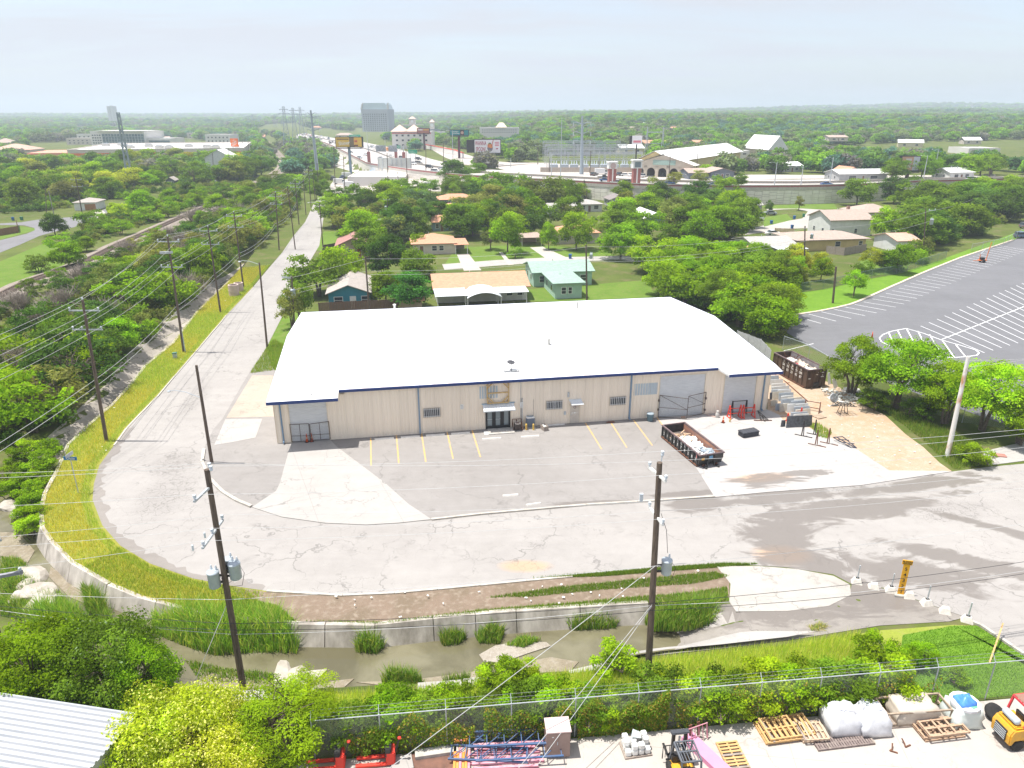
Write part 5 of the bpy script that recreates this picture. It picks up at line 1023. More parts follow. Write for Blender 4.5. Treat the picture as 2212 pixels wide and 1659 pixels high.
# left neighbourhood poles
tu,bu,hu,lu=pole('dark pole with two crossarms beside the left cul-de-sac',182,486,381,.19,.13,xt=163);arm(tu,hu-1,.1,-1.6,1.6,[-1.5,0,1.5],lean=lu);arm(tu,hu-3,.1,-1.6,1.6,[-1.5,1.5],lean=lu)
pole('thin pole in front of the trees left of the cul-de-sac',100,470,401,.15,.1,xt=99);pole('leaning grey stub pole below the left trees',117,466,412,.16,.12,xt=105,m_=mat('grey_pole',(.3,.28,.26)))
tw,bw_,hw,lw=pole('white pole leaning with rust stains beside the right driveway',2046,987,770,.24,.17,xt=2092,m_=mat('rusted_white_pole',(.72,.7,.66),(.5,.26,.12),1.1,stretch=(1,1,.35),lo=.38,hi=.5))
M().box(.22,-.02,1.8,.24,.5,2.6).put('sign_plate',GALV,tw)
for k_ in range(2):wire('power_line',['left','right'][k_]+' thin wire from the white pole top toward the asphalt lot',[Vector((bw_.x+lw[0],bw_.y,hw-.4-.7*k_)),Vector((70,72+4*k_,9.5))],.5,.014)
tx,bx_,hx,lx=pole('pale steel pole with a transformer among the house trees',1085,470,414,.16,.11,m_=GALV,xt=1084);can(tx,-.5,0,hx-5,1.4);ty,by_,hy,ly_=pole('wooden pole with a transformer among trees below the highway',838,472,427,.15,.1,xt=837);can(ty,-.5,0,hy-4,1.3);arm(ty,hy-.7,.2,-1.1,1.1,[-1,1])
for x,yb,yt,lab in ((839,413,330,'brown pole before the far junk yard roof'),(880,405,322,'brown pole left of the back of a billboard'),(920,400,315,'tall brown pole right of the back of a billboard'),(958,398,310,'pale pole beside the highway wall left of the big billboard'),(862,415,372,'thin dark pole in the trees before the junk yard'),(745,420,338,'dark pole right of the yellow billboard post'),(724,404,318,'dark pole left of the yellow billboard post'),(1262,430,388,'red-brown pole in front of the highway wall'),(1267,445,414,'short brown pole above the grey roofs'),
        (370,360,330,'dark pole before the far store wall'),(430,375,325,'dark pole right of the far store entrance'),(462,382,330,'dark pole left of the white gabled building'),(497,385,320,'dark pole right of the white gabled building'),(395,388,358,'crossarmed pole before the far store, on the left'),(410,384,360,'crossarmed pole before the far store, on the right'),(525,335,285,'dark pole near the orange square sign'),(538,345,290,'dark pole right of the orange square sign')):
    t_,b_,h_,l_=pole(lab,x,yb,yt,.2,.14,grp='far utility poles',xt=x-3 if x<900 else x)
    if 'crossarm' in lab:arm(t_,h_-.6,.1,-1.6,1.6,[-1.5,1.5])
# ================================================================ storage yard in the foreground
NET=netmat('chain_link',(.30,.32,.31),.07,.13)
def chainfence(label,pts,h=2.0,gap=3.5,barbed=True,post=GALV,net=NET,name='chain_link_fence',rail=True):
    t=thing(name,label,'fence',(0,0,0));run=[]
    ps=[Vector((p[0],p[1],zt(p[0],p[1]) if p[1]>240 else 0)) for p in pts]
    for a,b in zip(ps[:-1],ps[1:]):
        k=max(1,round((b-a).length/gap));run+=[a.lerp(b,i/k) for i in range(k)]
    run.append(ps[-1])
    for p in run:
        o=M().tube(p,p+Vector((0,0,h+.05)),.035,n=8).put('post',post,t)
        if barbed:M().bar(p+Vector((0,0,h)),p+Vector((-.05,.3,h+.42)),.03).put('barb_arm',post,o)
    for a,b in zip(run[:-1],run[1:]):
        uvpanel('mesh_panel',a,b,a.z+.03,a.z+h,net,t)
    if rail:M().path([p+Vector((0,0,h)) for p in run],.028,6).put('top_rail',post,t)
    if barbed:
        for k,(dy,dz) in enumerate(((.08,.12),(.18,.26),(.29,.41))):M().path([p+Vector((0,dy,h+dz)) for p in run],.008,3,False).put('barbed_wire',post,t)
    return t
def fy(x):return 31.2+(x-13.25)*.111
chainfence('tall chain-link fence with barbed wire in front of the storage yard',[(x,fy(x),0) for x in (-10.4,38)],2.7)
VW=mat('wrapped_white',(.72,.73,.76),(.6,.61,.64),2.5,rough=.3);
def lump(name,sx_,sy,h,m_,parent,seed,top=.8,lv=3,z0=.13):
    bm=bmesh.new();bmesh.ops.create_cube(bm,size=1);bmesh.ops.subdivide_edges(bm,edges=bm.edges[:],cuts=4,use_grid_fill=True);r=random.Random(seed)
    for v in bm.verts:
        f=v.co.z+.5;k=1-(1-top)*max(0,f-.55)/.45;bulge=.04*math.sin(f*9+v.co.x*4)
        v.co=Vector((v.co.x*sx_*k*(1+bulge)+r.uniform(-.035,.035),v.co.y*sy*k*(1+bulge)+r.uniform(-.035,.035),z0+f*h+(r.uniform(-.05,.09) if f>.9 else 0)))
    me=bpy.data.meshes.new(name);bm.to_mesh(me);bm.free();me.materials.append(m_);me.polygons.foreach_set('use_smooth',[True]*len(me.polygons));return link(name,me,parent)
for a,lab,sd in ((838,'left of the two white shrink-wrapped pallet loads',1),(1050,'right of the two white shrink-wrapped pallet loads',2)):
    t=thing('wrapped_load',lab,'wrapped load',gz('Q',a,1375,.05),R(6),'shrink-wrapped loads');
    M().box(-.75,-.65,0,.75,.65,.12).put('pallet_base',WOODGREY,t);lump('wrapped_goods',1.65,1.5,1.35,VW,t,sd,.62)
    for k in range(4):M().cb(rnd.uniform(-.3,.3),rnd.uniform(-.2,.3),1.5,.7,.45,.22,rnd.uniform(0,3),rnd.uniform(-.2,.2)).put('bag',VW,t)
t=thing('bulk_bag','white and pale green bulk bag with crumpled blue plastic on top','bag',gz('Q',1695,1320,.05),.1);lump('bag_body',1.6,1.4,1.2,mat('pale_green_wrap',(.66,.72,.7),(.6,.68,.66),2),t,5,.85,z0=.02);bb=lump('blue_plastic',.9,.75,.55,mat('blue_plastic',(.06,.2,.7),(.1,.3,.8),3,rough=.35),t,6,.35,z0=1.2)
M().lathe([(.62,1.1),(.78,1.2),(.78,1.35),(.66,1.3)],14).put('wrap_rim',VW,t);M().cb(.25,-.4,1.3,.35,.2,.06,.3).put('green_scrap',mat('green_plastic',(.2,.6,.3)),t)
t=thing('crate_frame','open timber crate frame half covered by a beige tarpaulin','crate',gz('Q',1345,1300,.05),R(5));f=M();W2=1.9
for sx_ in (-W2,W2):
    for sy in (-.6,.6):f.bar((sx_,sy,.1),(sx_,sy,1.0),.09)
    f.bar((sx_,-.6,.95),(sx_,.6,.95),.09);f.bar((sx_,-.6,.5),(sx_,.6,.5),.09)
for sy in (-.6,.6):f.bar((-W2,sy,.98),(W2,sy,.98),.09);f.bar((-W2,sy,.12),(W2,sy,.12),.12)
f.put('timber_frame',mat('old_timber',(.42,.33,.25),(.3,.23,.17),4),t);M().box(-W2-.1,-.7,0,W2+.1,.7,.1).put('base_deck',WOODGREY,t);lump('tarpaulin',2.4,1.3,1.02,mat('beige_tarp',(.56,.5,.42),(.48,.42,.35),2),t,9,.92,z0=.1)
pallet(gz('Q',440,1400,.05),R(9),1.5,2.7,9,'wide stack of orange timber pallets beside the wrapped loads',WOOD,layers=3,seed=3);pallet(gz('Q',640,1420,.05),R(4),1.2,1.4,6,'older pallets at the end of the orange stack',mat('tan_lumber',(.55,.42,.3),(.42,.31,.22),5),layers=3,seed=4)
pallet(gz('Q',870,1480,.05),R(8),.75,3.3,22,'long narrow grey slatted pallet in front of the wrapped loads',mat('dark_pallet',(.27,.22,.2),(.17,.13,.12),5),seed=5);pallet(gz('Q',1545,1405,.05),R(8),1.1,2.4,4,'stack of brownish pallets below the crate frame',mat('brown_pallet',(.5,.35,.24),(.36,.24,.16),5),layers=4,seed=6)
pallet(gz('O',1905,1520,.05),R(97),1.2,1.75,9,'single yellowish pallet right of the pink beam',WOOD,seed=7)
for k,(a,b_,lab) in enumerate(((1200,1540,'rusty scrap hook on the yard floor, on the left'),(1310,1515,'rusty scrap hook on the yard floor, on the right'))):tag(M().path([(0,0,.03),(.18,.1,.06),(.25,.3,.25)],.04,5).bar((0,0,.03),(.35,-.15,.03),.07).put('scrap_hook',RUST,loc=gz('Q',a,b_,.05),rz=k*.8),lab,'scrap','rusty scrap hooks')
# carton pallet
t=thing('bucket_pallet','pallet of white cartons and pails wrapped in film','pallet load',gz('O',1172,1470,.05),R(10));M().box(-.75,-.55,0,.75,.55,.1).put('pallet_base',WOODGREY,t);r=random.Random(4)
for ix in range(4):
    for iy in range(3):
        for iz in range(2 if (ix+iy)%3 else 1):bev(M().cb(-.52+.35*ix+r.uniform(-.02,.02),-.34+.34*iy,.1+.36*iz+.17,.3,.3,.33,r.uniform(-.08,.08)).put('pail',WHITE,t),.04)
M().add([(-.3,0,.95),(.25,-.1,.85),(.3,.4,.8),(-.05,.45,1.0)],[(0,1,2,3)]).put('plastic_sheet',mat('clear_film',(.6,.65,.68),rough=.2),t)
# cabinet
cb_=gz('O',590,1535,.05);t=thing('steel_cabinet','tall brownish steel cabinet with a pale pink top by the fence','cabinet',cb_,R(5));BRC=mat('brown_cabinet',(.3,.21,.18),(.26,.18,.155),2,rough=.5)
M().box(-.62,0,.06,.62,.95,1.75).put('body',BRC,t);M().box(-.66,-.04,1.752,.66,.99,1.82).put('top_plate',mat('pale_pink_top',(.62,.47,.45),(.55,.42,.4)),t);M().box(-.6,-.012,.12,-.01,-.002,1.68).put('door',BRC,t);M().box(.01,-.012,.12,.6,-.002,1.68).put('door',BRC,t);M().box(-.08,-.04,.95,-.04,-.013,1.15).put('handle',GALV,t);M().box(-.6,.05,0,.6,.9,.058).put('plinth',BLACK,t);M().box(-.36,-.02,1.45,-.26,-.013,1.5).put('label_plate',WHITE,t)
# rack frames and beams
BLU=mat('rack_blue',(.05,.115,.25),(.09,.12,.2),3,rough=.6);PNK=mat('faded_pink_beam',(.56,.2,.27),(.62,.36,.4),2);ORG=mat('rack_orange',(.8,.26,.04),(.75,.32,.1),3)
def rackframe(p,rz,l,w,z,label,m_=BLU,tilt=0):
    t=thing('rack_frame',label,'rack frame',p,rz,'blue rack uprights');
    for yy in (0,w):M().box(-l/2,yy-.045,z,l/2,yy+.045,z+.08).put('upright_post',m_,t)
    f=M();n=5
    for i in range(n+1):xx=-l/2+.1+(l-.2)*i/n;f.bar((xx,.045,z+.04),(xx,w-.045,z+.04),.045)
    for i in range(n):xx=-l/2+.1+(l-.2)*i/n;f.bar((xx,.04,z+.045),(xx+(l-.2)/n,w-.04,z+.045),.04)
    f.put('bracing',m_,t);return t
rackframe(gz('O',300,1600,.05),R(4),4.6,.9,.55,'blue rack upright on top of the front pile');rackframe(gz('O',250,1520,.05),R(3),4.8,.95,.75,'blue rack upright bridging the middle of the pile');rackframe(gz('O',230,1400,.05),R(6),3.4,.8,.45,'blue rack upright leaning at the back by the fence')
rackframe(gz('O',60,1590,.05),R(-3),4.2,.9,.3,'blue rack upright low in the pile, nearest the camera')
t=thing('beam_pile','pile of faded pink steel beams under the blue rack uprights','beams',gz('O',220,1580,.05),R(3))
for i in range(9):M().box(-1.9+rnd.uniform(-.3,.3),-.6+.2*i,.02+.09*(i%3),1.7+rnd.uniform(-.3,.3),-.46+.2*i,.14+.09*(i%3)).put('beam',PNK,t)
t=thing('beam_pile','stack of dark blue and rusty beams against the fence','beams',gz('O',220,1420,.05),R(5))
for i in range(10):M().box(-1.9+rnd.uniform(-.3,.3),-.4+.12*i,.02+.07*(i%4),1.8+rnd.uniform(-.3,.3),-.3+.12*i,.1+.07*(i%4)).put('beam',BLU if i%4 else RUST,t)
t=thing('beam_pile','short stack of orange and yellow rack beams left of the blue uprights','beams',gz('N',1740,1590,.05),R(92))
for i in range(6):M().box(-1.3,-.35+.15*i,.05+.05*(i%2),1.3,-.22+.15*i,.2+.05*(i%2)).put('beam',ORG if i%3 else PNK,t)
t=tag(M().box(-1.3,-.8,0,1.3,.8,.03).put('rusty_plate',mat('rusty_plate',(.2,.1,.07),(.11,.06,.045),1.5),loc=gz('N',1490,1620,.06),rz=R(12)),'rust-brown steel plate lying left of the orange beams','plate');
cr_=thing('concrete_slab','crumbled grey concrete slabs behind the rusty plate','slab',gz('N',1540,1560,.05),R(10));M().box(-1.2,-.15,0,1.1,.35,.25).put('slab_piece',CONC,cr_);M().cb(1.4,.1,.12,.5,.6,.22,.3).put('slab_piece',CONC,cr_);M().cb(-1.9,-.3,.08,1.1,.9,.14,.1).put('slab_piece',LIGHTC,cr_)
pk=thing('pink_beam','long wide pink box beam beside the forklift','beam',gz('O',1720,1540,.05),R(-58));M().box(-1.6,-.38,0,1.6,.38,.3).put('beam_body',mat('bright_pink',(.66,.27,.43),(.6,.25,.38),2),pk);M().box(1.602,-.34,.04,1.62,.34,.26).put('end_plate',PNK,pk)
rr=thing('load_rack','pink tubular rack with brown boards behind the forklift','rack',gz('O',1640,1420,.05),R(20));f=M()
for i in range(6):f.bar((-.6+.24*i,0,.1),(-.6+.24*i,.2,.95),.03)
f.path([(-.65,0,.1),(-.65,.2,.95),(.65,.2,1.0),(.65,0,.1)],.03,6);f.put('tube_frame',PNK,rr);M().bar((-.2,.35,.1),(-.35,.3,1.1),.2,.04).bar((.3,.35,.1),(.15,.3,1.15),.18,.04).put('board',RUST,rr)
for nm,a,b_,lab,rz in (('N',1160,1610,'red pallet truck with upright handle, right of the two','0'),('N',770,1640,'red pallet truck at the bushes, left of the two','0')):
    t=thing('pallet_truck',lab,'pallet truck',gz(nm,a,b_,.05),R(186),'red pallet trucks');RD=mat('truck_red',(.75,.05,.03),(.65,.06,.04),3)
    for yy in (-.25,.25):M().box(.1,yy-.09,.1,1.7,yy+.09,.2).put('fork',RD,t);M().tube((1.55,yy-.06,.08),(1.55,yy+.06,.08),.08,n=10).put('roller',RUBBER,t)
    bev(M().box(-.35,-.34,.08,.12,.34,.95).put('head',RD,t),.05);bev(M().box(-.18,-.33,.6,.14,.33,1.25).put('battery_cover',BLACK,t),.04);M().bar((-.38,0,.7),(-.62,0,1.55),.08).put('tiller',BLACK,t);M().lathe([(.03,0),(.09,.04),(.09,.1),(.03,.14)],10,-.62,0,1.5).put('tiller_knob',RD,t);M().tube((-.2,-.3,.12),(-.2,.3,.12),.12,n=12).put('drive_wheel',RUBBER,t)
# forklifts
CAT=mat('machine_yellow',(.74,.38,.02),(.55,.3,.05),3,rough=.5)
def wheel(t,x,y,r,w,name='wheel',rim=None):
    mt=Matrix.Translation((x,y,r))@Matrix.Rotation(R(90),4,'X');o=M().lathe([(r*.6,-w/2),(r*.92,-w/2),(r,-w*.35),(r,w*.35),(r*.92,w/2),(r*.6,w/2)],20,mt=mt).put(name,RUBBER,t,True)
    M().lathe([(r*.58,-w*.42),(r*.2,-w*.46),(r*.2,w*.46),(r*.58,w*.42)],14,mt=mt).put('rim',rim or GALV,o);return o
def forklift(p,rz,label,guard_m,backrest=True,tank=True,roofplate=False):
    t=thing('forklift',label,'forklift',p,rz,'yellow forklifts')
    cwt=M().side([(-1.25,.35),(-1.3,.9),(-1.15,1.18),(-.55,1.22),(-.5,.75),(.9,.7),(.98,.35),(.6,.28),(-.35,.28),(-.5,.55),(-1.0,.55),(-1.12,.3)],-.55,.55).put('body',CAT,t);bev(cwt,.05)
    bev(M().box(-1.12,-.5,1.19,-.35,.5,1.3).put('hood',CAT,t),.05)
    M().box(-1.32,-.32,.45,-1.26,.32,1.0).put('grille',BLACK,t)
    for k in range(5):M().box(-1.34,-.3,.5+.1*k,-1.322,.3,.54+.1*k).put('grille_bar',GALV,t)
    st_=bev(M().box(-.45,-.26,.98,.05,.26,1.12).put('seat',BLACK,t),.04);bev(M().cb(-.47,0,1.35,.12,.5,.55,0,0,-.15).put('seat_back',BLACK,st_),.04)
    bev(M().box(.62,-.5,.72,.95,.5,1.2).put('dashboard',BLACK,t),.04);M().lathe([(.17,0),(.19,.02),(.17,.04),(.15,.02)],16,mt=Matrix.Translation((.5,.1,1.25))@Matrix.Rotation(R(-35),4,'Y')).put('steering_wheel',BLACK,t)
    gd=M()
    for yy in (-.5,.5):gd.bar((-.7,yy,1.25),(-.55,yy,2.1),.08);gd.bar((.95,yy,.7),(.6,yy,2.12),.08);gd.bar((-.58,yy,2.1),(.63,yy,2.12),.08)
    gd.bar((-.58,-.5,2.1),(-.58,.5,2.1),.07);gd.bar((.63,-.5,2.12),(.63,.5,2.12),.07);gd.bar((.02,-.5,2.11),(.02,.5,2.11),.06);g_=gd.put('overhead_guard',guard_m,t)
    for k in range(6):yy=-.38+.152*k;M().bar((-.56,yy,2.1),(.6,yy,2.12),.035).put('guard_bar',guard_m,g_)
    if roofplate:M().box(-.55,-.48,2.15,.6,.48,2.17).put('roof_board',mat('guard_board',(.3,.16,.12)),g_)
    ms=M()
    for yy in (-.32,.32):ms.box(1.08,yy-.07,.08,1.2,yy+.07,2.15);ms.box(1.21,yy-.05,.1,1.3,yy+.05,2.05)
    for z in (.3,1.2,2.08):ms.box(1.1,-.25,z,1.18,.25,z+.09)
    m0=ms.put('mast',BLACK,t);M().tube((1.15,0,.2),(1.15,0,1.9),.06,n=8).put('lift_cylinder',GALV,m0);bev(M().box(1.02,-.5,2.152,1.34,.5,2.24).put('mast_head',mat('dark_grey_plastic',(.06,.065,.075)),m0),.04)
    cg_=M().box(1.31,-.55,.15,1.36,.55,.25).box(1.31,-.55,.5,1.36,.55,.6);c0=cg_.put('carriage',BLACK,t)
    if backrest:
        f=M();f.path([(1.34,-.75,.3),(1.34,-.75,1.15),(1.34,.75,1.15),(1.34,.75,.3)],.03,6)
        for k in range(7):f.bar((1.34,-.6+.2*k,.35),(1.34,-.6+.2*k,1.15),.025)
        f.put('load_backrest',BLACK,c0)
    for yy in (-.32,.32):M().box(1.37,yy-.06,.08,2.45,yy+.06,.12).box(1.362,yy-.06,.08,1.41,yy+.06,.6).put('fork',BLACK,c0)
    for x,r_,w_ in ((.72,.34,.24),(-.78,.28,.2)):
        for yy in (-.5,.5):wheel(t,x,yy*(1.1 if x>0 else .95),r_,w_)
    if tank:
        M().path([(-.95,-.42,1.48),(-.95,-.36,1.48),(-.95,.36,1.48),(-.95,.42,1.48)],[.08,.16,.16,.08],14).put('gas_tank',GREYBOX,t,True);M().box(-1.05,-.3,1.3,-.85,.3,1.34).put('tank_cradle',BLACK,t)
    for s_ in (-1,1):
        M().box(-.35,s_*.556-.003,.42,.35,s_*.556+.003,.62).put('badge',BLACK,t);txt('CAT',.2,WHITE,t,(0,s_*.562,.52),(R(90),0,0 if s_<0 else R(180)))
    return t
p=g(1485.6,1626,2.1);forklift(Vector((p.x,p.y,.05)),R(97),'yellow forklift with a black cage facing the fence, cut by the lower edge',mat('guard_grey',(.12,.13,.15)))
t=forklift(Vector((27.9,29.9,.05)),R(8),'yellow forklift with a grey gas tank and red guard at the right edge',mat('guard_red',(.6,.05,.06)),roofplate=True);t.scale=(1.22,)*3
o=thing('spare_tyre','loose forklift tyre leaning behind the right forklift','tyre',gz('Q',1935,1300,.05),.3);mt_=Matrix.Translation((0,0,.32))@Matrix.Rotation(R(28),4,'X');M().lathe([(.3,-.14),(.5,-.14),(.55,-.08),(.55,.08),(.5,.14),(.3,.14)],24,mt=mt_).put('tread',RUBBER,o,True);M().lathe([(.29,-.1),(.14,-.04),(.14,.06),(.29,.1)],18,mt=mt_).put('rim',mat('rim_tan',(.42,.33,.25)),o)
# metal-roofed shed at the lower left
p0,p1=g(-90,1484,4),g(300,1543,4);d=(p1-p0);an=math.atan2(d.y,d.x);Ls=d.length
t=thing('metal_shed','shed with a white corrugated metal roof at the lower left corner','shed',(p0.x,p0.y,0),an);cr_=M();n=34;dep=11.
MR=mat('white_corrugated',(.42,.43,.45),(.36,.375,.4),1.2,rough=.4,stretch=(.2,1,1));pr=[]
for i in range(n+1):
    y=-dep*i/n;z=4+.06*i*0+(.35*i/n);pr+=[(y+.0,z),(y-.05,z+.1),(y-.11,z+.1),(y-.16,z)]
cr_.strip([(0,a,b_) for a,b_ in pr],[(Ls,a,b_) for a,b_ in pr]);cr_.put('roof',MR,t);M().box(0,-dep-.2,0,Ls-.3,-.3,3.94).put('wall',mat('shed_wall',(.5,.5,.48)),t);M().box(-.02,-.02,3.82,Ls+.02,.04,4.02).put('fascia',GALV,t)
sk=M()
prs=[(a,b_+.012) for a,b_ in pr[4*9:4*13]];sk.strip([(0,a,b_) for a,b_ in prs],[(Ls*.5,a,b_) for a,b_ in prs]);sk.put('skylight_sheet',mat('beige_fibreglass',(.52,.49,.38),(.42,.39,.3),3),t)
# ================================================================ houses, yards, cars
def rm(n,c):return mat('roof_'+n,c,tuple(x*.8 for x in c),1.5,det=8,rough=.9,stretch=(1,1,3))
ROOF=dict(org=rm('orange',(.58,.3,.19)),mar=rm('maroon',(.36,.19,.17)),grey=rm('grey',(.4,.38,.36)),brn=rm('brown',(.42,.33,.28)),tan=rm('tan',(.4,.355,.325)),wht=rm('white',(.74,.74,.73)),grn=rm('green',(.3,.42,.35)),dk=rm('dark',(.25,.22,.21)),ter=rm('terracotta',(.55,.36,.28)))
WALLC=dict(teal=(.03,.22,.3),white=(.7,.7,.68),mint=(.4,.56,.47),tan=(.42,.32,.24),beige=(.58,.51,.44),grey=(.42,.42,.42),blue=(.2,.29,.36),yellow=(.6,.47,.22),dark=(.15,.17,.2),cream=(.66,.58,.4))
def wm(n):c=WALLC[n];return mat('wall_'+n,c,tuple(x*.85 for x in c),.8)
TRIM=WHITE
def opening(t,x0,x1,z0,z1,y=0,door=None,nm='window'):
    f=M();e=.09
    f.box(x0-e,y-.05,z0-e,x1+e,y-.004,z0).box(x0-e,y-.05,z1,x1+e,y-.004,z1+e).box(x0-e,y-.05,z0,x0,y-.004,z1).box(x1,y-.05,z0,x1+e,y-.004,z1);o=f.put('door' if door else nm,TRIM,t)
    M().box(x0,y-.03,z0,x1,y-.006,z1).put('panel' if door else 'pane',door or GLASS,o)
    if not door:M().box(x0,y-.045,(z0+z1)/2-.03,x1,y-.032,(z0+z1)/2+.03).put('sash',TRIM,o)
    return o
def roofmesh(w,d,h,rh,kind,ov,th=.14):
    m_=M()
    def plate(pts):
        n=len(pts);m_.add([p for p in pts]+[(p[0],p[1],p[2]-th) for p in pts],[list(range(n)),list(range(n,2*n))[::-1]]+[[i,n+i,n+(i+1)%n,(i+1)%n] for i in range(n)])
    x0,x1,y0,y1,zr=-ov,w+ov,-ov,d+ov,h+rh;e=h+.1-ov*rh/(d/2 if kind=='gx' else w/2)*.5
    if kind=='gx':plate([(x0,y0,e),(x1,y0,e),(x1,d/2,zr),(x0,d/2,zr)]);plate([(x0,d/2,zr),(x1,d/2,zr),(x1,y1,e),(x0,y1,e)])
    elif kind=='gy':plate([(x0,y0,e),(w/2,y0,zr),(w/2,y1,zr),(x0,y1,e)]);plate([(w/2,y0,zr),(x1,y0,e),(x1,y1,e),(w/2,y1,zr)])
    elif kind=='hip':
        k=min(w,d)/2;a,b=((k,d/2),(w-k,d/2)) if w>=d else ((w/2,k),(w/2,d-k))
        A,B=(a[0],a[1],zr),(b[0],b[1],zr);c=[(x0,y0,e),(x1,y0,e),(x1,y1,e),(x0,y1,e)]
        if w>=d:plate([c[0],c[1],B,A]);plate([c[1],c[2],B]);plate([c[2],c[3],A,B]);plate([c[3],c[0],A])
        else:plate([c[0],c[1],A]);plate([c[1],c[2],B,A]);plate([c[2],c[3],B]);plate([c[3],c[0],A,B])
    else:plate([(x0,y0,h+.1),(x1,y0,h+.1),(x1,y1,h+.1+rh),(x0,y1,h+.1+rh)])
    return m_
def house(label,xl,xr,yb,d,h,rh,kind,wall,roof,z=0,wins=((.15,.32),(.68,.85)),door=.5,ov=.5,name='house',cat='house',rz=None,chim=False,doorm=None):
    a,b=g(xl,yb,z),g(xr,yb,z);w=(b-a).length;t=thing(name,label,cat,a,WA if rz is None else rz);wl_=M().box(0,0,-.1,w,d,h)
    if kind=='gx':wl_.add([(0,0,h),(0,d,h),(0,d/2,h+rh-.1),(w,0,h),(w,d,h),(w,d/2,h+rh-.1)],[(0,1,2),(4,3,5)])
    if kind=='gy':wl_.add([(0,0,h),(w,0,h),(w/2,0,h+rh-.1),(0,d,h),(w,d,h),(w/2,d,h+rh-.1)],[(0,1,2),(4,3,5)])
    wl_.put('wall',wm(wall),t);r_=fixn(roofmesh(w,d,h,rh,kind,ov).put('roof',ROOF[roof],t))
    zs=min(h-.5,2.1)
    for u in wins:opening(t,u[0]*w,u[1]*w,.95,zs)
    if door is not None:opening(t,door*w-.45,door*w+.45,.05,min(2.1,h-.4),door=doorm or mat('door_brown',(.2,.1,.07)))
    if len(wins)>1:
        for y in (.3,.7):
            o=M().box(-.05,d*y-.5,.95,-.004,d*y+.5,zs).put('window',TRIM,t);M().box(-.07,d*y-.42,1.03,-.052,d*y+.42,zs-.08).put('pane',GLASS,o)
    if chim:M().box(w*.7,d*.6,h,w*.7+.8,d*.6+.6,h+rh+.7).put('chimney',mat('chimney_brick',(.4,.25,.2)),r_)
    M().tube((w*.4,d*.5,h+rh*.6),(w*.4,d*.5,h+rh+.35),.07).put('vent_pipe',GALV,r_);return t,w
def canopy(label,xl,xr,yb,d,h,m_,z=0,rz=None,tilt=.2,name='carport',curved=False,walls=None):
    a,b=g(xl,yb,z),g(xr,yb,z);w=(b-a).length;t=thing(name,label,'carport',a,WA if rz is None else rz)
    for x in (.1,w-.1):
        for y in (.1,d-.1):M().box(x-.06,y-.06,0,x+.06,y+.06,h).put('post',WHITE,t)
    if curved:
        n=14;pr=[(w*i/n,h+.9*math.sin(math.pi*i/n)**.8) for i in range(n+1)];m2=M();m2.strip([(x,-.3,z_) for x,z_ in pr],[(x,d+.3,z_) for x,z_ in pr]);o=m2.put('roof',m_,t)
        for k in range(int(d/.6)):M().path([(x,k*.6,z_+.02) for x,z_ in pr],.03,4).put('rib',m_,o)
    else:
        m2=M();n=int(w/.35)
        for i in range(n):x=-.3+(w+.6)*i/n;m2.add([(x,-.4,h+.05),(x+(w+.6)/n*.9,-.4,h+.05),(x+(w+.6)/n*.9,d+.3,h+.05+tilt),(x,d+.3,h+.05+tilt),(x,-.4,h-.02),(x+(w+.6)/n*.9,-.4,h-.02),(x+(w+.6)/n*.9,d+.3,h-.02+tilt),(x,d+.3,h-.02+tilt)],[(0,1,2,3),(7,6,5,4),(0,4,5,1),(1,5,6,2),(3,7,4,0)])
        m2.put('roof',m_,t)
    if walls:M().box(0,d-.1,0,w,d,h-.05).put('back_wall',wm(walls),t)
    return t
MTL=mat('pale_metal_roof',(.66,.69,.71),(.55,.58,.6),1.5,rough=.45)
house('bright teal house with a white door behind the warehouse',712,797,668,13,2.8,1.5,'gy','teal','tan',wins=((.14,.34),(.82,.97)),door=.6,doorm=WHITE)
house('long white house with an orange-brown shingle roof behind the warehouse',944,1140,655,10,2.7,1.7,'gx','white','org',wins=((.78,.84),(.9,.97)),door=None,ov=.7)
canopy('arched pale metal carport behind the warehouse roof',1010,1085,672,6,2.3,MTL,curved=True);canopy('flat pale metal patio roof left of the arched carport',945,1008,672,8,2.6,MTL);canopy('pale metal porch roof along the orange-roofed house',1075,1140,662,4,2.5,MTL)
tag(house('small orange-brown roofed shed behind the warehouse',864,912,676,4,2.2,.6,'gx','tan','org',wins=(),door=None,name='shed')[0],'small orange-brown roofed shed peeping over the warehouse roof','shed')
house('mint green house with a grey-green roof',1153,1282,620,9,2.9,1.4,'gx','mint','grn',wins=((.1,.2),(.8,.9)),door=None);house('mint green rear wing with a low grey roof and small windows',1199,1258,646,10,3.0,.5,'hip','mint','grn',wins=((.24,.4),(.5,.62)),door=None,ov=.6)
house('tan house with a maroon gabled roof and red door by the street',729,800,557,11,2.8,1.9,'gy','tan','mar',wins=((.3,.45),(.85,.95)),door=.66,doorm=mat('door_red',(.4,.03,.03)))
house('beige house with an orange roof and attached carport',893,984,551,10,2.7,1.7,'hip','beige','org',wins=((.45,.56),(.62,.72)),door=.2);canopy('open carport with an orange roof beside the beige house',984,1011,550,8,2.4,ROOF['org'],walls='tan')
house('low grey-roofed house behind a spreading tree by the street',781,828,504,8,2.5,1.0,'gx','grey','grey');house('orange-roofed house high up near the highway',946,1030,448,9,2.7,1.7,'hip','blue','org');canopy('dark carport with an orange roof beside the upper orange-roofed house',936,980,462,8,2.4,ROOF['org'],walls='dark')
house('orange-roofed house with a white porch strip among trees',936,974,500,8,2.7,1.5,'gx','blue','org');canopy('grey-brown roofed carport with open front beside the round tree',1127,1171,533,7,2.3,ROOF['brn'],walls='tan')
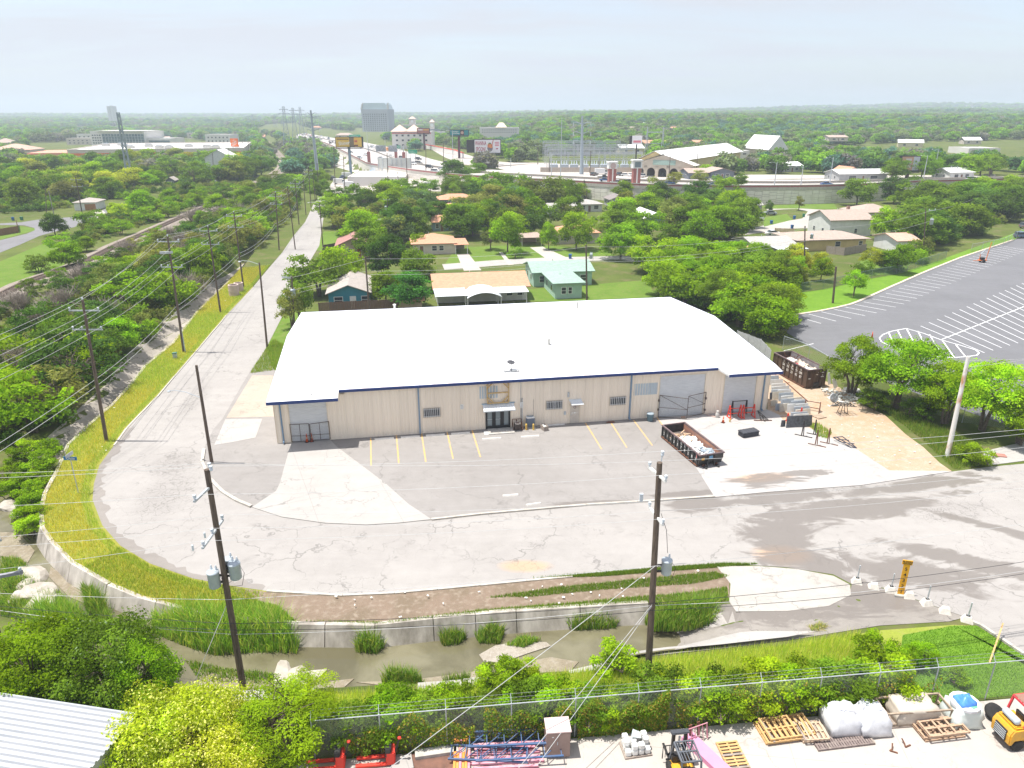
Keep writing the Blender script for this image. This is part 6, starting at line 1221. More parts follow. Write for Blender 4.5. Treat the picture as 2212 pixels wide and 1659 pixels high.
house('house with a bright orange roof partly hidden by trees',1197,1296,528,9,2.8,1.5,'hip','beige','org');house('house with a wide pale grey roof under the big trees',1188,1248,468,9,2.6,1.4,'gx','grey','grey');house('house with a grey hipped roof below the highway wall',1246,1302,458,9,2.6,1.3,'hip','white','grey');house('house with a dark grey roof left of the white shed',1318,1362,447,8,2.6,1.6,'gy','grey','dk')
tag(house('white shed',1346,1378,457,4,2.2,.5,'gx','white','wht',wins=(),door=None,name='shed')[0],'small white shed below the highway wall','shed')
house('slate blue house with two white windows in its gable',1392,1440,494,14,3,1.7,'gy','blue','wht',wins=((.1,.28),(.62,.82)),door=None)
house('tall white-walled house with a wide brown roof',1790,1888,512,11,4.6,2.2,'gx','white','brn',wins=((.05,.1),(.6,.66)),door=None,chim=True);house('brown hip-roofed house behind the white-walled house',1858,1946,480,11,3,2,'hip','white','brn')
house('long mustard yellow house with a low brown roof',1722,1882,543,11,2.8,1.3,'hip','yellow','brn',wins=((.55,.62),(.9,.95)),door=None,ov=.9);house('house with a stained old grey roof',1630,1722,556,11,2.7,1.4,'gx','grey','grey',wins=(),door=None,ov=.7);canopy('white metal patio roof beside the stained grey roof',1680,1745,562,6,2.5,MTL)
house('house with a terracotta roof corner among the near bushes',1622,1670,577,8,2.7,1.3,'hip','blue','org',wins=(),door=None);house('small grey house by the right court',1619,1646,461,8,2.8,1.5,'gx','grey','grey',wins=(),door=.5)
house('reddish roofed house with a white garage by the asphalt lot',1935,1985,545,9,2.8,1.3,'gx','white','ter',wins=(),door=None)
for lab,xl,xr,yb,wc,rc,k in (('dark blue house with a grey gable across the highway, on the left',1487,1532,389,'dark','brn','gx'),('dark blue house with a brown roof across the highway, on the right',1534,1588,387,'dark','brn','gy'),('grey long house behind the right highway lamps',1812,1925,392,'grey','wht','gx'),('white metal-roofed house at the far right of the highway',2050,2108,388,'white','wht','gx'),('small house with a bright red roof beyond the highway',1832,1852,384,'white','org','gy'),('pale roofed house left of the red-roofed one',1690,1735,372,'grey','wht','gx'),('house with a brown roof among far right trees',1790,1835,305,'beige','brn','gx'),('orange-roofed house among the far trees on the right',1700,1722,312,'cream','ter','gx'),('row house with orange roof on the wooded slope',1500,1535,316,'cream','org','gx')):
    house(lab,xl,xr,yb,11,3,1.6,k,wc,rc,z=zt(*g(xl,yb,5.7)[:2]) if yb<380 else 5.7,wins=((.2,.35),(.65,.8)))
house('white garage house with a brown door on the left cul-de-sac',162,206,455,9,2.8,1.2,'hip','white','tan',wins=(),door=None);M().box(0,0,0,3.6,.05,2.2).put('garage_door',mat('garage_brown',(.36,.18,.08)),[o for o in C.objects if o.get('label','').startswith('white garage house')][0],loc=(3.5,-.055,0))
house('small slate blue house at the far left street',360,377,402,7,2.6,1.5,'gy','dark','tan');house('tall white gabled building beside the railway',447,502,377,20,9,4.5,'gy','white','wht',wins=((.3,.45),(.62,.78)),door=.2,name='white_building',cat='building')
house('tan villa with a wide terracotta roof at the far left',-20,62,345,25,7,4,'hip','beige','ter',wins=((.3,.4),(.6,.7)));house('grey-roofed house behind the villa at the far left',-15,26,322,18,6,4,'hip','beige','brn')
# lawns and drives
LAWN2=groundmat('yard_lawn',[(.11,.19,.026),(.135,.215,.032),(.18,.2,.06)],sc=.2,fine=6)
for pts in ([(960,572),(985,535),(1150,528),(1300,540),(1330,552),(1190,557),(1075,562)],[(1140,650),(1140,625),(1400,605),(1420,650),(1280,655)],[(680,540),(700,500),(735,500),(720,545)],[(0,565),(110,520),(180,535),(60,640),(-150,700),(-150,600)],[(0,500),(40,488),(75,493),(76,498),(0,518)],[(1400,640),(1480,560),(1700,600),(1650,640)],[(1640,445),(1800,438),(1810,452),(1660,452)],[(1650,470),(1700,462),(1712,475),(1650,490)],[(1860,560),(1990,545),(1950,590),(1850,600)],[(538,811),(573,757),(609,686),(650,660),(668,690),(640,720),(600,805)]):
    zl_=globals().get('zl_',.008)+.003;struct(drape('lawn',GP(pts),LAWN2,zl_,0))
DRV=pavement('drive_concrete',(.46,.42,.38),(.39,.35,.31),crack=.2)
for pts in ([(987,550),(1012,548),(1040,584),(1002,585)],[(1145,535),(1172,533),(1232,560),(1190,566)],[(1078,545),(1085,545),(1110,572),(1098,573)],[(205,455),(222,455),(240,470),(205,475)]):struct(drape('driveway',GP(pts),DRV,.04,0))
def woodfence(label,pts,h,m_,gap=2.4):
    t=thing('wooden_fence',label,'fence',(0,0,0));ps=[Vector((p[0],p[1],0)) for p in pts]
    for a,b in zip(ps[:-1],ps[1:]):
        k=max(1,round((b-a).length/gap));
        for i in range(k):
            p,q=a.lerp(b,i/k),a.lerp(b,(i+1)/k);d=q-p;n=8;pm=M();M().box(p.x-.06,p.y-.06,0,p.x+.06,p.y+.06,h+.05).put('post',m_,t)
            for j in range(n):c=p.lerp(q,(j+.5)/n);pm.cb(c.x,c.y,h/2+rnd.uniform(-.02,.03),d.length/n*.92,.03,h,math.atan2(d.y,d.x))
            pm.put('plank_panel',m_,t)
    return t
woodfence('brown timber fence at the left picture edge',GZ('A',[(-200,1225),(0,1205),(155,1178),(145,1118)]),1.9,mat('brown_fence',(.26,.14,.08),(.2,.11,.06),3));woodfence('grey weathered timber fence below the mustard house',GZ('D',[(770,1185),(900,1200),(1060,1170)]),1.9,WOODGREY);woodfence('dark timber fence beside the maroon-roofed house',GP([(697,558),(700,545),(728,540)]),1.8,mat('dark_fence',(.13,.11,.1)))
woodfence('reddish brown timber fence behind the warehouse',GP([(690,676),(770,672),(860,668)]),1.8,mat('red_brown_fence',(.2,.12,.09)));woodfence('pale picket fence at the right court',GZ('D',[(398,1030),(540,1035)]),1.2,mat('tan_fence',(.6,.46,.3)));woodfence('grey corrugated fence at the warehouse right rear corner',GP([(1590,745),(1640,765),(1662,790)]),2.2,mat('metal_fence',(.5,.5,.52)),3)
chainfence('green chain-link fence between the bushes and the bright lawn',[p for p in GZ('H',[(330,425),(455,400),(750,360),(1100,280),(1300,248),(1580,160),(1640,140)])],1.9,4,False,mat('green_post',(.2,.26,.22)),netmat('green_link',(.12,.2,.15),.09,.22));chainfence('pale chain-link fence panel beside the trailer at the lot edge',GZ('H',[(1825,85),(2060,40),(2212,-40)]),1.9,5,False)
chainfence('chain-link fence between the gravel yard and the asphalt lot',[gz('H',455,800),gz('H',640,870),gz('H',780,960),gz('H',900,1010),gz('H',1300,1150),gz('H',1500,1250),gz('H',1760,1330),gz('H',2212,1390)],2.1,4,False)
# cars
PAINT=tint('car_paint',.3,0,.6)
def carproto(kind):
    t=bpy.data.objects.new('car',None);C.objects.link(t);Lc,Wc=dict(sedan=(4.6,1.8),suv=(4.8,1.95),pickup=(5.6,2.0),van=(6.5,2.3))[kind];k=Lc/4.6
    pro=dict(sedan=[(-2.3,.35),(-2.3,.8),(-2.2,.95),(-1.5,1.0),(.9,.98),(1.9,.85),(2.28,.7),(2.3,.35)],suv=[(-2.4,.4),(-2.4,1.0),(-2.3,1.1),(1.1,1.08),(2.1,.98),(2.38,.8),(2.4,.4)],pickup=[(-2.8,.5),(-2.8,1.1),(-.7,1.1),(1.2,1.1),(2.5,1.02),(2.78,.85),(2.8,.5)],van=[(-3.2,.5),(-3.2,2.7),(1.3,2.7),(1.35,1.3),(2.9,1.2),(3.2,.9),(3.2,.5)])[kind]
    cab=dict(sedan=[(-1.7,.98),(-1.0,1.42),(.2,1.45),(1.1,.97)],suv=[(-2.3,1.08),(-2.1,1.7),(.3,1.72),(1.2,1.07)],pickup=[(-.75,1.09),(-.6,1.75),(.6,1.75),(1.4,1.08)],van=[(1.32,1.3),(1.32,2.1),(1.8,2.1),(2.5,1.25)])[kind]
    bev(M().side(pro,-Wc/2,Wc/2).put('body',PAINT,t),.06);bev(M().side(cab,-Wc/2+.12,Wc/2-.12).put('windows',GLASS,t),.03)
    rf=[p for p in cab if p[1]>cab[0][1]+.2];M().box(rf[0][0]+.08,-Wc/2+.16,rf[0][1]+.003,rf[-1][0]-.05,Wc/2-.16,rf[0][1]+.05).put('roof',PAINT,t)
    if kind=='pickup':M().box(-2.7,-Wc/2+.12,1.102,-.8,Wc/2-.12,1.12).put('bed',BLACK,t)
    for x in (-.62*Lc/2,.6*Lc/2):
        for y in (-Wc/2+.1,Wc/2-.1):wheel(t,x,y,.34,.24)
    for y in (-.6,.6):M().box(Lc/2-.03,y-.2,.62,Lc/2+.02,y+.2,.78).put('headlight',WHITE,t);M().box(-Lc/2-.02,y-.2,.7,-Lc/2+.03,y+.2,.85).put('tail_light',mat('tail_red',(.4,.02,.02)),t)
    return t
CARP={k:carproto(k) for k in ('sedan','suv','pickup','van')};CARN={}
CC=dict(w=('white',(.75,.75,.75)),d=('black',(.025,.025,.03)),s=('silver',(.42,.44,.46)),b=('blue',(.04,.12,.3)),g=('grey',(.16,.17,.18)),r=('red',(.4,.03,.03)),o=('orange',(.8,.3,.02)),bg=('blue-grey',(.1,.16,.22)))
def car(kind,p,rz,c,label,grp):
    o=CARP[kind] if kind not in CARN else dup(CARP[kind]);CARN[kind]=1;o.location=p;o.rotation_euler.z=rz;tag(o,label,'car' if kind in ('sedan','suv') else ('pickup' if kind=='pickup' else 'truck'),grp)
    o.name=dict(sedan='parked_car',suv='parked_car',pickup='pickup_truck',van='box_truck')[kind]
    for ch in o.children:ch.color=(*CC[c][1],1)
    return o
def cz(k,x,y,z):return gz(k,x,y,z)
car('suv',gz('H',2200,-15,.03),R(14),'bg','dark blue-grey SUV parked at the right end of the asphalt lot','parked cars');car('suv',gz('D',2235,1000,.03),R(14),'g','grey car parked behind the SUV at the right edge','parked cars')
car('sedan',gz('D',360,903,0),R(175),'s','silver car parked by the small grey house on the court','parked cars');car('sedan',gz('D',858,905,0),R(170),'d','black car parked on the pale court behind the brown roof','parked cars');car('sedan',gz('D',385,1052,0),R(10),'w','white car beside the stained grey roof','parked cars');car('pickup',gz('D',255,945,0),R(190),'w','white pickup by the court lawn','parked cars')
car('suv',gz('B',1665,985,0),R(-80),'g','dark car under the orange carport below the highway','parked cars')
for k,x,y,c,lab in (('D',373,970,'b','blue wheeled bin on the court lawn edge'),('D',540,935,'b','blue wheeled bin at the court corner'),('D',523,1003,'b','blue wheeled bin before the red fence'),('D',608,920,'gn','green wheeled bin at the court corner'),('D',662,962,'gn','green wheeled bin near the tall house chimney'),('A',110,1078,'b','blue wheeled bin on the left cul-de-sac'),('A',182,1075,'gn','green wheeled bin on the left cul-de-sac'),('C',748,1395,'b','blue wheeled bin on the lawn behind the warehouse')):
    t=thing('wheeled_bin',lab,'bin',gz(k,x,y,0),rnd.uniform(-.3,.3),'wheeled bins');mb=mat('bin_'+c,(.03,.13,.35) if c=='b' else (.04,.22,.12));M().add([(-.28,-.3,0.05),(.28,-.3,.05),(.28,.3,.05),(-.28,.3,.05),(-.34,-.38,1.0),(.34,-.38,1.0),(.34,.38,1.0),(-.34,.38,1.0)],[(0,3,2,1),(4,5,6,7),(0,1,5,4),(1,2,6,5),(2,3,7,6),(3,0,4,7)]).put('bin_body',mb,t);M().box(-.36,-.42,1.002,.36,.42,1.1).put('lid',mb,t);M().tube((-.3,.3,.1),(.3,.3,.1),.1,n=10).put('wheels',RUBBER,t)
t=thing('light_tower','orange trailer with a tall orange mast on the asphalt lot','trailer',gz('H',1905,163,.03),R(5));OR2=mat('trailer_orange',(.8,.22,.05),(.7,.2,.05),3);M().box(-.9,-.45,.45,.9,.45,.6).put('chassis',OR2,t);bev(M().box(-.6,-.4,.6,.3,.4,1.15).put('engine_box',BLACK,t),.05)
for y in (-.6,.6):wheel(t,0,y,.38,.22,rim=WHITE)
M().bar((-.9,0,.5),(-2.2,0,.4),.1).put('drawbar',OR2,t);M().bar((.85,0,.5),(1.3,0,4.6),.12).put('mast',OR2,t);M().bar((-.75,0,.6),(-.75,0,2.0),.1).put('jack',OR2,t);M().bar((-.8,0,1.9),(.4,.2,3.0),.12,.06).put('boom',GREYBOX,t)
# ================================================================ highway and the distance
def resamp(line,n):
    d=[0]
    for a,b in zip(line[:-1],line[1:]):d.append(d[-1]+(b-a).length)
    out=[];j=0
    for i in range(n):
        s_=d[-1]*i/(n-1)
        while j<len(d)-2 and d[j+1]<s_:j+=1
        out.append(line[j].lerp(line[j+1],(s_-d[j])/max(d[j+1]-d[j],1e-6)))
    return out
HN=resamp([Vector(p) for p in HWY_N],90)
HWY_F=GP([(655,287),(720,298),(780,306),(866,323),(930,343),(1000,360),(1073,367),(1200,374),(1300,379),(1500,385),(1700,388),(1900,385),(2150,381),(2420,375)],6)
HF=resamp([Vector(p) for p in HWY_F],90)
HP=pavement('highway_concrete',(.46,.43,.4),(.4,.37,.35),crack=0,stain_amt=.3)
hw=M();hw.strip(HN,HF);hw.strip([p-Vector((0,0,.8)) for p in HF],[p-Vector((0,0,.8)) for p in HN]);hwo=hw.put('highway',HP);fixn(hwo);struct(hwo)
if hwo.data.polygons[0].normal.z<0:hwo.data.flip_normals()
for k in range(1,6):
    ln=[a.lerp(b,k/6.2)+Vector((0,0,.05)) for a,b in zip(HN,HF)];o_=offs(ln,.12)
    if k==3:M().strip([p+Vector((0,0,0)) for p in ln],[p+Vector((0,0,.9)) for p in ln]).strip([p+Vector((0,0,.9)) for p in ln],[p+Vector((0,0,.9)) for p in offs(ln,.5)]).put('median_barrier',KERB,hwo)
    else:M().strip(ln,o_).put('lane_line',WMARK,hwo)
RETW=mat('retaining_stone',(.8,.75,.69),(.7,.65,.59),.5);STRIPE=mat('brick_red_stripe',(.36,.12,.12),(.3,.1,.1),1)
rw=thing('retaining_wall','long pale block retaining wall with a red band carrying the highway','wall',(0,0,0));i0=28
W0=[p for p in HN[i0:]];M().strip([Vector((p.x,p.y+.4,-.5)) for p in W0],[Vector((p.x,p.y+.4,5.8)) for p in W0]).put('wall_core',mat('joint_grey',(.3,.27,.24)),rw)
bm_=M();fine=resamp(W0,260);r=random.Random(2)
for i in range(len(fine)-1):
    a,b=fine[i],fine[i+1];z=0
    while z<5.1:
        hh=r.choice((.75,1.1,1.5));hh=min(hh,5.2-z);an=math.atan2(b.y-a.y,b.x-a.x);c=(a+b)/2;l=(b-a).length
        if hh>.2:bm_.cb(c.x,c.y+.22,z+hh/2,l-.1,.34,hh-.1,an)
        z+=hh
struct(bm_.put('wall_blocks',RETW,rw),'stuff')
def band(z0,z1,dy,m_,nm,seg=HN,th=.3):M().strip([p+Vector((0,-dy,z0)) for p in seg],[p+Vector((0,-dy,z1)) for p in seg]).strip([p+Vector((0,-dy,z1)) for p in seg],[p+Vector((0,th-dy,z1)) for p in seg]).strip([p+Vector((0,th-dy,z1)) for p in seg],[p+Vector((0,th-dy,z0)) for p in seg]).put(nm,m_,rw)
band(-.85,.35,.1,KERB,'coping');band(.352,.95,.06,STRIPE,'red_band',HN[24:]);band(.95,1.2,.1,KERB,'parapet_cap',HN[20:])
emb=M();toe=resamp(GP([(640,303),(662,322),(688,343),(720,359),(768,373),(840,384),(900,390)]),30);emb.strip(resamp([p for p in HN[:i0+4]],30),toe);eo=emb.put('embankment',mat('embankment_concrete',(.48,.44,.4),(.36,.33,.3),.2,stretch=(1,.3,1)));fixn(eo);struct(eo)
for k in range(1,9):a,b=resamp([p for p in HN[:i0+4]],30),toe;M().path([p.lerp(q,k/9)+Vector((0,0,.12)) for p,q in zip(a,b)],.12,4).put('embankment_joint',CONC,eo)
# frontage and lots beyond the wall
FR=pavement('frontage_concrete',(.46,.42,.38),(.4,.36,.33),crack=0)
for pts in ([(1060,360),(1180,352),(1300,362),(1400,372),(1470,372),(1490,386),(1300,380),(1100,371)],[(960,318),(1000,332),(1055,348),(1110,352),(1180,352),(1060,362),(1000,356),(960,340),(930,322)],[(1480,388),(1560,378),(1660,378),(1900,380),(2150,378),(2150,382),(1900,386),(1600,388)]):struct(drape('frontage_road',GP(pts,5.7),FR,.12,0,zf=lambda x,y:np.full(len(x),5.75)))
# office tower
def winrows(t,x0,x1,z0,z1,nx,nz,y,m_=GLASS,fw=.62,fh=.55,name='window',side=False):
    me=None
    for i in range(nx):
        for j in range(nz):
            cx_=x0+(x1-x0)*(i+.5)/nx;cz_=z0+(z1-z0)*(j+.5)/nz;w=(x1-x0)/nx*fw;h=(z1-z0)/nz*fh
            if me is None:me=(M().box(-.1,-w/2,-h/2,.1,w/2,h/2) if side else M().box(-w/2,-.1,-h/2,w/2,.1,h/2)).mesh(name,m_)
            link(name,me,t,(y,cx_,cz_) if side else (cx_,y,cz_))
OFF=mat('office_stone',(.36,.385,.43),(.32,.345,.385),.05);a,b=g(784,293,0),g(842,293,0);w=(b-a).length;t=thing('office_tower','tall grey office tower with an arched metal roof on the horizon','tower',a,R(-6));hh=hgt(812,293,236);M().box(0,0,0,w,38,hh).put('wall',OFF,t)
M().side([(1,hh),(3.5,hh+7.5),(5,hh+9.5),(w-5,hh+9.5),(w-3.5,hh+7.5),(w-1,hh)],1,37).put('roof',mat('tower_roof',(.45,.55,.6),(.4,.5,.55),.05,rough=.35,metal=.2),t);M().box(-.3,-.4,hh-5,w+.3,38.4,hh-.01).put('cornice',OFF,t)
for s_ in (0,w):M().side([(s_-1.2,hh),(s_-1.2 if s_ else 1.5,hh+8),(s_+1.2 if s_ else 3.8,hh+10),(s_+1.2,hh)],-.6,3).put('parapet',mat('tower_light',(.58,.56,.54)),t)
winrows(t,2,w-2,4,hh-6,11,10,-.05,fw=.5,fh=.42);winrows(t,2,36,4,hh-6,7,10,-.05,fw=.4,fh=.42,side=True)
def block(label,xl,xr,yb,yt,d,wall,z=0,roofc=(.7,.7,.68),nx=0,nz=0,rz=0,name='building',cat='building',par=True,fw=.5,fh=.5,zt_=None):
    a,b=g(xl,yb,z),g(xr,yb,z);w=(b-a).length;h=hgt((xl+xr)/2,yb,yt,z);t=thing(name,label,cat,a,rz);M().box(0,0,-6,w,d,h).put('wall',wall,t);M().box(.4,.4,h,w-.4,d-.4,h+.15).put('roof',mat('flatroof_%d'%int(roofc[0]*100),roofc),t)
    if par:M().box(0,0,h+.001,w,.4,h+.7).box(0,d-.4,h+.001,w,d,h+.7).box(0,.4,h+.001,.4,d-.4,h+.7).box(w-.4,.4,h+.001,w,d-.4,h+.7).put('parapet',wall,t)
    if nx:winrows(t,w*.05,w*.95,.8,h-.5,nx,nz,-.05,fw=fw,fh=fh)
    return t,w,h
WB=mat('pale_building',(.68,.65,.62),(.62,.59,.56),.1);BG=mat('beige_building',(.6,.53,.47),(.54,.48,.42),.1);GLB=mat('green_glass',(.06,.13,.14),(.04,.09,.1),.15,rough=.15,spec=.6)
# store
stz=0;a,b=g(150,352,0),g(530,346,0);an=math.atan2(b.y-a.y,b.x-a.x);t=thing('big_box_store','huge white-roofed store with an orange stripe along its beige wall','store',a,an);w=(b-a).length;M().box(0,0,-1,w,130,8).put('wall',BG,t);M().box(.5,.5,8.002,w-.5,129.5,8.2).put('roof',mat('store_roof',(.8,.79,.77),(.68,.67,.65),.06,det=7),t);M().box(0,0,8.003,w,.5,9).box(0,129.5,8.003,w,130,9).box(w-.5,.5,8.003,w,129.5,9).box(0,.5,8.003,.5,129.5,9).put('parapet',BG,t);ORS=mat('store_orange',(.8,.16,.02),(.75,.15,.02),.3)
M().box(-.1,-.12,4.6,w*.98,-.01,6.4).put('orange_band',ORS,t);M().box(-28,10,-1,-.1,60,6.5).put('garden_canopy',mat('salmon_canopy',(.72,.3,.2),(.66,.28,.2),.1),t);M().box(-45,-4,-1,-28.1,30,4).put('canopy',ORS,t)
r=random.Random(5)
for i in range(11):x,y=w*(.06+.085*i)+r.uniform(-4,4),r.choice((25,50,85))+r.uniform(-8,8);o=M().box(x-3,y-2,8.21,x+3,y+2,10.2).put('rooftop_unit',mat('unit_grey',(.5,.48,.45)),t);M().box(x-2,y-1.5,10.202,x+2,y+1.5,10.6).put('unit_top',GREYBOX,o)
p=g(511,345,0);hs_=hgt(511,345,299);t=thing('pole_sign','square orange store sign on tall posts with slanted white letters','sign',p,R(-5));[M().tube((x,0,0),(x,0,hs_),.25).put('post',GALV,t) for x in (-1.5,1.5)];M().box(-2.9,-.4,hs_-5.8,2.9,.4,hs_).put('panel',ORS,t)
for i,s_ in enumerate(('THE','HOME','DEPOT')):txt(s_,(1.,1.5,1.5)[i],WHITE,t,(-.3+.15*i,-.42,hs_-1.5-1.45*i),(R(90),R(-28),0))
# glass office, tower shaft, small offices
t,w,h=block('white office building with a wide dark green glass front',200,320,318,285,40,WB,rz=R(-4));M().box(w*.22,-.25,3,w*.99,-.02,h-2).put('glass_front',GLB,t);n=14
for i in range(n):M().box(w*.22+w*.77*i/n-.15,-.4,3,w*.22+w*.77*i/n+.15,-.26,h-2).put('mullion',GALV,t)
for k in range(1,4):M().box(w*.22,-.5,3+(h-5)*k/4-.2,w*.99,-.41,3+(h-5)*k/4+.2).put('spandrel',mat('spandrel_grey',(.3,.36,.36)),t)
winrows(t,w*.02,w*.2,3,h-2,4,4,-.05,fw=.6,fh=.45);M().box(w*.15,-3,h+.72,w*1.02,30,h+1.3).put('canopy_roof',WB,t)
t,w,h=block('lower dark glass wing right of the office building',321,372,318,300,30,WB,rz=R(-4));M().box(w*.05,-.25,2,w*.97,-.02,h-1.5).put('glass_front',GLB,t);M().box(0,-.3,.5,w,-.26,1.6).put('red_band',STRIPE,t)
b_=g(249,277,0);hs_=hgt(249,277,228);t=thing('concrete_shaft','slender pale concrete tower shaft rising over the left horizon','tower',(b_.x,b_.y,0),R(20));
for k in (-1,0,1):M().box(k*7-3.2,-6,0,k*7+3.2,6,hs_-abs(k)*1.5).put('shaft',mat('shaft_white',(.7,.69,.66)),t)
for a_ in (('white office block left of the glass office',145,197,313,300,BG,5,2,20),('white low hall on the far left meadow',127,162,283,278,WB,0,0,15),('stepped white block behind the glass office',168,200,307,291,WB,3,2,15),('grey office with dark windows near the railway',446,500,318,292,WB,6,3,25),('far beige office beyond the railway trees',405,450,300,288,BG,5,2,20),('pale low hall left of the railway',340,400,292,286,WB,0,0,20),
           ('white self storage hall with red sign and corner roofs',848,932,321,286,WB,6,3,30),('low white hall left of the storage hall',800,847,292,279,WB,6,2,20),('pale building with a clock tower behind the storage hall',861,912,283,270,BG,7,2,25),('long pale office with two rows of windows in the wooded middle',1036,1121,290,277,WB,16,2,20),('white shop behind the red billboard',930,960,300,286,WB,3,2,15),('dark glass office right of the clock tower',912,948,290,280,mat('office_dark',(.2,.23,.26)),5,2,15)):
    z_=15 if a_[1]>1000 else 6 if a_[1]>800 else 0;t,w,h=block(a_[0],a_[1],a_[2],a_[3],a_[4],a_[8],a_[5],z_,nx=a_[6],nz=a_[7],fh=.35,fw=.35)
    if 'storage' in a_[0] and 'red sign' in a_[0]:
        for x in (6,w*.55):M().add([(x-7,-1,h+.7),(x+7,-1,h+.7),(x+7,13,h+.7),(x-7,13,h+.7),(x,6,h+6)],[(0,1,4),(1,2,4),(2,3,4),(3,0,4)]).put('corner_roof',mat('salmon_roof',(.7,.5,.4)),t)
        M().box(w*.5,-.4,h*.35,w*.66,-.12,h*.6).put('sign',mat('sign_red',(.7,.08,.06)),t);M().box(-.1,-.3,h-1,w+.1,-.02,h-.2).put('red_band',mat('thin_red',(.5,.1,.1)),t)
    if 'low white hall left of' in a_[0]:
        for x in (w*.25,w*.75):M().add([(x-9,-1,h+.7),(x+9,-1,h+.7),(x+9,15,h+.7),(x-9,15,h+.7),(x,7,h+6)],[(0,1,4),(1,2,4),(2,3,4),(3,0,4)]).put('hip_roof',mat('pale_hip',(.7,.68,.64)),t)
    if 'clock' in a_[0]:M().box(w*.45,5,h,w*.7,15,h+10).put('clock_tower',BG,t);M().add([(w*.42,4,h+10),(w*.73,4,h+10),(w*.73,16,h+10),(w*.42,16,h+10),(w*.575,10,h+14)],[(0,1,4),(1,2,4),(2,3,4),(3,0,4)]).put('tower_roof',mat('salmon_roof',(.7,.5,.4)),t);M().lathe([(2.2,0),(2.2,.2)],20,mt=Matrix.Translation((w*.575,5,h+6))@Matrix.Rotation(R(90),4,'X')).put('clock_face',WHITE,t)
    if 'two rows' in a_[0]:M().add([(w*.4,-1,h+.7),(w*.7,-1,h+.7),(w*.7,12,h+.7),(w*.4,12,h+.7),(w*.5,5,h+5),(w*.6,5,h+5)],[(0,1,5,4),(1,2,5),(2,3,4,5),(3,0,4)]).put('entrance_roof',mat('tan_roof_far',(.66,.55,.42)),t)
# walled lot with red trim
t=thing('walled_lot','pale wall with a red coping round a far parking lot','wall',(0,0,0));ps=GP([(895,316),(940,325),(985,335),(1002,342)],6)
for a,b in zip(ps[:-1],ps[1:]):d=b-a;an=math.atan2(d.y,d.x);c=(a+b)/2;M().cb(c.x,c.y,7.5,d.length,.4,3,an).put('wall_panel',WB,t);M().cb(c.x,c.y,9.2,d.length,.6,.5,an).put('coping',mat('sign_red',(.7,.08,.06)),t)
# event hall
a,b=g(1373,378,5.7),g(1455,381,5.7);e=g(1600,352,5.7);d1=b-a;d2=e-b;w=d1.length;an=math.atan2(d1.y,d1.x)
CRM=mat('yellow_hall',(.66,.52,.27),(.6,.47,.24),.1);t=thing('event_hall','long yellow hall with a white metal roof and an arched stone porch','hall',a,an);Ld=d2.length*.98;a2=math.atan2(d2.y,d2.x)-an;sk=1/math.tan(a2) if abs(a2)>.2 else 1;u=Vector((math.cos(a2),math.sin(a2),0))*Ld;hh=6.5;rh=4.2
def PP(x,f,z):return (x+u.x*f,u.y*f,z)
wl_=M().add([PP(0,0,-1),PP(w,0,-1),PP(w,0,hh),PP(w/2,0,hh+rh),PP(0,0,hh),PP(0,1,-1),PP(w,1,-1),PP(w,1,hh),PP(w/2,1,hh+rh),PP(0,1,hh)],[(0,1,2,3,4),(9,8,7,6,5),(1,6,7,2),(5,0,4,9)]);wl_.put('wall',CRM,t)
rf=M().add([PP(-1,-.02,hh-.1),PP(w/2,-.02,hh+rh+.25),PP(w/2,1.02,hh+rh+.25),PP(-1,1.02,hh-.1),PP(w+1,-.02,hh-.1),PP(w+1,1.02,hh-.1)],[(0,1,2,3),(1,4,5,2)]);rf.put('roof',ROOF['wht'],t)
po=M();pw=26;px0=2;na=5
po.box(px0,-9,-1,px0+pw,-.2,.1);
for i in range(na+1):x=px0+pw*i/na;po.box(x-.7,-9,0,x+.7,-8.2,5)
po.side([(px0-.7,4.2),(px0+pw+.7,4.2),(px0+pw+.7,5.6),(px0+pw/2,9.6),(px0-.7,5.6)],-9,-8.2);p0_=po.put('porch',mat('porch_stone',(.6,.52,.42),(.52,.45,.36),.4),t)
ar=M()
for i in range(na):
    cx_=px0+pw*(i+.5)/na;r_=pw/na/2-.7
    for k in range(8):a0,a1=math.pi*k/8,math.pi*(k+1)/8;ar.add([(cx_-r_*math.cos(a0),-8.95,2.2+r_*math.sin(a0)),(cx_-r_*math.cos(a1),-8.95,2.2+r_*math.sin(a1)),(cx_-r_*math.cos(a1),-8.95,4.3),(cx_-r_*math.cos(a0),-8.95,4.3)],[(0,1,2,3)])
ar.put('arch',MT['porch_stone'],p0_);M().add([(px0-1.5,-9.6,5.4),(px0+pw/2,-9.6,10.1),(px0+pw/2,0,10.1),(px0-1.5,0,5.4),(px0+pw+1.5,-9.6,5.4),(px0+pw+1.5,0,5.4)],[(0,1,2,3),(1,4,5,2)]).put('porch_roof',ROOF['wht'],t);M().box(px0+1,-1,0,px0+pw-1,-.5,4.5).put('painted_porch_shade',mat('porch_shade_paint',(.1,.08,.07)),t);M().box(px0+pw*.33,-9.25,5.4,px0+pw*.72,-9.02,7.4).put('sign_board',mat('sage_sign',(.35,.48,.42)),t)  # dark panel behind the arches: the porch shade put in as colour
for i in range(4):q=PP(w,.25+.1*i,0);
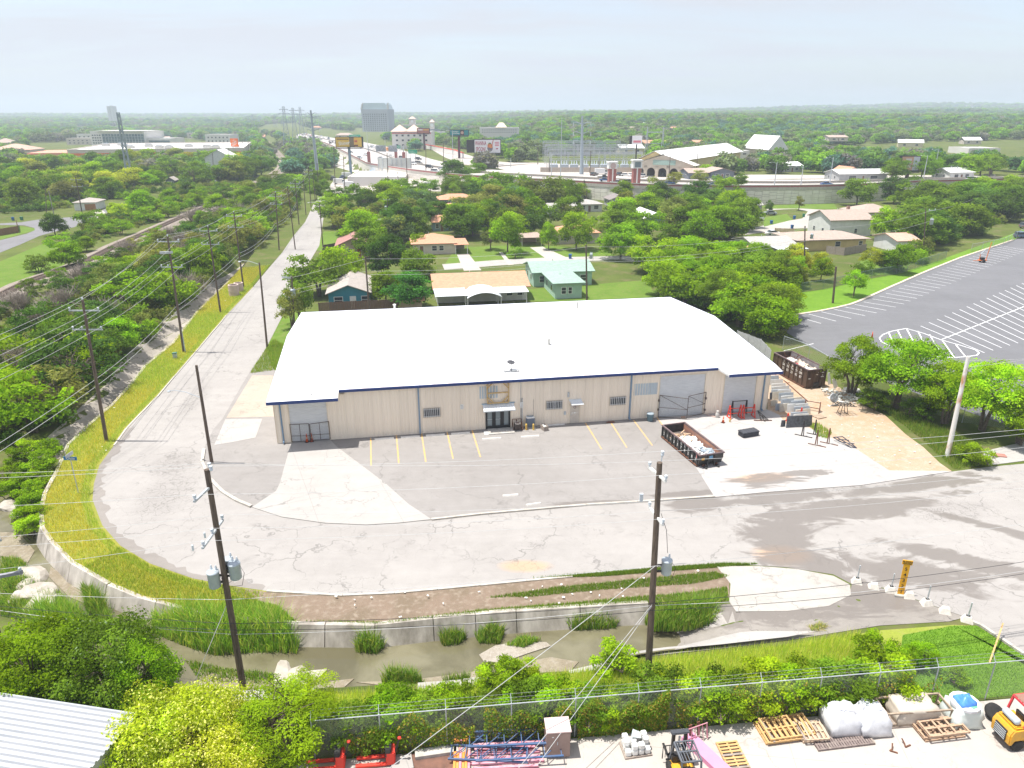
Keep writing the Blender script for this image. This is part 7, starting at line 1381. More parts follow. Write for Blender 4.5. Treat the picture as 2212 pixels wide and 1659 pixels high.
# brick pylons
PYB=mat('pylon_brick',(.36,.13,.11),(.3,.11,.1),1)
for x,yb,yt,lab in ((1321,393,349,'brick-red pylon with a white emblem panel, left of the two by the highway'),(1373,398,345,'brick-red pylon with a grey panel, right of the two by the highway')):
    p=g(x,yb,6);h=hgt(x,yb,yt,6);t=thing('brick_pylon',lab,'pylon',p,R(8),'brick pylons');M().box(-1.5,-1.2,0,1.5,1.2,h*.66).put('shaft',PYB,t);M().box(-.25,-1.3,0,.25,-1.21,h*.66).put('white_stripe',WHITE,t);M().box(-1.8,-1.5,h*.66,1.8,1.5,h*.95).put('head',WHITE,t);M().box(-2.1,-1.8,h*.95,2.1,1.8,h).put('cap',WHITE,t)
    if 'emblem' in lab:M().lathe([(1.2,0),(1.2,.1)],18,mt=Matrix.Translation((0,-1.5,h*.8))@Matrix.Rotation(R(90),4,'X')).put('emblem',mat('emblem_pink',(.6,.45,.42)),t)
    else:M().box(-1.2,-1.6,h*.7,1.2,-1.51,h*.92).put('panel',mat('panel_grey',(.2,.25,.27)),t)
# gantry
t=thing('sign_gantry','steel truss sign gantry with grey sign backs over the highway','gantry',(0,0,0));A=[g(794,358,6),g(847,352,6.),g(872,360,6)]
A=[gz('B',1072,600,6),gz('B',1297,590,6),gz('B',1362,605,6)]
for p in A:M().box(p.x-.8,p.y-.8,5.5,p.x+.8,p.y+.8,12.2).put('column',PYB,t);M().tube((p.x,p.y,12.2),(p.x,p.y,16),.3).put('post',GALV,t)
f=M();a,b=Vector((A[0].x,A[0].y,14)),Vector((A[2].x,A[2].y,14));n=18
for z in (13.2,15.2):f.bar(a.lerp(b,0)+Vector((0,0,z-14)),b+Vector((0,0,z-14)),.18)
for i in range(n):f.bar(a.lerp(b,i/n)+Vector((0,0,-.8 if i%2 else 1.2)),a.lerp(b,(i+1)/n)+Vector((0,0,1.2 if i%2 else-.8)),.12)
f.put('truss',GALV,t)
for f0,f1 in ((.22,.5),(.58,.82)):p,q=a.lerp(b,f0),a.lerp(b,f1);M().bar(p+Vector((0,.3,0)),q+Vector((0,.3,0)),.2,3.4).put('sign_back',mat('sign_back_grey',(.35,.38,.42)),t)
GS=mat('highway_green',(.0,.32,.16),(.0,.28,.14),1)
for k,x0,x1,y0,y1,lab in (('B',905,1000,365,388,'green overhead highway sign above the yellow billboard'),('B',1395,1470,490,522,'green highway guide sign right of the gantry'),('B',1293,1332,455,478,'small green highway sign behind the gantry')):
    zz=6;base_=gz(k,(x0+x1)/2,y1+60,zz);Y=base_.y;da,db=ray(*zo(k,x0,y0)),ray(*zo(k,x1,y1));xa,xb=da.x/da.y*Y,db.x/db.y*Y;za,zb=HC+db.z/db.y*Y,HC+da.z/da.y*Y;t=thing('highway_sign',lab,'sign',(base_.x,Y,zz));M().box(xa-base_.x,-.1,za-zz,xb-base_.x,.1,zb-zz).put('sign_panel',GS,t);
    for s_ in (.2,.8):M().tube((xa-base_.x+(xb-xa)*s_,.2,0),(xa-base_.x+(xb-xa)*s_,.2,zb-zz-.3),.15).put('post',GALV,t)
    for i in range(2):M().box(xa-base_.x+(xb-xa)*.12,-.14,za-zz+(zb-za)*(.3+.3*i),xa-base_.x+(xb-xa)*(.8-.2*i),-.11,za-zz+(zb-za)*(.36+.3*i)).put('legend',WHITE,t)
# billboards
def billboard(label,k,x0,y0,x1,y1,px,pyb,post_m,z,face,deep=3.,turn=0.):
    base_=gz(k,px,pyb,z);Y=base_.y;da,db=ray(*zo(k,x0,y0)),ray(*zo(k,x1,y1));xa,xb=da.x/da.y*Y-base_.x,db.x/db.y*Y-base_.x;z1,z0=HC+da.z/da.y*Y-z,HC+db.z/db.y*Y-z
    t=thing('billboard',label,'billboard',(base_.x,Y,z),turn);M().tube((0,deep/2,-1),(0,deep/2,z0+.5),.75,n=14).put('post',post_m,t);M().box(xa-.3,0,z0-.3,xb+.3,.35,z1+.3).put('frame',BLACK,t);M().box(xa,-.06,z0,xb,-.001,z1).put('face',face,t);M().box(xa-.3,deep,z0-.3,xb+.3,deep+.3,z1+.3).put('back_panel',BLACK,t);M().box(xa,-1.6,z0-.9,xb,deep,z0-.6).put('catwalk',BLACK,t);M().box(xa+1,.36,z0,xb-1,deep-.01,z0+.8).put('truss',BLACK,t);return t,xa,xb,z0,z1
WF=mat('billboard_white',(.8,.78,.8));DKR=mat('dark_red_print',(.4,.03,.08))
t,xa,xb,z0,z1=billboard('white billboard reading WANNA SPOON with a bowl of food','B',1945,408,2160,516,2040,705,mat('navy_post',(.02,.03,.06)),0,WF);w=xb-xa;h=z1-z0
txt('WANNA',h*.46,DKR,t,(xa+w*.24,-.09,z0+h*.72),(R(90),0,0),xs=.5);txt('SPOON?',h*.46,DKR,t,(xa+w*.24,-.09,z0+h*.27),(R(90),0,0),xs=.46)
mt_=Matrix.Translation((xa+w*.6,-.1,z0+h*.42))@Matrix.Rotation(R(90),4,'X');M().add([(w*.11*math.cos(R(a_)),h*.33*math.sin(R(a_)),0) for a_ in range(180,361,15)],[list(range(13))],mt_).put('bowl_print',mat('bowl_grey',(.18,.15,.17)),t)
for dx,dz,rx,c,nm in ((-.03,.12,.07,(.6,.16,.05),'food_print'),(.03,.1,.075,(.7,.25,.06),'food_print'),(-.01,.24,.06,(.12,.2,.08),'food_print'),(-.07,.25,.03,(.75,.65,.4),'food_print')):M().lathe([(w*rx,0),(w*rx,.02)],16,mt=Matrix.Translation((xa+w*(.6+dx),-.075-.01*rx*100,z0+h*(.42+dz)))@Matrix.Rotation(R(90),4,'X')).put(nm,mat('food_%d'%int(c[0]*100),c),t)
M().bar((xa+w*.66,-.17,z0+h*.5),(xa+w*.73,-.17,z1),.35,.05).put('spoon_print',mat('spoon_red',(.5,.08,.04)),t)
for i in range(3):M().box(xa+w*.79,-.09,z1-h*(.16+.12*i)-h*.07,xa+w*.95,-.062,z1-h*(.16+.12*i)).put('small_print',mat('pink_print',(.65,.2,.25)),t)
M().box(xa+w*.83,-.09,z0+h*.28,xa+w*.91,-.062,z0+h*.36).put('small_print',DKR,t);M().box(xa-4.5,1,z0,xa-.4,3.2,z1).put('side_panel',BLACK,t)
YB=mat('billboard_yellow',(.72,.48,.08),(.66,.43,.07),.3);t,xa,xb,z0,z1=billboard('yellow billboard with a beer can on a blue-grey post','B',792,388,1012,466,918,715,mat('blue_grey_post',(.25,.33,.4)),0,YB,turn=0);w=xb-xa;h=z1-z0
txt('Shiner',h*.55,WHITE,t,(xa+w*.32,-.1,z0+h*.38),(R(90),R(-6),0),xs=.9);M().box(xa+w*.04,-.09,z1-h*.26,xa+w*.5,-.062,z1-h*.12).put('small_print',mat('brown_print',(.25,.15,.03)),t);M().box(xa+w*.52,-.075,z0,xa+w*.72,-.061,z1).put('dark_print',mat('brown_haze',(.2,.15,.08)),t)
M().box(xa+w*.7,-.12,z0+h*.05,xa+w*.85,-.08,z0+h*.92).put('can_print',mat('can_gold',(.8,.45,.08)),t);M().box(xa+w*.7,-.14,z0+h*.05,xa+w*.85,-.122,z0+h*.22).put('can_print',mat('can_brown',(.2,.07,.04)),t);M().box(xa+w*.72,-.16,z0+h*.5,xa+w*.83,-.142,z0+h*.7).put('can_print',mat('can_red',(.6,.12,.05)),t)
GRB=mat('billboard_teal',(.0,.22,.22),(.0,.18,.19),.2);t,xa,xb,z0,z1=billboard('teal billboard with white lettering and a portrait','B',1742,328,1895,370,1818,560,mat('maroon_post',(.12,.03,.05)),6,GRB);w=xb-xa;h=z1-z0;txt('FASTEST',h*.36,WHITE,t,(xa+w*.28,-.1,z0+h*.68),(R(90),0,0));txt('SHOPPING',h*.32,WHITE,t,(xa+w*.32,-.1,z0+h*.34),(R(90),0,0));M().lathe([(w*.08,0),(w*.08,.03)],16,mt=Matrix.Translation((xa+w*.66,-.1,z0+h*.5))@Matrix.Rotation(R(90),4,'X')).put('portrait_print',mat('skin_print',(.55,.35,.28)),t);M().box(xa+w*.55,-.08,z0,xa+w*.77,-.063,z1).put('hair_print',mat('hair_print',(.05,.03,.03)),t)
t,xa,xb,z0,z1=billboard('dark red billboard before the storage hall','B',1470,315,1570,352,1529,490,mat('maroon_post',(.12,.03,.05)),6,mat('billboard_red',(.3,.07,.1),(.5,.2,.1),.2));w=xb-xa;h=z1-z0;M().box(xa+w*.08,-.1,z0+h*.6,xa+w*.45,-.062,z0+h*.85).put('print',WHITE,t);M().box(xa+w*.5,-.1,z0+h*.6,xa+w*.95,-.062,z0+h*.85).put('print',mat('print_orange',(.75,.4,.05)),t)
t,xa,xb,z0,z1=billboard('tan and grey billboard on a dark post at the right','D',1330,480,1440,580,1352,740,mat('brown_post',(.1,.05,.05)),0,mat('billboard_tan',(.5,.3,.18),(.45,.27,.17),.3));w=xb-xa;h=z1-z0;M().box(xa+w*.65,-.1,z0,xb,-.062,z1).put('print',mat('print_pale',(.55,.58,.62)),t)
for i in range(3):M().box(xa+w*.22,-.1,z0+h*(.2+.25*i),xa+w*.55,-.062,z0+h*(.36+.25*i)).put('print',mat('print_grey',(.6,.55,.52)),t)
M().box(xa-2,1.2,z0,xa-.4,3,z1).put('side_panel',BLACK,t)
p=g(1372,372,5.7);h=hgt(1372,372,293,5.7);t=thing('pole_sign','white sign box on a tall black pole above the yellow hall','sign',p);M().tube((0,0,0),(0,0,h-4),.35).put('post',BLACK,t);M().box(-2.4,-.5,h-4,2.4,.5,h).put('sign_box',WF,t);M().box(-1.8,-.56,h-3.2,1.8,-.51,h-2.2).put('print',mat('pink_print',(.65,.2,.25)),t);M().box(-3.6,-.3,h-4,-2.41,.6,h).put('side_panel',BLACK,t)
t=thing('old_billboard','back of a small billboard with pale steel framing by the junk yard','billboard',gz('B',1290,740,0),R(-8));M().box(-9,0,6,9,.3,11).put('panel',mat('pale_panel',(.55,.56,.53)),t)
for i in range(8):M().box(-9+2.5*i,-.3,5,-8.8+2.5*i,-.02,11).put('stud',GALV,t)
for x in (-7,0,7):M().tube((x,.1,0),(x,.1,6),.25).put('post',GALV,t)
# junk yard building
t,w,h=block('flat white-roofed workshop in front of the highway embankment',752,876,402,385,40,WB,0,(.8,.78,.75),rz=R(4));struct(drape('gravel_lot',GP([(700,415),(720,392),(800,378),(1040,392),(1040,415),(860,412),(760,420)]),FR,.05,0))
JC=[('van',735,398,'w'),('van',757,405,'w'),('suv',722,390,'d'),('pickup',740,386,'b'),('sedan',770,380,'d'),('van',752,383,'w'),('suv',712,384,'g'),('sedan',890,402,'s'),('suv',905,404,'w'),('van',930,405,'w'),('suv',950,403,'g'),('sedan',915,407,'w')]
for i,(k,x,y,c) in enumerate(JC):car(k,g(x,y,0),R(rnd.choice((0,20,85,-15))),c,'%s %s parked in the cluttered yard before the embankment'%(CC[c][0],dict(sedan='car',suv='car',pickup='pickup',van='box truck')[k]),'vehicles in the cluttered yard')
tag(M().add([(-6,-4,2),(0,-5,3.2),(6,-3,2.4),(7,4,2.2),(0,3,3.4),(-6,4,2)],[(0,1,4,5),(1,2,3,4)]).put('blue_tarp',mat('blue_tarp',(.1,.35,.7),(.2,.5,.8),.5),loc=g(800,382,0)),'blue tarpaulin spread over clutter in the yard','tarpaulin')
# cars on the highway and at the hall
def c7(x,y):return ((1240+x/4.424)*.576,(480+y/4.424)*.576)
def c8(x,y):return ((2200+x/3.456)*.576,(560+y/3.456)*.576)
used={}
for k,x,y,c in [('sedan',480,505,'s'),('sedan',830,515,'s'),('suv',885,605,'g'),('suv',1030,615,'w'),('suv',1145,555,'d'),('suv',1185,510,'g'),('sedan',1265,565,'s'),('suv',865,375,'d'),('sedan',775,350,'w'),('sedan',680,330,'w'),('van',945,385,'o'),('suv',1455,530,'d'),('suv',1460,600,'d'),('suv',1640,665,'d'),('suv',1735,742,'s'),('sedan',1850,690,'s'),('sedan',330,412,'g'),('suv',700,325,'w'),('suv',1025,585,'w'),('sedan',590,460,'w'),('sedan',1000,480,'w'),('pickup',1360,610,'w')]:
    car(k,g(*c7(x,y),6.03),R(-42),c,'%s %s driving on the elevated highway'%(CC[c][0],'truck' if k=='van' else 'car'),'traffic on the elevated highway')
for i in range(26):
    j=rnd.randrange(3,34);f_=rnd.choice((.1,.24,.38,.58,.72,.86));p_=HN[j].lerp(HF[j],f_);d_=HN[j+1]-HN[j];k=rnd.choice(('sedan','suv','suv','pickup'));c=rnd.choice('wwdsggr')
    car(k,(p_.x,p_.y,6.05),math.atan2(d_.y,d_.x)+(math.pi if f_<.5 else 0),c,'%s %s driving on the elevated highway'%(CC[c][0],'pickup' if k=='pickup' else 'car'),'traffic on the elevated highway')
car('suv',g(*c7(1940,600),5.85),R(-30),'g','dark car alone on the ramp right of the highway','traffic on the elevated highway')
for k,x,y,c in [('suv',95,345,'d'),('van',195,325,'w'),('pickup',225,385,'d'),('suv',430,345,'d'),('sedan',505,348,'w'),('sedan',575,350,'w'),('pickup',725,365,'w'),('pickup',965,355,'d'),('sedan',1140,380,'w'),('suv',1660,395,'bg'),('sedan',1250,345,'w'),('sedan',1200,340,'r')]:
    car(k,g(*c8(x,y),5.86),R(rnd.choice((5,-8,60))),c,'%s %s parked near the yellow hall'%(CC[c][0],dict(sedan='car',suv='SUV',pickup='pickup',van='box truck')[k]),'vehicles parked near the yellow hall')
for k,x,y,c in [('sedan',1065,455,'b'),('suv',540,445,'g'),('sedan',235,415,'b'),('pickup',400,455,'w'),('sedan',1650,475,'bg')]:car(k,g(*c8(x,y),6.03),R(2),c,'%s %s driving along the highway above the block wall'%(CC[c][0],'pickup' if k=='pickup' else 'car'),'traffic above the block wall')
car('sedan',gz('D',775,690,6.03),R(0),'b','blue car on the highway between the right lamps','traffic above the block wall');car('suv',gz('D',1890,660,6.03),R(0),'w','white car at the right end of the highway wall','traffic above the block wall');car('sedan',gz('D',1965,660,6.03),R(0),'r','red car at the right end of the highway wall','traffic above the block wall');car('suv',gz('D',1830,655,6.03),R(0),'s','silver car at the right end of the highway wall','traffic above the block wall')
# masts and lattice towers
STL=mat('mast_steel',(.36,.41,.45),(.3,.35,.4),.5,rough=.5,metal=.2)
def mono(label,x,yb,yt,xt,r0,arms,z=0):
    t,b_,h,ln=pole(label,x,yb,yt,r0,r0*.4,m_=STL,xt=xt,z=z,name='transmission_mast',cat='mast')
    for f_,l in arms:
        for s_ in (-1,1):o=M().path([(ln[0]*f_,0,h*f_),(ln[0]*f_+s_*l*.6,0,h*f_+.9),(ln[0]*f_+s_*l,0,h*f_+.8)],[.22,.15,.1],6).put('arm',STL,t);M().tube((ln[0]*f_+s_*l,0,h*f_+.7),(ln[0]*f_+s_*l,0,h*f_-.9),.12,n=6).put('insulator',INS,o)
mono('tall grey steel transmission mast at the end of the street',689,403,238,671,1.0,[(.94,2.6),(.9,4.5),(.82,3),(.73,3),(.64,3)]);mono('pale steel transmission mast before the substation',1256,378,250,1258,1.0,[(.86,4.),(.7,4.),(.56,4.)],5.7)
def lattice(label,x,yb,yt,w0,w1,z=0,arms=(),xt=None,leaf_=False):
    b_=g(x,yb,z);h=hgt(x,yb,yt,z);t=thing('lattice_tower',label,'tower',b_,.3,'lattice towers');f=M();n=10;pr=[]
    for i in range(n+1):q=i/n;w=w0*(1-q)**1.5+w1*(1-(1-q)**1.5);pr.append([Vector((a_*w,b2_*w,h*q)) for a_,b2_ in ((-1,-1),(1,-1),(1,1),(-1,1))])
    for i in range(n):
        for k in range(4):f.bar(pr[i][k],pr[i+1][k],.42);f.bar(pr[i][k],pr[i+1][(k+1)%4],.24);f.bar(pr[i+1][k],pr[i+1][(k+1)%4],.14)
    f.put('lattice',STL,t)
    for q,l in arms:M().bar((-l,0,h*q),(l,0,h*q),.3,.5).bar((-l,0,h*q),(0,0,h*q+2.5),.15).bar((l,0,h*q),(0,0,h*q+2.5),.15).put('arm',STL,t)
lattice('lattice mast rising from the trees at the left',284,405,243,1.3,.5,arms=());lattice('left lattice power tower beside the railway',622,327,230,4,.8,arms=((.93,4),(.84,5)));lattice('middle lattice power tower beside the railway',640,316,233,4,.8,arms=((.93,4),(.84,5)));lattice('right lattice power tower beside the railway',655,312,231,4,.8,arms=((.9,5),(.8,5)))
for i,(x,yb,yt) in enumerate(((550,292,247),(561,282,252),(596,283,247),(612,280,250),(538,280,250))):lattice('tiny distant lattice tower on the horizon along the railway',x,yb,yt,5,1,arms=((.9,8),))
# substation
t=thing('substation','substation with grey steel gantries and bus work','substation',g(1180,372,5.7),0);u_=g(1400,372,5.7)-g(1180,372,5.7);wS=u_.length
for j in range(4):
    y=8+j*26;n=6
    for i in range(n):x=wS*(.04+.92*i/(n-1));hh=11+2*(j%2);f=M()
    f=M()
    for i in range(n):
        x=wS*(.04+.92*i/(n-1));hh=9+j*.9
        for dx in (-.4,.4):f.bar((x+dx,y,0),(x+dx*.6,y,hh),.2)
        for q in range(6):f.bar((x-.4,y,hh*q/6),(x+.4,y,hh*(q+1)/6),.12)
    for z_ in (9+j*.9,8.2+j*.9):f.bar((wS*.04,y,z_),(wS*.96,y,z_),.4);f.bar((wS*.04,y+5,z_-3.5),(wS*.96,y+5,z_-3.5),.3)
    for i in range(40):x=wS*(.04+.92*i/40);f.bar((x,y,8.2+j*.9),(x+wS*.92/40,y,9+j*.9),.12)
    f.put('gantry',GALV,t)
for i in range(9):x=wS*(.08+.1*i);o=M().box(x-2,3,0,x+2,7,3.4).put('transformer_bank',GREYBOX,t);[M().tube((x+dx,5,3.4),(x+dx,5,5.2),.3,.15).put('bushing',INS,o) for dx in (-1.2,0,1.2)]
M().box(-3,-2,0,wS+2,-1.8,2.4).put('block_fence',mat('fence_tan',(.5,.43,.36)),t)
t=thing('steel_portal','tall A-framed steel portal beside the substation','gantry',g(1398,345,5.7),.2);f=M();hp_=hgt(1398,345,274,5.7)
for x in (-1,9.5):
    for s_ in (-1,1):f.bar((x+s_*1.6,s_*1.5,0),(x,0,hp_),.35)
f.bar((-1,0,hp_*.84),(9.5,0,hp_*.84),.4,.6);f.bar((-1,0,hp_*.5),(9.5,0,hp_*.5),.35);f.put('portal',GALV,t)
# road lamps
for k,x,yb,yt,lab in (('D',395,695,520,'highway lamp left of the right wall section'),('D',588,685,548,'highway lamp second from the left above the block wall'),('D',797,680,485,'tall highway lamp near the blue car'),('D',1478,650,470,'highway lamp right of the tan billboard'),('D',1552,632,425,'tall slender highway lamp right of the tan billboard'),('D',1712,640,548,'short lamp near the right end of the highway'),('C',667,752,225,'very tall thin mast before the substation'),('C',592,722,525,'twin-headed lamp left of the substation'),('C',255,640,560,'short lamp below the wanna spoon billboard'),('C',1790,720,480,'pole lamp beside the yellow hall'),('C',1830,650,520,'pole with equipment beside the yellow hall'),('C',1565,730,540,'brown pole before the yellow hall corner'),('C',912,690,500,'dark pole left of the pylons'),('C',985,660,560,'dark pole before the substation fence'),('C',575,680,560,'dark pole at the substation left end'),('C',480,615,440,'dark pole with crossarms left of the substation'),('B',1770,660,330,'highway lamp left of the big billboard'),('B',1205,455,385,'twin lamp on the far highway'),('B',1062,500,330,'thin lamp on the far highway by the office tower')):
    x_,yb_=zo(k,x,yb);_,yt_=zo(k,x,yt);z_=6 if k!='C' else 5.7;t,b_,h,l_=pole(lab,x_,yb_,yt_,.22,.12,m_=GALV if 'pole' not in lab else WOODPOLE,z=z_,name='road_lamp' if 'lamp' in lab or 'mast' in lab else 'utility_pole',cat='lamp post' if 'lamp' in lab or 'mast' in lab else 'utility pole')
    if 'lamp' in lab:lamp(t,h-.6,R(175),2.6);
    if 'twin' in lab:lamp(t,h-.6,R(5),2.6)
    if 'crossarm' in lab:arm(t,h-1,0,-1.6,1.6,[-1.5,1.5])
# far town and halls on the horizon
for i,(x0,x1,y,h,c,lab) in enumerate([(1888,1935,240,9,(.75,.72,.68),'long pale mall hall on the far right ridge'),(1930,1975,239,8,(.75,.72,.7),'white hall beside the mall on the far right ridge'),(1985,2015,239,10,(.7,.55,.5),'pinkish hall on the far right ridge'),(1822,1880,243,6,(.6,.3,.28),'low red-roofed row on the far right ridge'),(1775,1815,243,6,(.65,.6,.58),'low pale row left of the red-roofed row'),(2100,2135,237,8,(.72,.72,.72),'white hall at the right end of the ridge'),(2140,2195,236,9,(.72,.72,.72),'long white hall at the far right edge of the ridge'),(1790,1806,234,14,(.4,.43,.5),'grey block standing above the far right ridge')]):
    Y=3600;a,b=ray(x0,y),ray(x1,y);xa,xb=a.x/a.y*Y,b.x/b.y*Y;z=zt((xa+xb)/2,Y)+9;t=thing('far_hall',lab,'building',(xa,Y,z-9));M().box(0,0,-4,xb-xa,60,h+9).put('wall',mat('far_%d'%i,c),t);M().box(-2,-2,h+9.002,xb-xa+2,62,h+10.5).put('roof',mat('far_roof',(.7,.68,.66)),t);winrows(t,5,xb-xa-5,8,h+7,8,1,-.1,fw=.6,fh=.3)
for i,(x0,x1,y0,lab) in enumerate([(0,5,249,'pale far skyscraper at the very left horizon'),(19,32,249,'wider pale far skyscraper on the left horizon'),(82,98,254,'low pale far block on the left horizon')]):
    Y=7000;a,b=ray(x0,y0),ray(x1,y0);xa,xb=a.x/a.y*Y,b.x/b.y*Y;h=HC+a.z/a.y*Y;t=thing('far_tower',lab,'tower',(xa,Y,0),0,'far skyline');M().box(0,0,0,xb-xa,40,h).put('shaft',mat('skyline_grey',(.45,.5,.56)),t);M().box(4,4,h,xb-xa-4,36,h+8).put('crown',MT['skyline_grey'],t)
t,w,h=block('cream church hall with a steep white roof beyond the highway',1660,1700,337,324,30,mat('wall_cream',WALLC['cream']),9,rz=R(10),par=False);M().add([(-1,-1,h),(w+1,-1,h),(w+1,31,h),(-1,31,h),(w/2,-1,h+8),(w/2,31,h+8)],[(0,1,4),(1,2,5,4),(3,0,4,5)]).put('gable_roof',ROOF['wht'],t)
for xl,xr,yb,yt,lab in ((1555,1618,338,328,'long white-roofed hall left of the church hall'),(1440,1470,320,313,'white roof among the far middle trees'),(2092,2160,328,322,'white roofs among the trees at the far right'),(1100,1135,300,296,'pale roof among the trees left of the substation')):block(lab,xl,xr,yb,yt,25,WB,8,nx=4,nz=1)
rh_=random.Random(9);k_=0
while k_<22:
    Y=rh_.uniform(480,1500);X_=Y*rh_.uniform(-.5,.66)
    if-160<X_<60 and Y<900:continue
    k_+=1;z=zt(X_,Y);t=thing('house','small %s-roofed house among the far trees'%rh_.choice(('orange','brown','pale')),'house',(X_,Y,z),rh_.uniform(-.4,.4),'houses among the far trees');w,d=rh_.uniform(13,20),9
    M().box(0,0,-2,w,d,3.4).put('wall',wm(rh_.choice(('beige','white','cream'))),t);fixn(roofmesh(w,d,3.4,2.4,rh_.choice(('gx','hip')),.6).put('roof',ROOF[dict(orange='org',brown='brn',pale='wht')[t['label'].split()[1].split('-')[0]]],t))
    for u_ in (.2,.7):opening(t,w*u_,w*u_+1.8,1.,2.4)
# ================================================================ vegetation
def leafmesh(name,c,n,size,col_,asp=.55,m_=None):
    """c centres, n leaf normals (unit), size per leaf, col_ per leaf colour -> diamond leaves"""
    k=len(c);r=npr.normal(size=(k,3));a=np.cross(n,r);a /= np.linalg.norm(a,axis=1,keepdims=True)+1e-9;b=np.cross(n,a);s_=size[:,None]
    v=np.stack([c-a*s_*.5,c-b*s_*asp*.5+a*s_*.08,c+a*s_*.5,c+b*s_*asp*.5+a*s_*.08],1).reshape(-1,3);q=np.arange(k*4).reshape(k,4)
    me=bpy.data.meshes.new(name);npmesh(me,v,q);at=me.attributes.new('col','FLOAT_COLOR','FACE');at.data.foreach_set('color',np.concatenate([col_,np.ones((k,1))],1).astype(np.float32).ravel());me.materials.append(m_ or LEAF);return me
def rdir(k):d=npr.normal(size=(k,3));return d/np.linalg.norm(d,axis=1,keepdims=True)
def crownpts(H,rx,rz,zc,nb,per,leaf,rb=(.26,.46),low=-.75,flower=0.,gap=0.,flat_=.8):
    C_,N_,S_,K_=[],[],[],[];bl=[]
    for i in range(nb):
        d=rdir(1)[0];rr=npr.uniform(.35,1)**.5;p=d*rr*np.array([rx,rx,rz]);
        if d[2]<low:p[2]*=.3
        p[2]+=zc;bl.append(p);rbk=npr.uniform(*rb)*rx;m=int(per*(rbk/rx/.36)**2)
        dd=rdir(m);dd[:,2]=np.where(dd[:,2]<-.3,-dd[:,2]*.5,dd[:,2]);rad=rbk*npr.uniform(.45,1.08,(m,1));c=p+dd*rad*np.array([1,1,flat_])
        nn=dd*.7+rdir(m)*.75+np.array([0,0,.35]);nn /= np.linalg.norm(nn,axis=1,keepdims=True)
        tone=npr.uniform(.62,1.25)*npr.uniform(.78,1.22,(m,1));yel=npr.uniform(0,1,(m,1))**2*.35;col_=tone*np.array([1,1,1])*(1+yel*np.array([.4,.12,-.1]))
        if flower:fl=npr.uniform(0,1,m)<flower*(dd[:,2]>-.05);col_[fl]=np.array([2.2,1.8,9.])*npr.uniform(.7,1.1,(fl.sum(),1))
        C_.append(c);N_.append(nn);S_.append(leaf*npr.uniform(.6,1.35,m));K_.append(col_)
    return np.concatenate(C_),np.concatenate(N_),np.concatenate(S_),np.concatenate(K_),bl
def treeproto(name,H,rx,rz,nb,per,leaf,rb=(.26,.46),flower=0.,trunk=.16,zc=None,multi=1,flat_=.8,low=-.75,twigs=14):
    zc=H-rz if zc is None else zc;c,n,s_,k,bl=crownpts(H,rx,rz,zc,nb,per,leaf,rb,low,flower,flat_=flat_)
    t=bpy.data.objects.new(name,None);cr=bpy.data.objects.new('crown',leafmesh('crown',c,n,s_,k));tm=M()
    for j in range(multi):
        ox=(j-(multi-1)/2)*.5;top=Vector((ox*1.6+npr.uniform(-.2,.2),npr.uniform(-.3,.3),zc*.85));tm.path([(ox*.4,0,-.3),(ox*.8,npr.uniform(-.1,.1),zc*.4),top],[trunk*1.25,trunk,trunk*.6],7)
        for b in bl[j::multi][:twigs]:
            b=Vector(b);mid=top.lerp(b,.45)+Vector((0,0,.25));tm.path([top-Vector((0,0,npr.uniform(0,zc*.3))),mid,b],[trunk*.42,trunk*.26,trunk*.09],5)
    tr=bpy.data.objects.new('trunk',tm.mesh('trunk',BARK));return dict(t=t,cr=cr.data,tr=tr.data,H=H,rx=rx,name=name)
PT={}
for nm,a in dict(oak_a=dict(H=7,rx=3.5,rz=3.3,nb=52,per=120,leaf=.42),oak_b=dict(H=7,rx=3.3,rz=3.4,nb=46,per=130,leaf=.4,rb=(.3,.5)),oak_c=dict(H=6.5,rx=3.9,rz=2.8,nb=52,per=110,leaf=.44,multi=2),oak_d=dict(H=8,rx=3.3,rz=3.8,nb=46,per=130,leaf=.42,rb=(.3,.55)),
        oak_e=dict(H=7,rx=3.4,rz=3.0,nb=32,per=110,leaf=.4,rb=(.24,.4),multi=2),scrub_a=dict(H=5,rx=3.,rz=2.4,nb=42,per=95,leaf=.34,rb=(.2,.38),multi=3,trunk=.09),scrub_b=dict(H=5,rx=2.8,rz=2.4,nb=30,per=85,leaf=.34,rb=(.2,.4),multi=3,trunk=.09),bush_a=dict(H=2.4,rx=1.6,rz=1.2,nb=26,per=80,leaf=.22,trunk=.06,multi=3),bush_b=dict(H=2.2,rx=1.5,rz=1.1,nb=20,per=90,leaf=.22,trunk=.06,multi=3,rb=(.3,.5))).items():PT[nm]=treeproto(nm,**a)
for nm,a in dict(near_a=dict(H=5.5,rx=2.9,rz=2.3,nb=60,per=420,leaf=.19,trunk=.13,multi=2,rb=(.2,.4)),near_b=dict(H=5.5,rx=2.6,rz=2.5,nb=48,per=420,leaf=.18,trunk=.12,multi=3,rb=(.22,.4)),near_fl=dict(H=5,rx=3.2,rz=2.3,nb=64,per=520,leaf=.17,trunk=.12,multi=3,rb=(.2,.36),flower=.2),near_pale=dict(H=5,rx=2.9,rz=2.3,nb=52,per=430,leaf=.17,trunk=.12,multi=3,rb=(.2,.38),flower=.025)).items():PT[nm]=treeproto(nm,**a)
for nm,a in dict(near_bush=dict(H=2.4,rx=1.5,rz=1.2,nb=36,per=210,leaf=.15,trunk=.05,multi=4,rb=(.2,.4)),near_shrub=dict(H=1.4,rx=.9,rz=.7,nb=22,per=110,leaf=.13,trunk=.03,multi=3,rb=(.25,.45))).items():PT[nm]=treeproto(nm,**a)
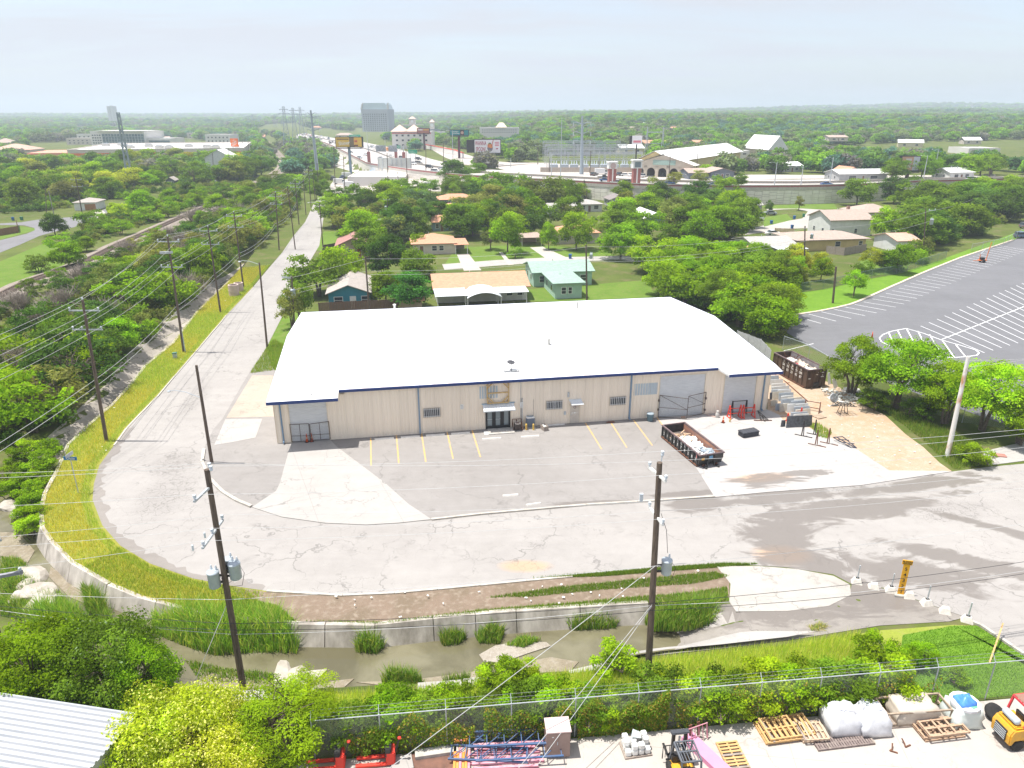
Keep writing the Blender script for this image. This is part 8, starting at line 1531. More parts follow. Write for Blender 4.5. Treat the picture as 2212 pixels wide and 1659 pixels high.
# feathery tree: fine sprays
def feather():
    c,n,s_,k,bl=crownpts(4.6,2.6,2.1,2.4,70,330,.2,(.16,.34));n=n*.4+np.array([0,0,.9]);n /= np.linalg.norm(n,axis=1,keepdims=True)
    t=bpy.data.objects.new('near_feather',None);PT['near_feather']=dict(t=t,cr=leafmesh('crown',c,n,s_,k,.28),tr=PT['near_b']['tr'],H=4.6,rx=2.6,name='near_feather')
feather()
# bare brush: grey twigs
def brush(seed):
    r=random.Random(seed);m_=M()
    for i in range(26):
        a=r.uniform(0,6.28);e=r.uniform(.5,1.3);l=r.uniform(1.6,3.2);p=Vector((r.uniform(-.4,.4),r.uniform(-.4,.4),0));d=Vector((math.cos(a)*math.cos(e),math.sin(a)*math.cos(e),math.sin(e)));q=p+d*l*.6;m_.path([p,q,q+d*l*.4+Vector((r.uniform(-.3,.3),r.uniform(-.3,.3),.1))],[.05,.03,.012],4,False)
        for j in range(7):
            s0=p.lerp(q,r.uniform(.4,1));dd=(d+Vector((r.uniform(-.9,.9),r.uniform(-.9,.9),r.uniform(-.2,.7)))).normalized();m_.path([s0,s0+dd*r.uniform(.6,1.5)],[.022,.01],3,False)
            for _ in range(3):s1=s0+dd*r.uniform(.3,.9);m_.path([s1,s1+(dd+Vector((r.uniform(-1,1),r.uniform(-1,1),r.uniform(-.3,.6)))).normalized()*r.uniform(.4,.9)],[.014,.008],3,False)
    return m_.mesh('twigs',mat('dry_twig',(.34,.29,.24),(.24,.2,.17),2))
BR=[brush(i) for i in range(3)]
COLS=dict(bright=(.215,.37,.015),mid=(.16,.27,.025),dark=(.095,.185,.03),yellow=(.34,.37,.035),olive=(.23,.27,.07),blue=(.13,.24,.09),lime=(.29,.44,.018),flower=(.42,.5,.03),glossy=(.07,.21,.035),grey=(.27,.25,.19))
def jit(c):k=rnd.uniform(.86,1.14);return (c[0]*k*rnd.uniform(.9,1.12),c[1]*k,c[2]*k*rnd.uniform(.85,1.15),1)
TREES=[];TCOL={}
def tree(proto,p,H,wf,colk,label,grp,name='tree',cat='tree'):
    P_=PT[proto];s_=H/P_['H'];t=thing(name,label,cat,p,rnd.uniform(0,6.28),grp);t.scale=(s_*wf,s_*wf,s_);c=link('crown',P_['cr'],t);c.color=jit(COLS[colk]);link('trunk',P_['tr'],t);TREES.append((p[0],p[1],P_['rx']*s_*wf));TCOL[t.name]=colk;return t
OAK=['oak_a','oak_b','oak_c','oak_d','oak_e']
def T(x,y,H,wf,colk,label,proto=None,grp=None,name='tree',cat='tree',z=0):return tree(proto or rnd.choice(OAK),g(x,y,z),H,wf,colk,label,grp,name,cat)
# singled-out trees
for a in [(1838,852,7.0,1.0,'bright','bushy green tree on the fence just right of the brown dumpster','near_b'),(1934,880,8.0,1.05,'bright','largest green tree on the fence between dumpster and white pole','near_a'),(2040,915,6.8,.95,'bright','green tree left of the white leaning pole, behind it','near_b'),(2120,930,7.4,1.05,'lime','yellow-green tree right of the white leaning pole','near_a'),(2200,960,5.6,1.05,'bright','green tree at the right picture edge above the pavement','near_b'),(2100,1000,1.9,1.5,'lime','low bright bush at the foot of the white pole','near_bush'),(1885,885,2.4,1.3,'mid','dark undergrowth bush below the largest fence tree','near_bush'),(1985,905,2.4,1.3,'mid','dark undergrowth bush between the two fence trees','near_bush'),
          (1843,640,5.0,1.0,'bright','small round tree on the bright lawn beside the short dark pole','oak_e'),(632,712,6.5,.7,'olive','slender sparse tree beside the transformer pole','oak_e'),(648,700,7.,.8,'mid','tree with thin trunk behind the transformer pole','oak_e'),(690,640,8.0,1.1,'mid','broad tree left of the teal house','oak_c'),(740,625,8.,1.0,'bright','bright tree hanging over the teal house roof','oak_a'),(885,668,6.4,1.25,'glossy','dark glossy dome-shaped tree beside the teal house','oak_b'),(835,655,5.5,1.1,'bright','bright leafy tree right of the teal house','oak_b'),(905,628,8.,.95,'mid','tall tree left of the orange-brown long roof','oak_d'),(840,605,9.,1.0,'dark','dark tall tree behind the teal house','oak_d'),(800,560,7,1.,'mid','tree right of the maroon-roofed house','oak_a'),
          (770,505,8.,1.25,'olive','spreading pale tree with dark limbs by the far street','oak_c'),(862,520,10,1.,'dark','big dark tree between maroon and orange roofs','oak_d'),(905,545,4.5,1.,'bright','round bright tree in front of the beige house','bush_a'),(1000,515,9,1.2,'mid','large tree right of the orange-roofed porch house','oak_a'),(1060,540,5,1.1,'olive','rounded shrub tree before the round-crowned tree','oak_e'),(1096,548,9.5,.9,'bright','tall light-leaved tree on the house lawn behind the warehouse','oak_d'),(1185,540,6.5,.7,'bright','small clipped tree in front of the grey-brown carport','oak_b'),(1245,540,9,.9,'bright','bright tree before the bright orange roof','oak_a'),(1113,558,2.6,1.,'mid','small potted-looking shrub on the house lawn','bush_b'),
          (1340,560,8,1.2,'bright','broad tree behind the warehouse roof, right of the brown pole','oak_a'),(1420,590,8,1.2,'bright','broad bright tree above the warehouse right corner','oak_c'),(1490,520,10,1.1,'mid','tall tree right of the slate blue house','oak_d'),(1560,520,9,1.2,'bright','tree above the stained grey roof','oak_a'),(1600,500,9,1.,'mid','tree at the left of the court','oak_b'),(1907,520,8.5,.85,'bright','tall tree in front of the brown hip roof','oak_b'),(1880,585,5.,1.,'yellow','yellowish bush tree below the mustard house','oak_e'),(1935,590,6.,1.0,'bright','tree right of the yellowish bush tree at the lot fence','oak_a'),(1660,465,5,.6,'dark','small dark tree on the court lawn','oak_e'),(1725,455,5,.7,'olive','small olive tree before the retaining wall','oak_e'),
          (1345,438,8,1.,'mid','tree in front of the highway wall by the white shed','oak_b'),(1420,430,8.5,1.3,'olive','grey-green tree under the highway wall','oak_c'),(1530,405,10,1.1,'bright','tree breaking the highway wall line before the dark houses','oak_a'),(1560,430,9,1.3,'mid','wide tree below the highway wall centre','oak_c'),(1850,445,9.5,1.2,'mid','tree at the right end of the court below the wall','oak_a'),(1930,440,10,1.2,'dark','dark tree below the tan billboard','oak_d'),(980,405,12,1.3,'dark','big rounded tree left of the wanna spoon billboard','oak_b'),(1030,400,10,1.1,'mid','rounded tree below the wanna spoon billboard','oak_a'),(1098,440,12,1.4,'mid','broad tree right of the wanna spoon billboard','oak_c'),(1180,455,12,1.3,'olive','large grey-green tree above the pale grey roof','oak_c'),(1235,460,11,.7,'mid','slim tall tree left of the highway wall pole','oak_d'),
          (265,375,13,.9,'mid','tall tree before the store, beside the lattice mast','oak_d'),(290,372,13,.9,'yellow','tall yellowish tree right of the lattice mast','oak_d'),(310,462,7.5,1.3,'bright','large bright round tree beside the lattice mast foot','oak_b'),(120,510,6.,1.1,'dark','dark round bush tree inside the cul-de-sac bend','oak_b'),(408,430,6.5,.9,'dark','dark compact tree by the railway','oak_b'),(415,438,3.6,1.,'lime','lime green round bush by the railway','bush_a'),(515,430,5,1.2,'lime','lime green round bush in the scrub by the tracks','bush_b'),(150,580,5.5,1.2,'bright','pale green rounded bush beside the ballast','oak_b'),(85,588,3.6,1.2,'mid','small round bush on the left lawn','bush_a'),(50,905,5.5,.9,'lime','bright lime tree at the left edge of the scrub','oak_b'),(195,815,5.8,.9,'lime','lime tree behind the nearest street pole','scrub_a')]:
    T(a[0],a[1],a[2],a[3],a[4],a[5],a[6],None,'shrub' if a[6][:4] in ('bush',) or 'bush' in a[6] else 'tree','shrub' if 'bush' in a[6] else 'tree')
# foreground trees and bushes
for (x,y,z,H,wf,colk,pr,lab) in [(70,1470,2.2,5.2,1.05,'bright','near_a','bright green tree behind the metal shed at the left edge'),(150,1452,2.4,5.0,.9,'bright','near_b','green tree between the left edge tree and the flowering one'),(222,1440,2.6,5.6,.95,'mid','near_pale','dark tree with scattered cream blossoms above the shed roof'),(310,1475,2.2,4.6,.85,'bright','near_b','fresh green tree right of the blossoming one'),(395,1600,2.2,4.9,1.0,'flower','near_fl','yellow-flowering tree in the lower left foreground'),(300,1640,2.0,4.3,.9,'flower','near_fl','yellow-flowering tree lower left, beside the shed roof'),(480,1640,1.8,4.2,.85,'flower','near_fl','yellow-flowering tree at the bottom edge, right of the other two'),(610,1575,2.2,4.7,.98,'lime','near_feather','feathery bright green tree at the bottom left centre'),(655,1530,1.6,3.6,.9,'lime','near_feather','smaller feathery green tree behind the first one')]:
    p=g(x,y,z);p.z=0;tree(pr,p,H,wf,colk,lab,None)
for k,bx in enumerate(np.linspace(-8.4,22,30)):
    H_=npr.uniform(1.9,2.9);tree('near_bush',Vector((bx,fy(bx)+npr.uniform(.6,1.5),0)),H_,npr.uniform(.8,1.15),rnd.choice(['bright','mid','bright','lime']),'leafy bush pressed against the far side of the chain-link fence','bushes behind the chain-link fence','shrub','shrub')
for x,y,H_,c,lab in [(1880,1440,2.4,'bright','upright bush on the grass bank left of the lawn'),(1930,1450,1.9,'bright','wide bush on the grass bank nearest the lawn'),(1985,1440,1.7,'bright','bush at the lawn edge behind the fence'),(1320,1440,1.6,'lime','small sapling on the bank left of the right near pole'),(1090,1490,2.2,'bright','bush on the near bank before the creek'),(1130,1480,1.8,'lime','lime bush beside the near bank edge'),(2060,1470,.9,'bright','low bush at the fence corner of the lawn'),(1060,1500,2.0,'lime','leafy bush by the fence left of the service wires'),(850,1540,1.6,'bright','bush on the near bank above the red pallet truck'),(30,1040,1.6,'bright','low weeds mound at the creek left edge'),(75,1075,1.5,'bright','leafy weed mound beside the curved wall'),(60,1130,1.5,'bright','leafy weed mound lower along the curved wall'),(95,1010,1.6,'bright','leafy weed mound at the top of the curved wall')]+[(x_,y_,1.6,'bright' if i_%3 else 'lime','leafy creek weed mound %s along the curved wall'%o_) for i_,(x_,y_,o_) in enumerate(((60,985,'highest'),(108,985,'near the highest'),(40,1003,'in the upper group'),(72,1035,'above the street sign level'),(50,1060,'at street sign level'),(85,1050,'hugging the wall top'),(25,1075,'toward the left edge'),(70,1105,'in the lower group'),(82,1130,'close to the brown pool'),(70,1155,'lowest')))]:
    p=g(x,y,0 if x>100 or y<1020 else-1.);tree('near_shrub' if H_<1.7 else 'near_bush',p,H_,1.3 if H_<1.7 else .9,c,lab,None,'shrub','shrub')
# groups of trees
FOOT=[(o.location.x,o.location.y) for o in C.objects if o.get('category') in ('house','carport','shed')]
HB=[]
for o in list(C.objects):
    if o.get('category') in ('house','carport','shed','building') and o.type=='EMPTY':
        for ch in o.children:
            if ch.name.split('.')[0] in ('wall','roof'):
                P4=np.array([v.co[:2] for v in ch.data.vertices]);a=o.rotation_euler.z;Rm=np.array([[math.cos(a),-math.sin(a)],[math.sin(a),math.cos(a)]]);lo,hi=P4.min(0),P4.max(0);cs=np.array([[lo[0],lo[1]],[hi[0],lo[1]],[hi[0],hi[1]],[lo[0],hi[1]]])@Rm.T+np.array(o.location[:2]);HB.append([tuple(p) for p in cs])
def blocked(p,m=1.0):
    P_=np.array([[p[0],p[1]]])
    for hb in HB:
        if abs(hb[0][0]-p[0])>70 or abs(hb[0][1]-p[1])>70:continue
        if inpoly(P_,hb)[0]:return True
        if dline(P_,hb+[hb[0]])[0]<m:return True
    return False
ROADP=[[p[:2] for p in GP(ROAD_OUT+ROAD_IN)]]
def zone(pts,n,gap,protos,hr,wr,cols,label,grp,name='tree',cat='tree',fwd=0,brushp=0.,z=0):
    poly=[tuple(p[:2]) for p in GP(pts,z)];xs=[p[0] for p in poly];ys=[p[1] for p in poly];out=[];tries=0
    while len(out)<n and tries<n*60:
        tries+=1;x,y=rnd.uniform(min(xs),max(xs)),rnd.uniform(min(ys),max(ys))
        if not inpoly(np.array([[x,y]]),poly)[0] or any((x-a)**2+(y-b)**2<gap*gap for a,b in out) or blocked((x,y),1.5):continue
        if inpoly(np.array([[x,y]]),ROADP[0])[0] or inpoly(np.array([[x,y]]),CHAN)[0]:continue
        if any((x-a)**2+(y-b)**2<(r_*.55)**2 for a,b,r_ in TREES):continue
        out.append((x,y))
        if rnd.random()<brushp:
            t=thing('dry_brush','leafless grey thicket among the scrub between railway and creek','brush',(x,y,z),rnd.uniform(0,6),'grey thickets in the scrub');o=link('twigs',rnd.choice(BR),t);s_=rnd.uniform(1.1,1.9);t.scale=(s_*1.2,s_*1.2,s_)
        else:
            Hc_=rnd.uniform(*hr);dt_=dline(np.array([[x,y]]),[p[:2] for p in TRK])[0];Hc_=min(Hc_,2.4+.16*dt_) if y<240 and 'creek' in grp else Hc_
            tree(rnd.choice(protos),(x,y,z if z else (zt(x,y) if y>240 else 0)),Hc_,rnd.uniform(*wr),rnd.choice(cols),label,grp,name,cat)
zone([(0,655),(180,588),(330,518),(480,445),(590,402),(635,400),(640,450),(560,535),(470,605),(380,675),(250,782),(150,885),(60,955),(-120,1040),(-180,760)],135,3.6,['scrub_a','scrub_a','scrub_b','oak_e','oak_b'],(5.,7.4),(1.,1.3),['mid','olive','dark','bright','olive','dark'],'scrubby green tree in the strip between the railway and the creek','scrub between railway and creek',brushp=.22)
zone([(85,575),(120,520),(240,468),(340,443),(430,420),(480,405),(440,440),(330,490),(250,518),(160,560),(100,590)],24,3.2,['bush_a','bush_b','scrub_a','oak_b'],(3.2,5.4),(1.1,1.4),['bright','lime','mid','bright'],'green bush on the strip beside the railway ballast','bushes beside the railway','shrub','shrub')
zone([(-60,478),(0,464),(150,452),(170,430),(250,458),(330,430),(350,405),(420,405),(560,388),(585,362),(520,352),(300,362),(60,372),(-80,395)],62,6.2,OAK,(8,11.5),(1.1,1.5),['mid','dark','olive','mid','yellow','bright'],'tree in the wooded blocks below the big store','trees below the big store')
zone([(625,396),(690,398),(710,425),(676,436),(650,470),(640,455)],10,4.5,OAK,(5,8),(.9,1.2),['bright','mid'],'tree at the far end of the street','trees at the street end')
zone([(705,545),(730,440),(860,415),(1040,412),(1240,440),(1400,440),(1610,440),(1620,470),(1600,540),(1480,560),(1330,520),(1180,540),(960,520),(860,560)],52,6.,OAK,(6.8,9.4),(.95,1.3),['mid','olive','bright','dark','mid','blue','lime'],'garden tree among the houses below the highway','garden trees below the highway')
zone([(1400,655),(1420,605),(1500,580),(1640,585),(1690,620),(1695,680),(1680,735),(1660,750),(1600,715),(1500,672)],30,3.8,['oak_a','oak_b','oak_c','near_a','near_b'],(5.6,7.4),(1.05,1.3),['bright','bright','lime','mid'],'bushy bright tree in the thicket at the warehouse rear corner','thicket at the warehouse rear corner')
zone([(1560,600),(1690,575),(1850,600),(1700,640)],8,4,OAK,(4,5.5),(.9,1.1),['bright','yellow'],'garden bush tree between yellow house and lot','garden trees by the lot',fwd=0)
zone([(1960,560),(2040,525),(2120,500),(2300,450),(2300,415),(2100,425),(1990,440),(1965,500)],28,5.5,OAK,(8,11),(1.2,1.5),['mid','dark','bright','mid'],'tree in the belt above the asphalt lot','tree belt above the asphalt lot')
zone([(1230,446),(1640,440),(1640,426),(1240,428)],8,9,OAK,(5,6.5),(1.1,1.3),['mid','olive'],'tree along the foot of the highway wall','trees along the highway wall')
zone([(1830,440),(2200,412),(2200,400),(1900,415)],9,8,OAK,(8,10),(1.1,1.4),['mid','dark','bright'],'tree hiding the right end of the highway wall','trees at the right end of the wall')
# distant woods: one mass
def scatter(name,label,pts,coll,nk,patchy=False):
    me=bpy.data.meshes.new(name);n=len(pts);me.vertices.add(n);me.vertices.foreach_set('co',pts[:,:3].astype(np.float32).ravel())
    at=me.attributes.new('sc','FLOAT','POINT');at.data.foreach_set('value',pts[:,3].astype(np.float32));at=me.attributes.new('pick','INT','POINT');at.data.foreach_set('value',(np.clip(np.rint(nk/2-.5+wob(pts[:,0]/45,pts[:,1]/90)*nk*.3+npr.normal(0,nk*.2,n)),0,nk-1) if patchy else npr.integers(0,nk,n)).astype(np.int32));at=me.attributes.new('rot','FLOAT_VECTOR','POINT');rr=np.zeros((n,3),np.float32);rr[:,2]=npr.uniform(0,6.28,n);at.data.foreach_set('vector',rr.ravel());me.update()
    wd=link(name,me);struct(wd,'stuff',label)
    ng=bpy.data.node_groups.new('scatter','GeometryNodeTree');ng.interface.new_socket('Geometry',in_out='INPUT',socket_type='NodeSocketGeometry');ng.interface.new_socket('Geometry',in_out='OUTPUT',socket_type='NodeSocketGeometry')
    gi,go=N(ng,'NodeGroupInput'),N(ng,'NodeGroupOutput');ip=N(ng,'GeometryNodeInstanceOnPoints');ci=N(ng,'GeometryNodeCollectionInfo');ci.inputs['Collection'].default_value=coll;ci.inputs['Separate Children'].default_value=True;ci.inputs['Reset Children'].default_value=True
    ip.inputs['Pick Instance'].default_value=True;L(ng,gi.outputs[0],ip.inputs['Points']);L(ng,ci.outputs[0],ip.inputs['Instance'])
    for nm,ty,so in (('pick','INT','Instance Index'),('rot','FLOAT_VECTOR','Rotation'),('sc','FLOAT','Scale')):
        na_=N(ng,'GeometryNodeInputNamedAttribute',data_type=ty);na_.inputs['Name'].default_value=nm;L(ng,[o for o in na_.outputs if o.enabled][0],ip.inputs[so])
    L(ng,ip.outputs[0],go.inputs[0]);wd.modifiers.new('scatter','NODES').node_group=ng
def kinds(name,specs):
    co=bpy.data.collections.new(name)
    for ck,a in specs:
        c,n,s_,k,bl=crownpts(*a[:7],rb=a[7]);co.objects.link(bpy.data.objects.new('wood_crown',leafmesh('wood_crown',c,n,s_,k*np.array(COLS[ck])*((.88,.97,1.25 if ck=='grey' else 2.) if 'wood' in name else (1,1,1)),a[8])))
    return co
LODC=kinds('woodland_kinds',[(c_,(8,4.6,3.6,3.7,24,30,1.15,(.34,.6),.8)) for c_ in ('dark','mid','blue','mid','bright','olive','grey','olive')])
UND=kinds('underbrush_kinds',[(c_,(2.6,2.1,1.5,1.1,16,50,.34,(.3,.55),.6)) for c_ in ('mid','dark','olive','bright','dark','olive')])
GRV=kinds('grove_kinds',[(c_,(7,3.4,3.1,3.7,34,75,.5,(.26,.48),.6)) for c_ in ('mid','dark','bright','olive','mid','bright')])
def under(name,label,polys,sp_,sc_,kn=None,mg=0):
    out=[]
    for q in polys:
        poly=[tuple(p[:2]) for p in GP(q)];a=np.array(poly);lo,hi=a.min(0),a.max(0);P_=npr.uniform(lo,hi,(int((hi-lo).prod()/(sp_*sp_)),2));k_=inpoly(P_,poly)& ~inpoly(P_,ROADP[0])& ~inpoly(P_,CHAN)&(dline(P_,[p[:2] for p in TRK])>4.5)
        for hb in HB:
            k_ &= ~inpoly(P_,hb)
            if mg:k_ &= dline(P_,hb+[hb[0]])>mg;hx_=[p[0] for p in hb];hy_=min(p[1] for p in hb);k_ &= ~((P_[:,0]>min(hx_)-1)&(P_[:,0]<max(hx_)+1)&(P_[:,1]>hy_-13)&(P_[:,1]<hy_+4))
        out.append(P_[k_])
    P_=np.concatenate(out);z=height(P_[:,0].copy(),P_[:,1].copy());scatter(name,label,np.concatenate([P_,z[:,None],npr.uniform(.5,1.2,(len(P_),1))*sc_*np.clip(dline(P_,[p[:2] for p in TRK])/18,.35,1)[:,None]],1),kn or UND,6)
under('underbrush','tangled green undergrowth in the strip between railway and creek',[[(0,655),(180,588),(330,518),(480,445),(590,402),(640,400),(640,450),(560,535),(470,605),(380,675),(250,782),(150,885),(60,955),(-120,1040),(-180,760)],[(120,570),(240,515),(340,478),(440,435),(560,390),(520,380),(420,415),(340,443),(240,470),(130,540)]],2.3,1.)
under('garden_grove','further garden trees filling the gaps between the houses',[[(705,540),(730,440),(860,416),(1040,415),(1240,440),(1400,440),(1610,440),(1620,470),(1610,540),(1480,550),(1330,515),(1180,530),(960,512),(860,555)]],12.5,1.1,GRV,2.2)
under('underbrush','low garden shrubs scattered between the houses',[[(705,540),(730,440),(1040,415),(1400,440),(1610,440),(1610,540),(1480,545),(1330,515),(1180,535),(960,515),(860,555)]],7.5,.7,None,1)
under('underbrush','hedges and undergrowth between the houses and fences',[[(1395,660),(1420,605),(1500,580),(1640,585),(1700,630),(1690,700),(1655,745),(1600,715),(1500,672)],[(1965,555),(2300,445),(2300,415),(1990,440),(1950,500)],[(-60,470),(150,450),(330,425),(560,388),(585,362),(300,362),(-80,395)],[(1700,650),(1840,615),(2010,560),(2000,548),(1830,600),(1690,630)]],5.,1.15)
ex=[[p[:2] for p in HN]+[p[:2] for p in HF[::-1]]]+[[tuple(p[:2]) for p in GP(q,z_)] for q,z_ in (([(1060,358),(1180,345),(1300,340),(1400,345),(1480,365),(1620,345),(1640,352),(1500,388),(1100,372)],5.7),([(950,312),(1040,330),(1110,350),(1180,352),(1060,364),(930,345),(900,318)],6),([(40,365),(60,310),(300,300),(545,310),(545,352),(300,358)],0),([(550,284),(562,284),(630,345),(600,395),(480,440),(470,425),(590,370),(590,340)],0),([(690,420),(720,340),(640,290),(700,285),(800,300),(1050,410),(1050,420)],0),([(835,322),(940,324),(940,312),(835,308)],6),([(1480,392),(1600,380),(2212,372),(2212,395)],5.7),([(1170,376),(1410,376),(1410,335),(1170,340)],5.7),([(560,290),(700,320),(720,300),(640,276),(570,278)],0),([(765,312),(850,314),(860,284),(760,284)],0),([(1030,292),(1128,292),(1120,284),(1040,284)],14),([(100,288),(330,284),(330,280),(100,282)],0))]
pts=[]
for d0,d1,sp_,sc_ in ((330,900,9.2,1.),(900,2000,14,1.25),(2000,3600,22,1.8),(3600,7000,42,2.6)):
    k=int(1.5*.5*(d1*d1-d0*d0)/(sp_*sp_));Yr=np.sqrt(npr.uniform(d0*d0,d1*d1,k));az=npr.uniform(-.82,.82,k);Xr=Yr*az;P_=np.stack([Xr,Yr],1);keep=np.ones(k,bool)
    for e in ex:keep &= ~inpoly(P_,[tuple(p) for p in e])
    for hb in HB:
        cx_,cy_=hb[0]
        if d0<2000 and cy_>400:keep &= ~((np.abs(Xr-cx_-8)<13)&(Yr<cy_)&(Yr>cy_-28))
        if d0<2000:keep &= ~inpoly(P_,hb)
    keep &= ~((Yr<520)&(Xr<-40)&(Yr<420));
    front=inpoly(P_,PLAT);keep &= front |(Yr>420)|(Xr<-120)
    # clearings
    keep &=(np.sin(Xr/130+1.7*np.sin(Yr/310))+np.sin(Yr/170+2*np.sin(Xr/240))>-1.2)
    P_=P_[keep];z=height(P_[:,0].copy(),P_[:,1].copy());pts.append(np.concatenate([P_,z[:,None]-.3,npr.uniform(.7,1.25,(len(P_),1))*sc_],1))
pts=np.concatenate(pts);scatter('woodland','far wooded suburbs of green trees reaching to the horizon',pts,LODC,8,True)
# ---------------------------------------------------------------- grass, reeds, vines
def sample(poly,n):
    poly=[tuple(p[:2]) for p in poly];a=np.array(poly);lo,hi=a.min(0),a.max(0);out=np.zeros((0,2))
    while len(out)<n:p=npr.uniform(lo,hi,(n,2));out=np.concatenate([out,p[inpoly(p,poly)]])
    return out[:n]
def blades(name,P_,h,w,cols,z=None,lean=.35,segs=1,hk=None):
    k=len(P_);z=height(P_[:,0].copy(),P_[:,1].copy()) if z is None else np.full(k,z);b=np.concatenate([P_,z[:,None]],1);a=npr.uniform(0,6.28,k);d=np.stack([np.cos(a),np.sin(a),np.zeros(k)],1);hh=npr.uniform(*h,(k,1))*(1 if hk is None else hk[:,None]);ww=npr.uniform(*w,(k,1));la=npr.uniform(0,6.28,k);ld=np.stack([np.cos(la),np.sin(la),np.zeros(k)],1)*hh*npr.uniform(0,lean,(k,1));up=np.array([0,0,1])
    cc=np.array(cols)[npr.integers(0,len(cols),k)]*npr.uniform(.75,1.25,(k,1))
    if segs==1:v=np.stack([b-d*ww/2,b+d*ww/2,b+ld+up*hh],1).reshape(-1,3);q=np.arange(k*3).reshape(k,3)
    else:
        m_=b+ld*.35+up*hh*.62;v=np.stack([b-d*ww/2,b+d*ww/2,m_+d*ww*.4,m_-d*ww*.4,m_-d*ww*.4,m_+d*ww*.4,b+ld*1.3+up*hh,b+ld*1.3+up*hh],1).reshape(-1,3);q=np.arange(k*8).reshape(k*2,4);cc=np.repeat(cc,2,0)
    me=bpy.data.meshes.new(name);npmesh(me,v,q);at=me.attributes.new('col','FLOAT_COLOR','FACE');at.data.foreach_set('color',np.concatenate([cc,np.ones((len(cc),1))],1).astype(np.float32).ravel());me.materials.append(LEAF);return me
vp=[p for p in GP(ROAD_OUT[5:21])]+[p for p in WALL_A[2:22]][::-1]
P_=sample(vp,95000);dr=dline(P_,[p[:2] for p in GP(ROAD_OUT)]);yl=np.sin(P_[:,0]*.35)+np.sin(P_[:,1]*.28+P_[:,0]*.1)
gr_=(yl+npr.normal(0,.5,len(P_))>.55)|(dr<.9)
for sel,cs,lab in ((~gr_,[(.62,.52,.1),(.56,.5,.1),(.5,.5,.1),(.66,.56,.17),(.4,.46,.08)],'tall yellowing grass on the curved verge'),(gr_,[(.34,.46,.07),(.42,.5,.09),(.5,.5,.12),(.3,.42,.07)],'greener grass patches on the curved verge')):
    o=link('verge_grass',blades('verge_grass',P_[(dr>.25)& sel],(.14,.42),(.025,.06),cs,0.));struct(o,'stuff',lab)
P2_=sample([p for p in GP([(260,1182),(325,1222),(417,1253),(520,1272),(640,1350),(420,1318),(300,1286),(180,1225)])],16000);o=link('verge_grass',blades('verge_grass',P2_,(.08,.25),(.025,.05),[(.34,.42,.06),(.42,.45,.08),(.26,.36,.06)],0.));struct(o,'stuff','greener short grass at the lower bend of the verge')
strips=[[(1050,1292),(1200,1270),(1420,1248),(1545,1236),(1575,1246),(1500,1262),(1300,1275),(1150,1290)],[(1150,1250),(1300,1238),(1560,1218),(1640,1219),(1560,1226),(1300,1246)],[(640,1342),(830,1346),(1040,1318),(1240,1302),(1500,1280),(1570,1268),(1575,1300),(1370,1304),(1080,1322),(820,1350)],[(500,1290),(600,1310),(640,1345),(500,1330)]]
for i,s_ in enumerate(strips):o=link('weed_strip',blades('weed_strip',sample(GP(s_),9000),(.08,.3),(.03,.07),[(.2,.36,.05),(.26,.4,.06),(.34,.4,.08)],0.));struct(o,'stuff',['green weeds along the middle of the soil strip','thin green weeds along the road edge of the soil strip','green weeds along the top of the creek wall','weeds at the left end of the soil strip'][i])
bank=GP([(640,1505),(900,1492),(1100,1470),(1300,1447),(1450,1420),(1700,1395),(1900,1362),(2060,1350),(2110,1352)]);fl_=[Vector((x,fy(x)+.4,0)) for x in np.linspace(26,-9,30)]
P_=sample(bank+fl_,60000);lawnm=(P_[:,0]>21.5+.25*(P_[:,1]-33));o=link('bank_grass',blades('bank_grass',P_[~lawnm],(.25,.75),(.02,.05),[(.6,.64,.11),(.52,.6,.1),(.44,.56,.08),(.36,.5,.07),(.7,.66,.2)]));struct(o,'stuff','tall yellow-green grass on the near bank before the fence')
ll_=GP([(1950,1372),(2060,1352),(2110,1352),(2212,1418),(2330,1500)])+[Vector((x,fy(x)+.1,0)) for x in (34,28,22)]
struct(drape('lawn',ll_,LAWN,.015,0,zf=lambda x,y:np.zeros(len(x))));struct(drape('grass_bank',[p for p in bank]+fl_,groundmat('bank_soil',[(.27,.31,.05),(.24,.3,.05),(.33,.32,.1)],sc=.3,fine=6),.012,1.))
o=link('lawn_grass',blades('lawn_grass',sample(ll_,16000),(.04,.12),(.02,.05),[(.16,.32,.03),(.2,.36,.04)],.015));struct(o,'stuff','short lawn grass at the road corner behind the fence')
def reeds(pts,n,h,label,cols=((.2,.36,.05),(.27,.43,.06),(.15,.29,.05),(.45,.46,.14),(.34,.46,.08)),z=-1.4,lean=.4,grp='reed clumps in the creek'):
    poly=GP(pts,z);Q_=sample(poly,n);me=blades('blades',Q_,h,(.03,.07),list(cols),z-.1,lean,2,np.clip(.6+dline(Q_,[p[:2] for p in poly]+[poly[0][:2]])/1.1+.25*wob(Q_[:,0],Q_[:,1],1.6),.45,1.5));c=sum((Vector(p) for p in poly),Vector())/len(poly);t=thing('reed_clump',label,'reeds',(c.x,c.y,z-.1),0,grp);o=link('reed_blades',me,t,(-c.x,-c.y,-z+.1));o['kind']='stuff';return t
reeds([(180,1275),(215,1290),(240,1340),(270,1385),(240,1380),(190,1330)],1800,(1.2,2.4),'tall reeds leaning against the curved creek wall');reeds([(55,1345),(90,1320),(170,1325),(190,1345),(240,1400),(170,1385),(70,1375)],2600,(1.,2.),'wide reed bed in the bend of the creek')
reeds([(330,1345),(430,1335),(640,1355),(652,1385),(640,1415),(560,1412),(460,1420),(390,1395),(330,1370)],6500,(1.,2.2),'long dense reed bed in the creek behind the left near pole');reeds([(765,1385),(800,1378),(835,1395),(815,1415),(770,1412)],1100,(.9,2.1),'dark reed clump alone against the middle of the creek wall')
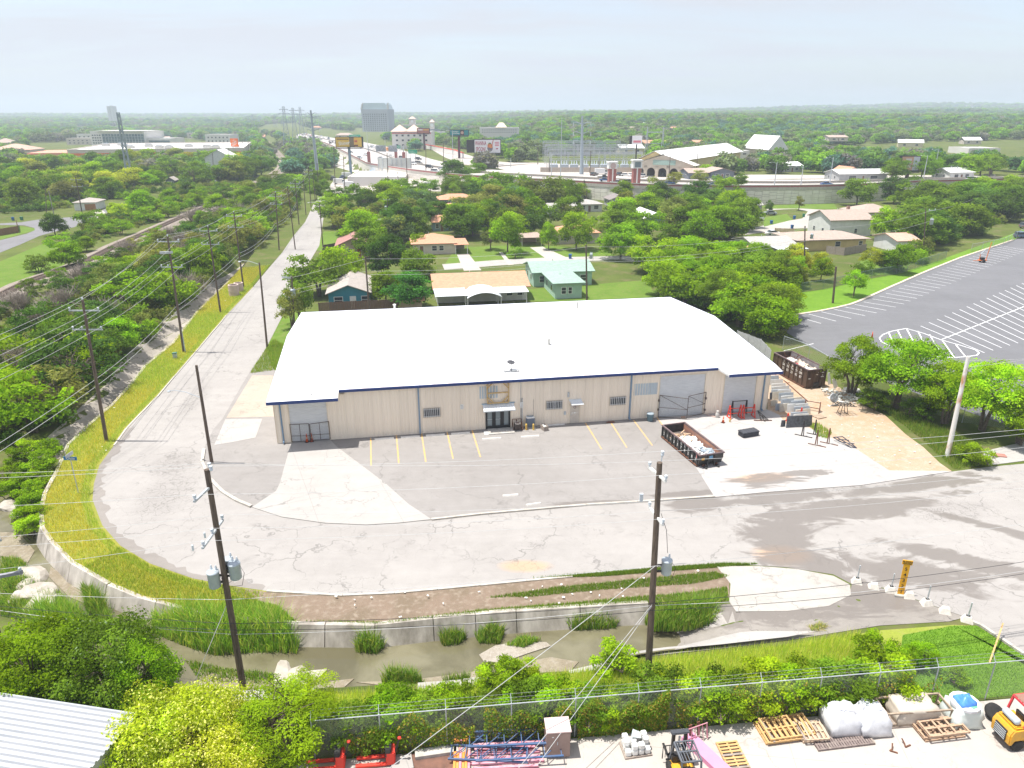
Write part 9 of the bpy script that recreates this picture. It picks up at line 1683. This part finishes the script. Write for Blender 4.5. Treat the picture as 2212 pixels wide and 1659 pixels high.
reeds([(950,1380),(980,1375),(1010,1380),(990,1395),(955,1398)],600,(.8,1.7),'reed tuft against the wall, right of the lone dark clump');reeds([(1025,1375),(1060,1362),(1090,1370),(1080,1395),(1035,1392)],900,(.8,1.6),'spiky reed tuft beside the second reed tuft');reeds([(1215,1352),(1300,1335),(1340,1340),(1330,1360),(1240,1365)],1500,(.7,1.5),'reeds at the foot of the rusty stained wall')
reeds([(1390,1345),(1430,1315),(1500,1312),(1560,1300),(1575,1320),(1540,1350),(1480,1362),(1410,1362)],4200,(.7,1.5),'lush reed mass right of the right near pole',z=-.75);reeds([(825,1475),(850,1462),(900,1465),(915,1478),(880,1485),(830,1484)],900,(.8,1.6),'reed tufts on the near bank at mid picture',z=-1.3);reeds([(955,1478),(1010,1468),(1020,1478),(970,1486)],420,(.6,1.3),'small reed tuft on the near bank, right of the larger ones',z=-1.2)
reeds([(1745,1358),(1770,1350),(1790,1355),(1775,1368),(1750,1366)],420,(.4,.9),'single grass tussock on the wet concrete near the flood gauge',((.4,.4,.12),(.28,.36,.08),(.5,.4,.2)),-.15,.9);reeds([(20,1240),(60,1225),(140,1290),(150,1330),(60,1310),(10,1290)],3000,(.3,.7),'low creek grass around the pale boulders');reeds([(0,1205),(45,1210),(85,1250),(60,1275),(0,1290)],2600,(.3,.8),'grassy creek island left of the pale boulders');reeds([(0,1290),(70,1300),(110,1325),(60,1345),(0,1335)],2600,(.4,.9),'grassy creek edge below the pale boulders');reeds([(1090,1392),(1130,1380),(1170,1382),(1130,1398)],500,(.3,.8),'weeds on the gravel bar in the creek',z=-1.2);reeds([(400,1425),(480,1440),(560,1450),(620,1462),(560,1478),(430,1470)],1500,(.15,.5),'low weeds on the near bank by the left pole',z=-1.25);reeds([(100,1185),(170,1245),(240,1290),(220,1300),(150,1260),(95,1200)],1500,(.3,.7),'low creek grass at the foot of the curved wall')
# vines over the fence
def vines(x0,x1,n,label,dense=1.,cols=((.17,.29,.03),(.26,.34,.04),(.13,.22,.03),(.38,.28,.06))):
    x=npr.uniform(x0,x1,n);hmax=1.75+.8*np.sin(x*.9)*np.sin(x*2.3+1)+.25;z=npr.uniform(0,1,n)**.8*np.clip(hmax,.6,2.85);y=np.array([fy(a) for a in x])+npr.normal(0,.09,n)-.06;c=np.stack([x,y,z],1);nn=rdir(n)*.8+np.array([0,-.8,.5]);nn /= np.linalg.norm(nn,axis=1,keepdims=True);k=np.array(cols)[npr.integers(0,len(cols),n)]*npr.uniform(.7,1.3,(n,1));o=link('fence_vine',leafmesh('fence_vine',c,nn,npr.uniform(.08,.17,n),k));struct(o,'stuff',label)
vines(3.6,8.6,11500,'thick vine covering the fence left of the forklift',);vines(-1.5,3.2,3200,'vine on the fence behind the blue rack uprights');vines(-8.5,-2,3600,'vine on the fence behind the red pallet trucks');vines(9.0,14.5,2200,'thin vine tendrils on the fence right of the forklift');vines(15,24.5,2200,'thin vine tendrils on the fence behind the wrapped loads')
# weeds at walls and driveway edges
for pts,n,lab in (([(540,808),(573,758),(590,735),(612,745),(598,800)],5000,'weeds on the small bank at the warehouse left side'),([(1745,918),(1765,915),(1797,937),(1788,950),(1768,945)],900,'small weed patch beside the slab stand posts'),([(1900,880),(1990,950),(2060,1015),(2130,1005),(2110,960),(2020,920)],8000,'weeds along the fence below the white pole'),([(1570,745),(1650,790),(1668,800),(1660,780),(1600,735)],1200,'weeds at the warehouse rear corner')):
    o=link('weeds',blades('weeds',sample(GP(pts),n),(.15,.5),(.03,.08),[(.22,.38,.05),(.3,.42,.06),(.4,.42,.1)],.05));struct(o,'stuff',lab)
lt=M();Pl=np.concatenate([sample(vp,20),sample(GP([(640,1290),(1037,1270),(1423,1230),(1545,1225),(1346,1300),(1071,1320),(810,1345)]),25),sample(GP([(1700,900),(1900,900),(2040,1010),(1800,1000)]),35)])
for x,y in Pl:lt.cb(x,y,.1+rnd.uniform(0,.15),rnd.uniform(.06,.2),rnd.uniform(.05,.14),.03,rnd.uniform(0,3),rnd.uniform(-.4,.4))
struct(lt.put('litter',WHITE),'stuff','scattered white litter on the verge, soil strip and gravel')
# ---------------------------------------------------------------- haze
hz_=M().box(-9000,-60,-8,9000,9500,175).mesh('haze',[]);ho_=link('haze',hz_);ho_['kind']='stuff'
m=bpy.data.materials.new('haze');m.use_nodes=True;t=m.node_tree;t.nodes.clear();pv=N(t,'ShaderNodeVolumePrincipled');pv.inputs['Color'].default_value=(.73,.81,.95,1);pv.inputs['Density'].default_value=.00027;pv.inputs['Anisotropy'].default_value=.2
oo=N(t,'ShaderNodeOutputMaterial');L(t,pv.outputs[0],oo.inputs['Volume']);ho_.data.materials.append(m)
# ---------------------------------------------------------------- labels that tell look-alikes apart
def ipx(o):p=o.location;y=p.y*cp-(p.z-HC)*sp;return p.x/max(y,.1)
MK={'scrub between railway and creek':[(ta,'first street pole'),(tb_,'second street pole'),(tc_,'third street pole'),(td,'fourth street pole'),(te,'fifth street pole'),(tf,'sixth street pole')],'grey thickets in the scrub':[(ta,'first street pole'),(tb_,'second street pole'),(tc_,'third street pole'),(td,'fourth street pole'),(te,'fifth street pole')]}
def hs(s_):return [o for o in C.objects if s_ in o.get('label','')][0]
for gname,keys in (('trees below the big store',(('white garage house','white garage house'),('lattice mast rising','lattice mast'),('slate blue house at','small slate house'),('white gabled','white gabled building'),('dark pole with two crossarms','cul-de-sac pole'))),('garden trees below the highway',(('maroon gabled','maroon roof'),('low grey-roofed','low grey roof'),('beige house with','beige house'),('upper orange-roofed','upper orange roof'),('pale grey roof','pale grey roof'),('slate blue house with','slate blue house'),('bright orange roof partly','bright orange roof'),('grey hipped','grey hipped roof'),('small grey house','small grey house'))),('thicket at the warehouse rear corner',(('mint green rear','mint house'),('stained old','stained grey roof'),('short dark pole','short dark pole'),('tall dark brown','brown dumpster'))),('tree belt above the asphalt lot',(('reddish roofed','reddish roof'),('orange trailer','orange trailer'),('far pole with a tr','far transformer pole'),('dark blue-grey SUV','blue-grey SUV')))):
    MK[gname]=[(hs(a),b) for a,b in keys]
CW=dict(bright='bright green',mid='mid-green',dark='dark green',yellow='yellowish',olive='olive',lime='lime green',blue='blue-green');DUP={}
for o in list(C.objects):
    if o.parent or 'label' not in o:continue
    gname=o.get('group')
    if gname in MK:
        m_=min(MK[gname],key=lambda a:(a[0].location-o.location).to_2d().length)[1];o['label']='%s nearest the %s'%('leafless grey thicket' if o.name.startswith('dry') else CW.get(TCOL.get(o.name),'green')+(' scrub tree' if 'scrub' in gname else ' tree'),m_)
    DUP.setdefault(o['label'],[]).append(o)
OD=['leftmost','second','third','fourth','fifth','sixth','seventh','eighth','ninth','tenth','eleventh','twelfth','thirteenth','fourteenth','fifteenth','sixteenth','seventeenth','eighteenth','nineteenth','twentieth','twenty-first','twenty-second','twenty-third','twenty-fourth']+['twenty-'+w_ for w_ in ('fifth','sixth','seventh','eighth','ninth')]+['thirtieth']+['thirty-'+w_ for w_ in ('first','second','third','fourth','fifth')]
for lab,os_ in DUP.items():
    if len(os_)<2 or os_[0].get('kind')=='stuff':continue
    for i,o in enumerate(sorted(os_,key=ipx)):o['label']=lab+', '+(OD[min(i,34)]+(' from left' if i else ' such'))
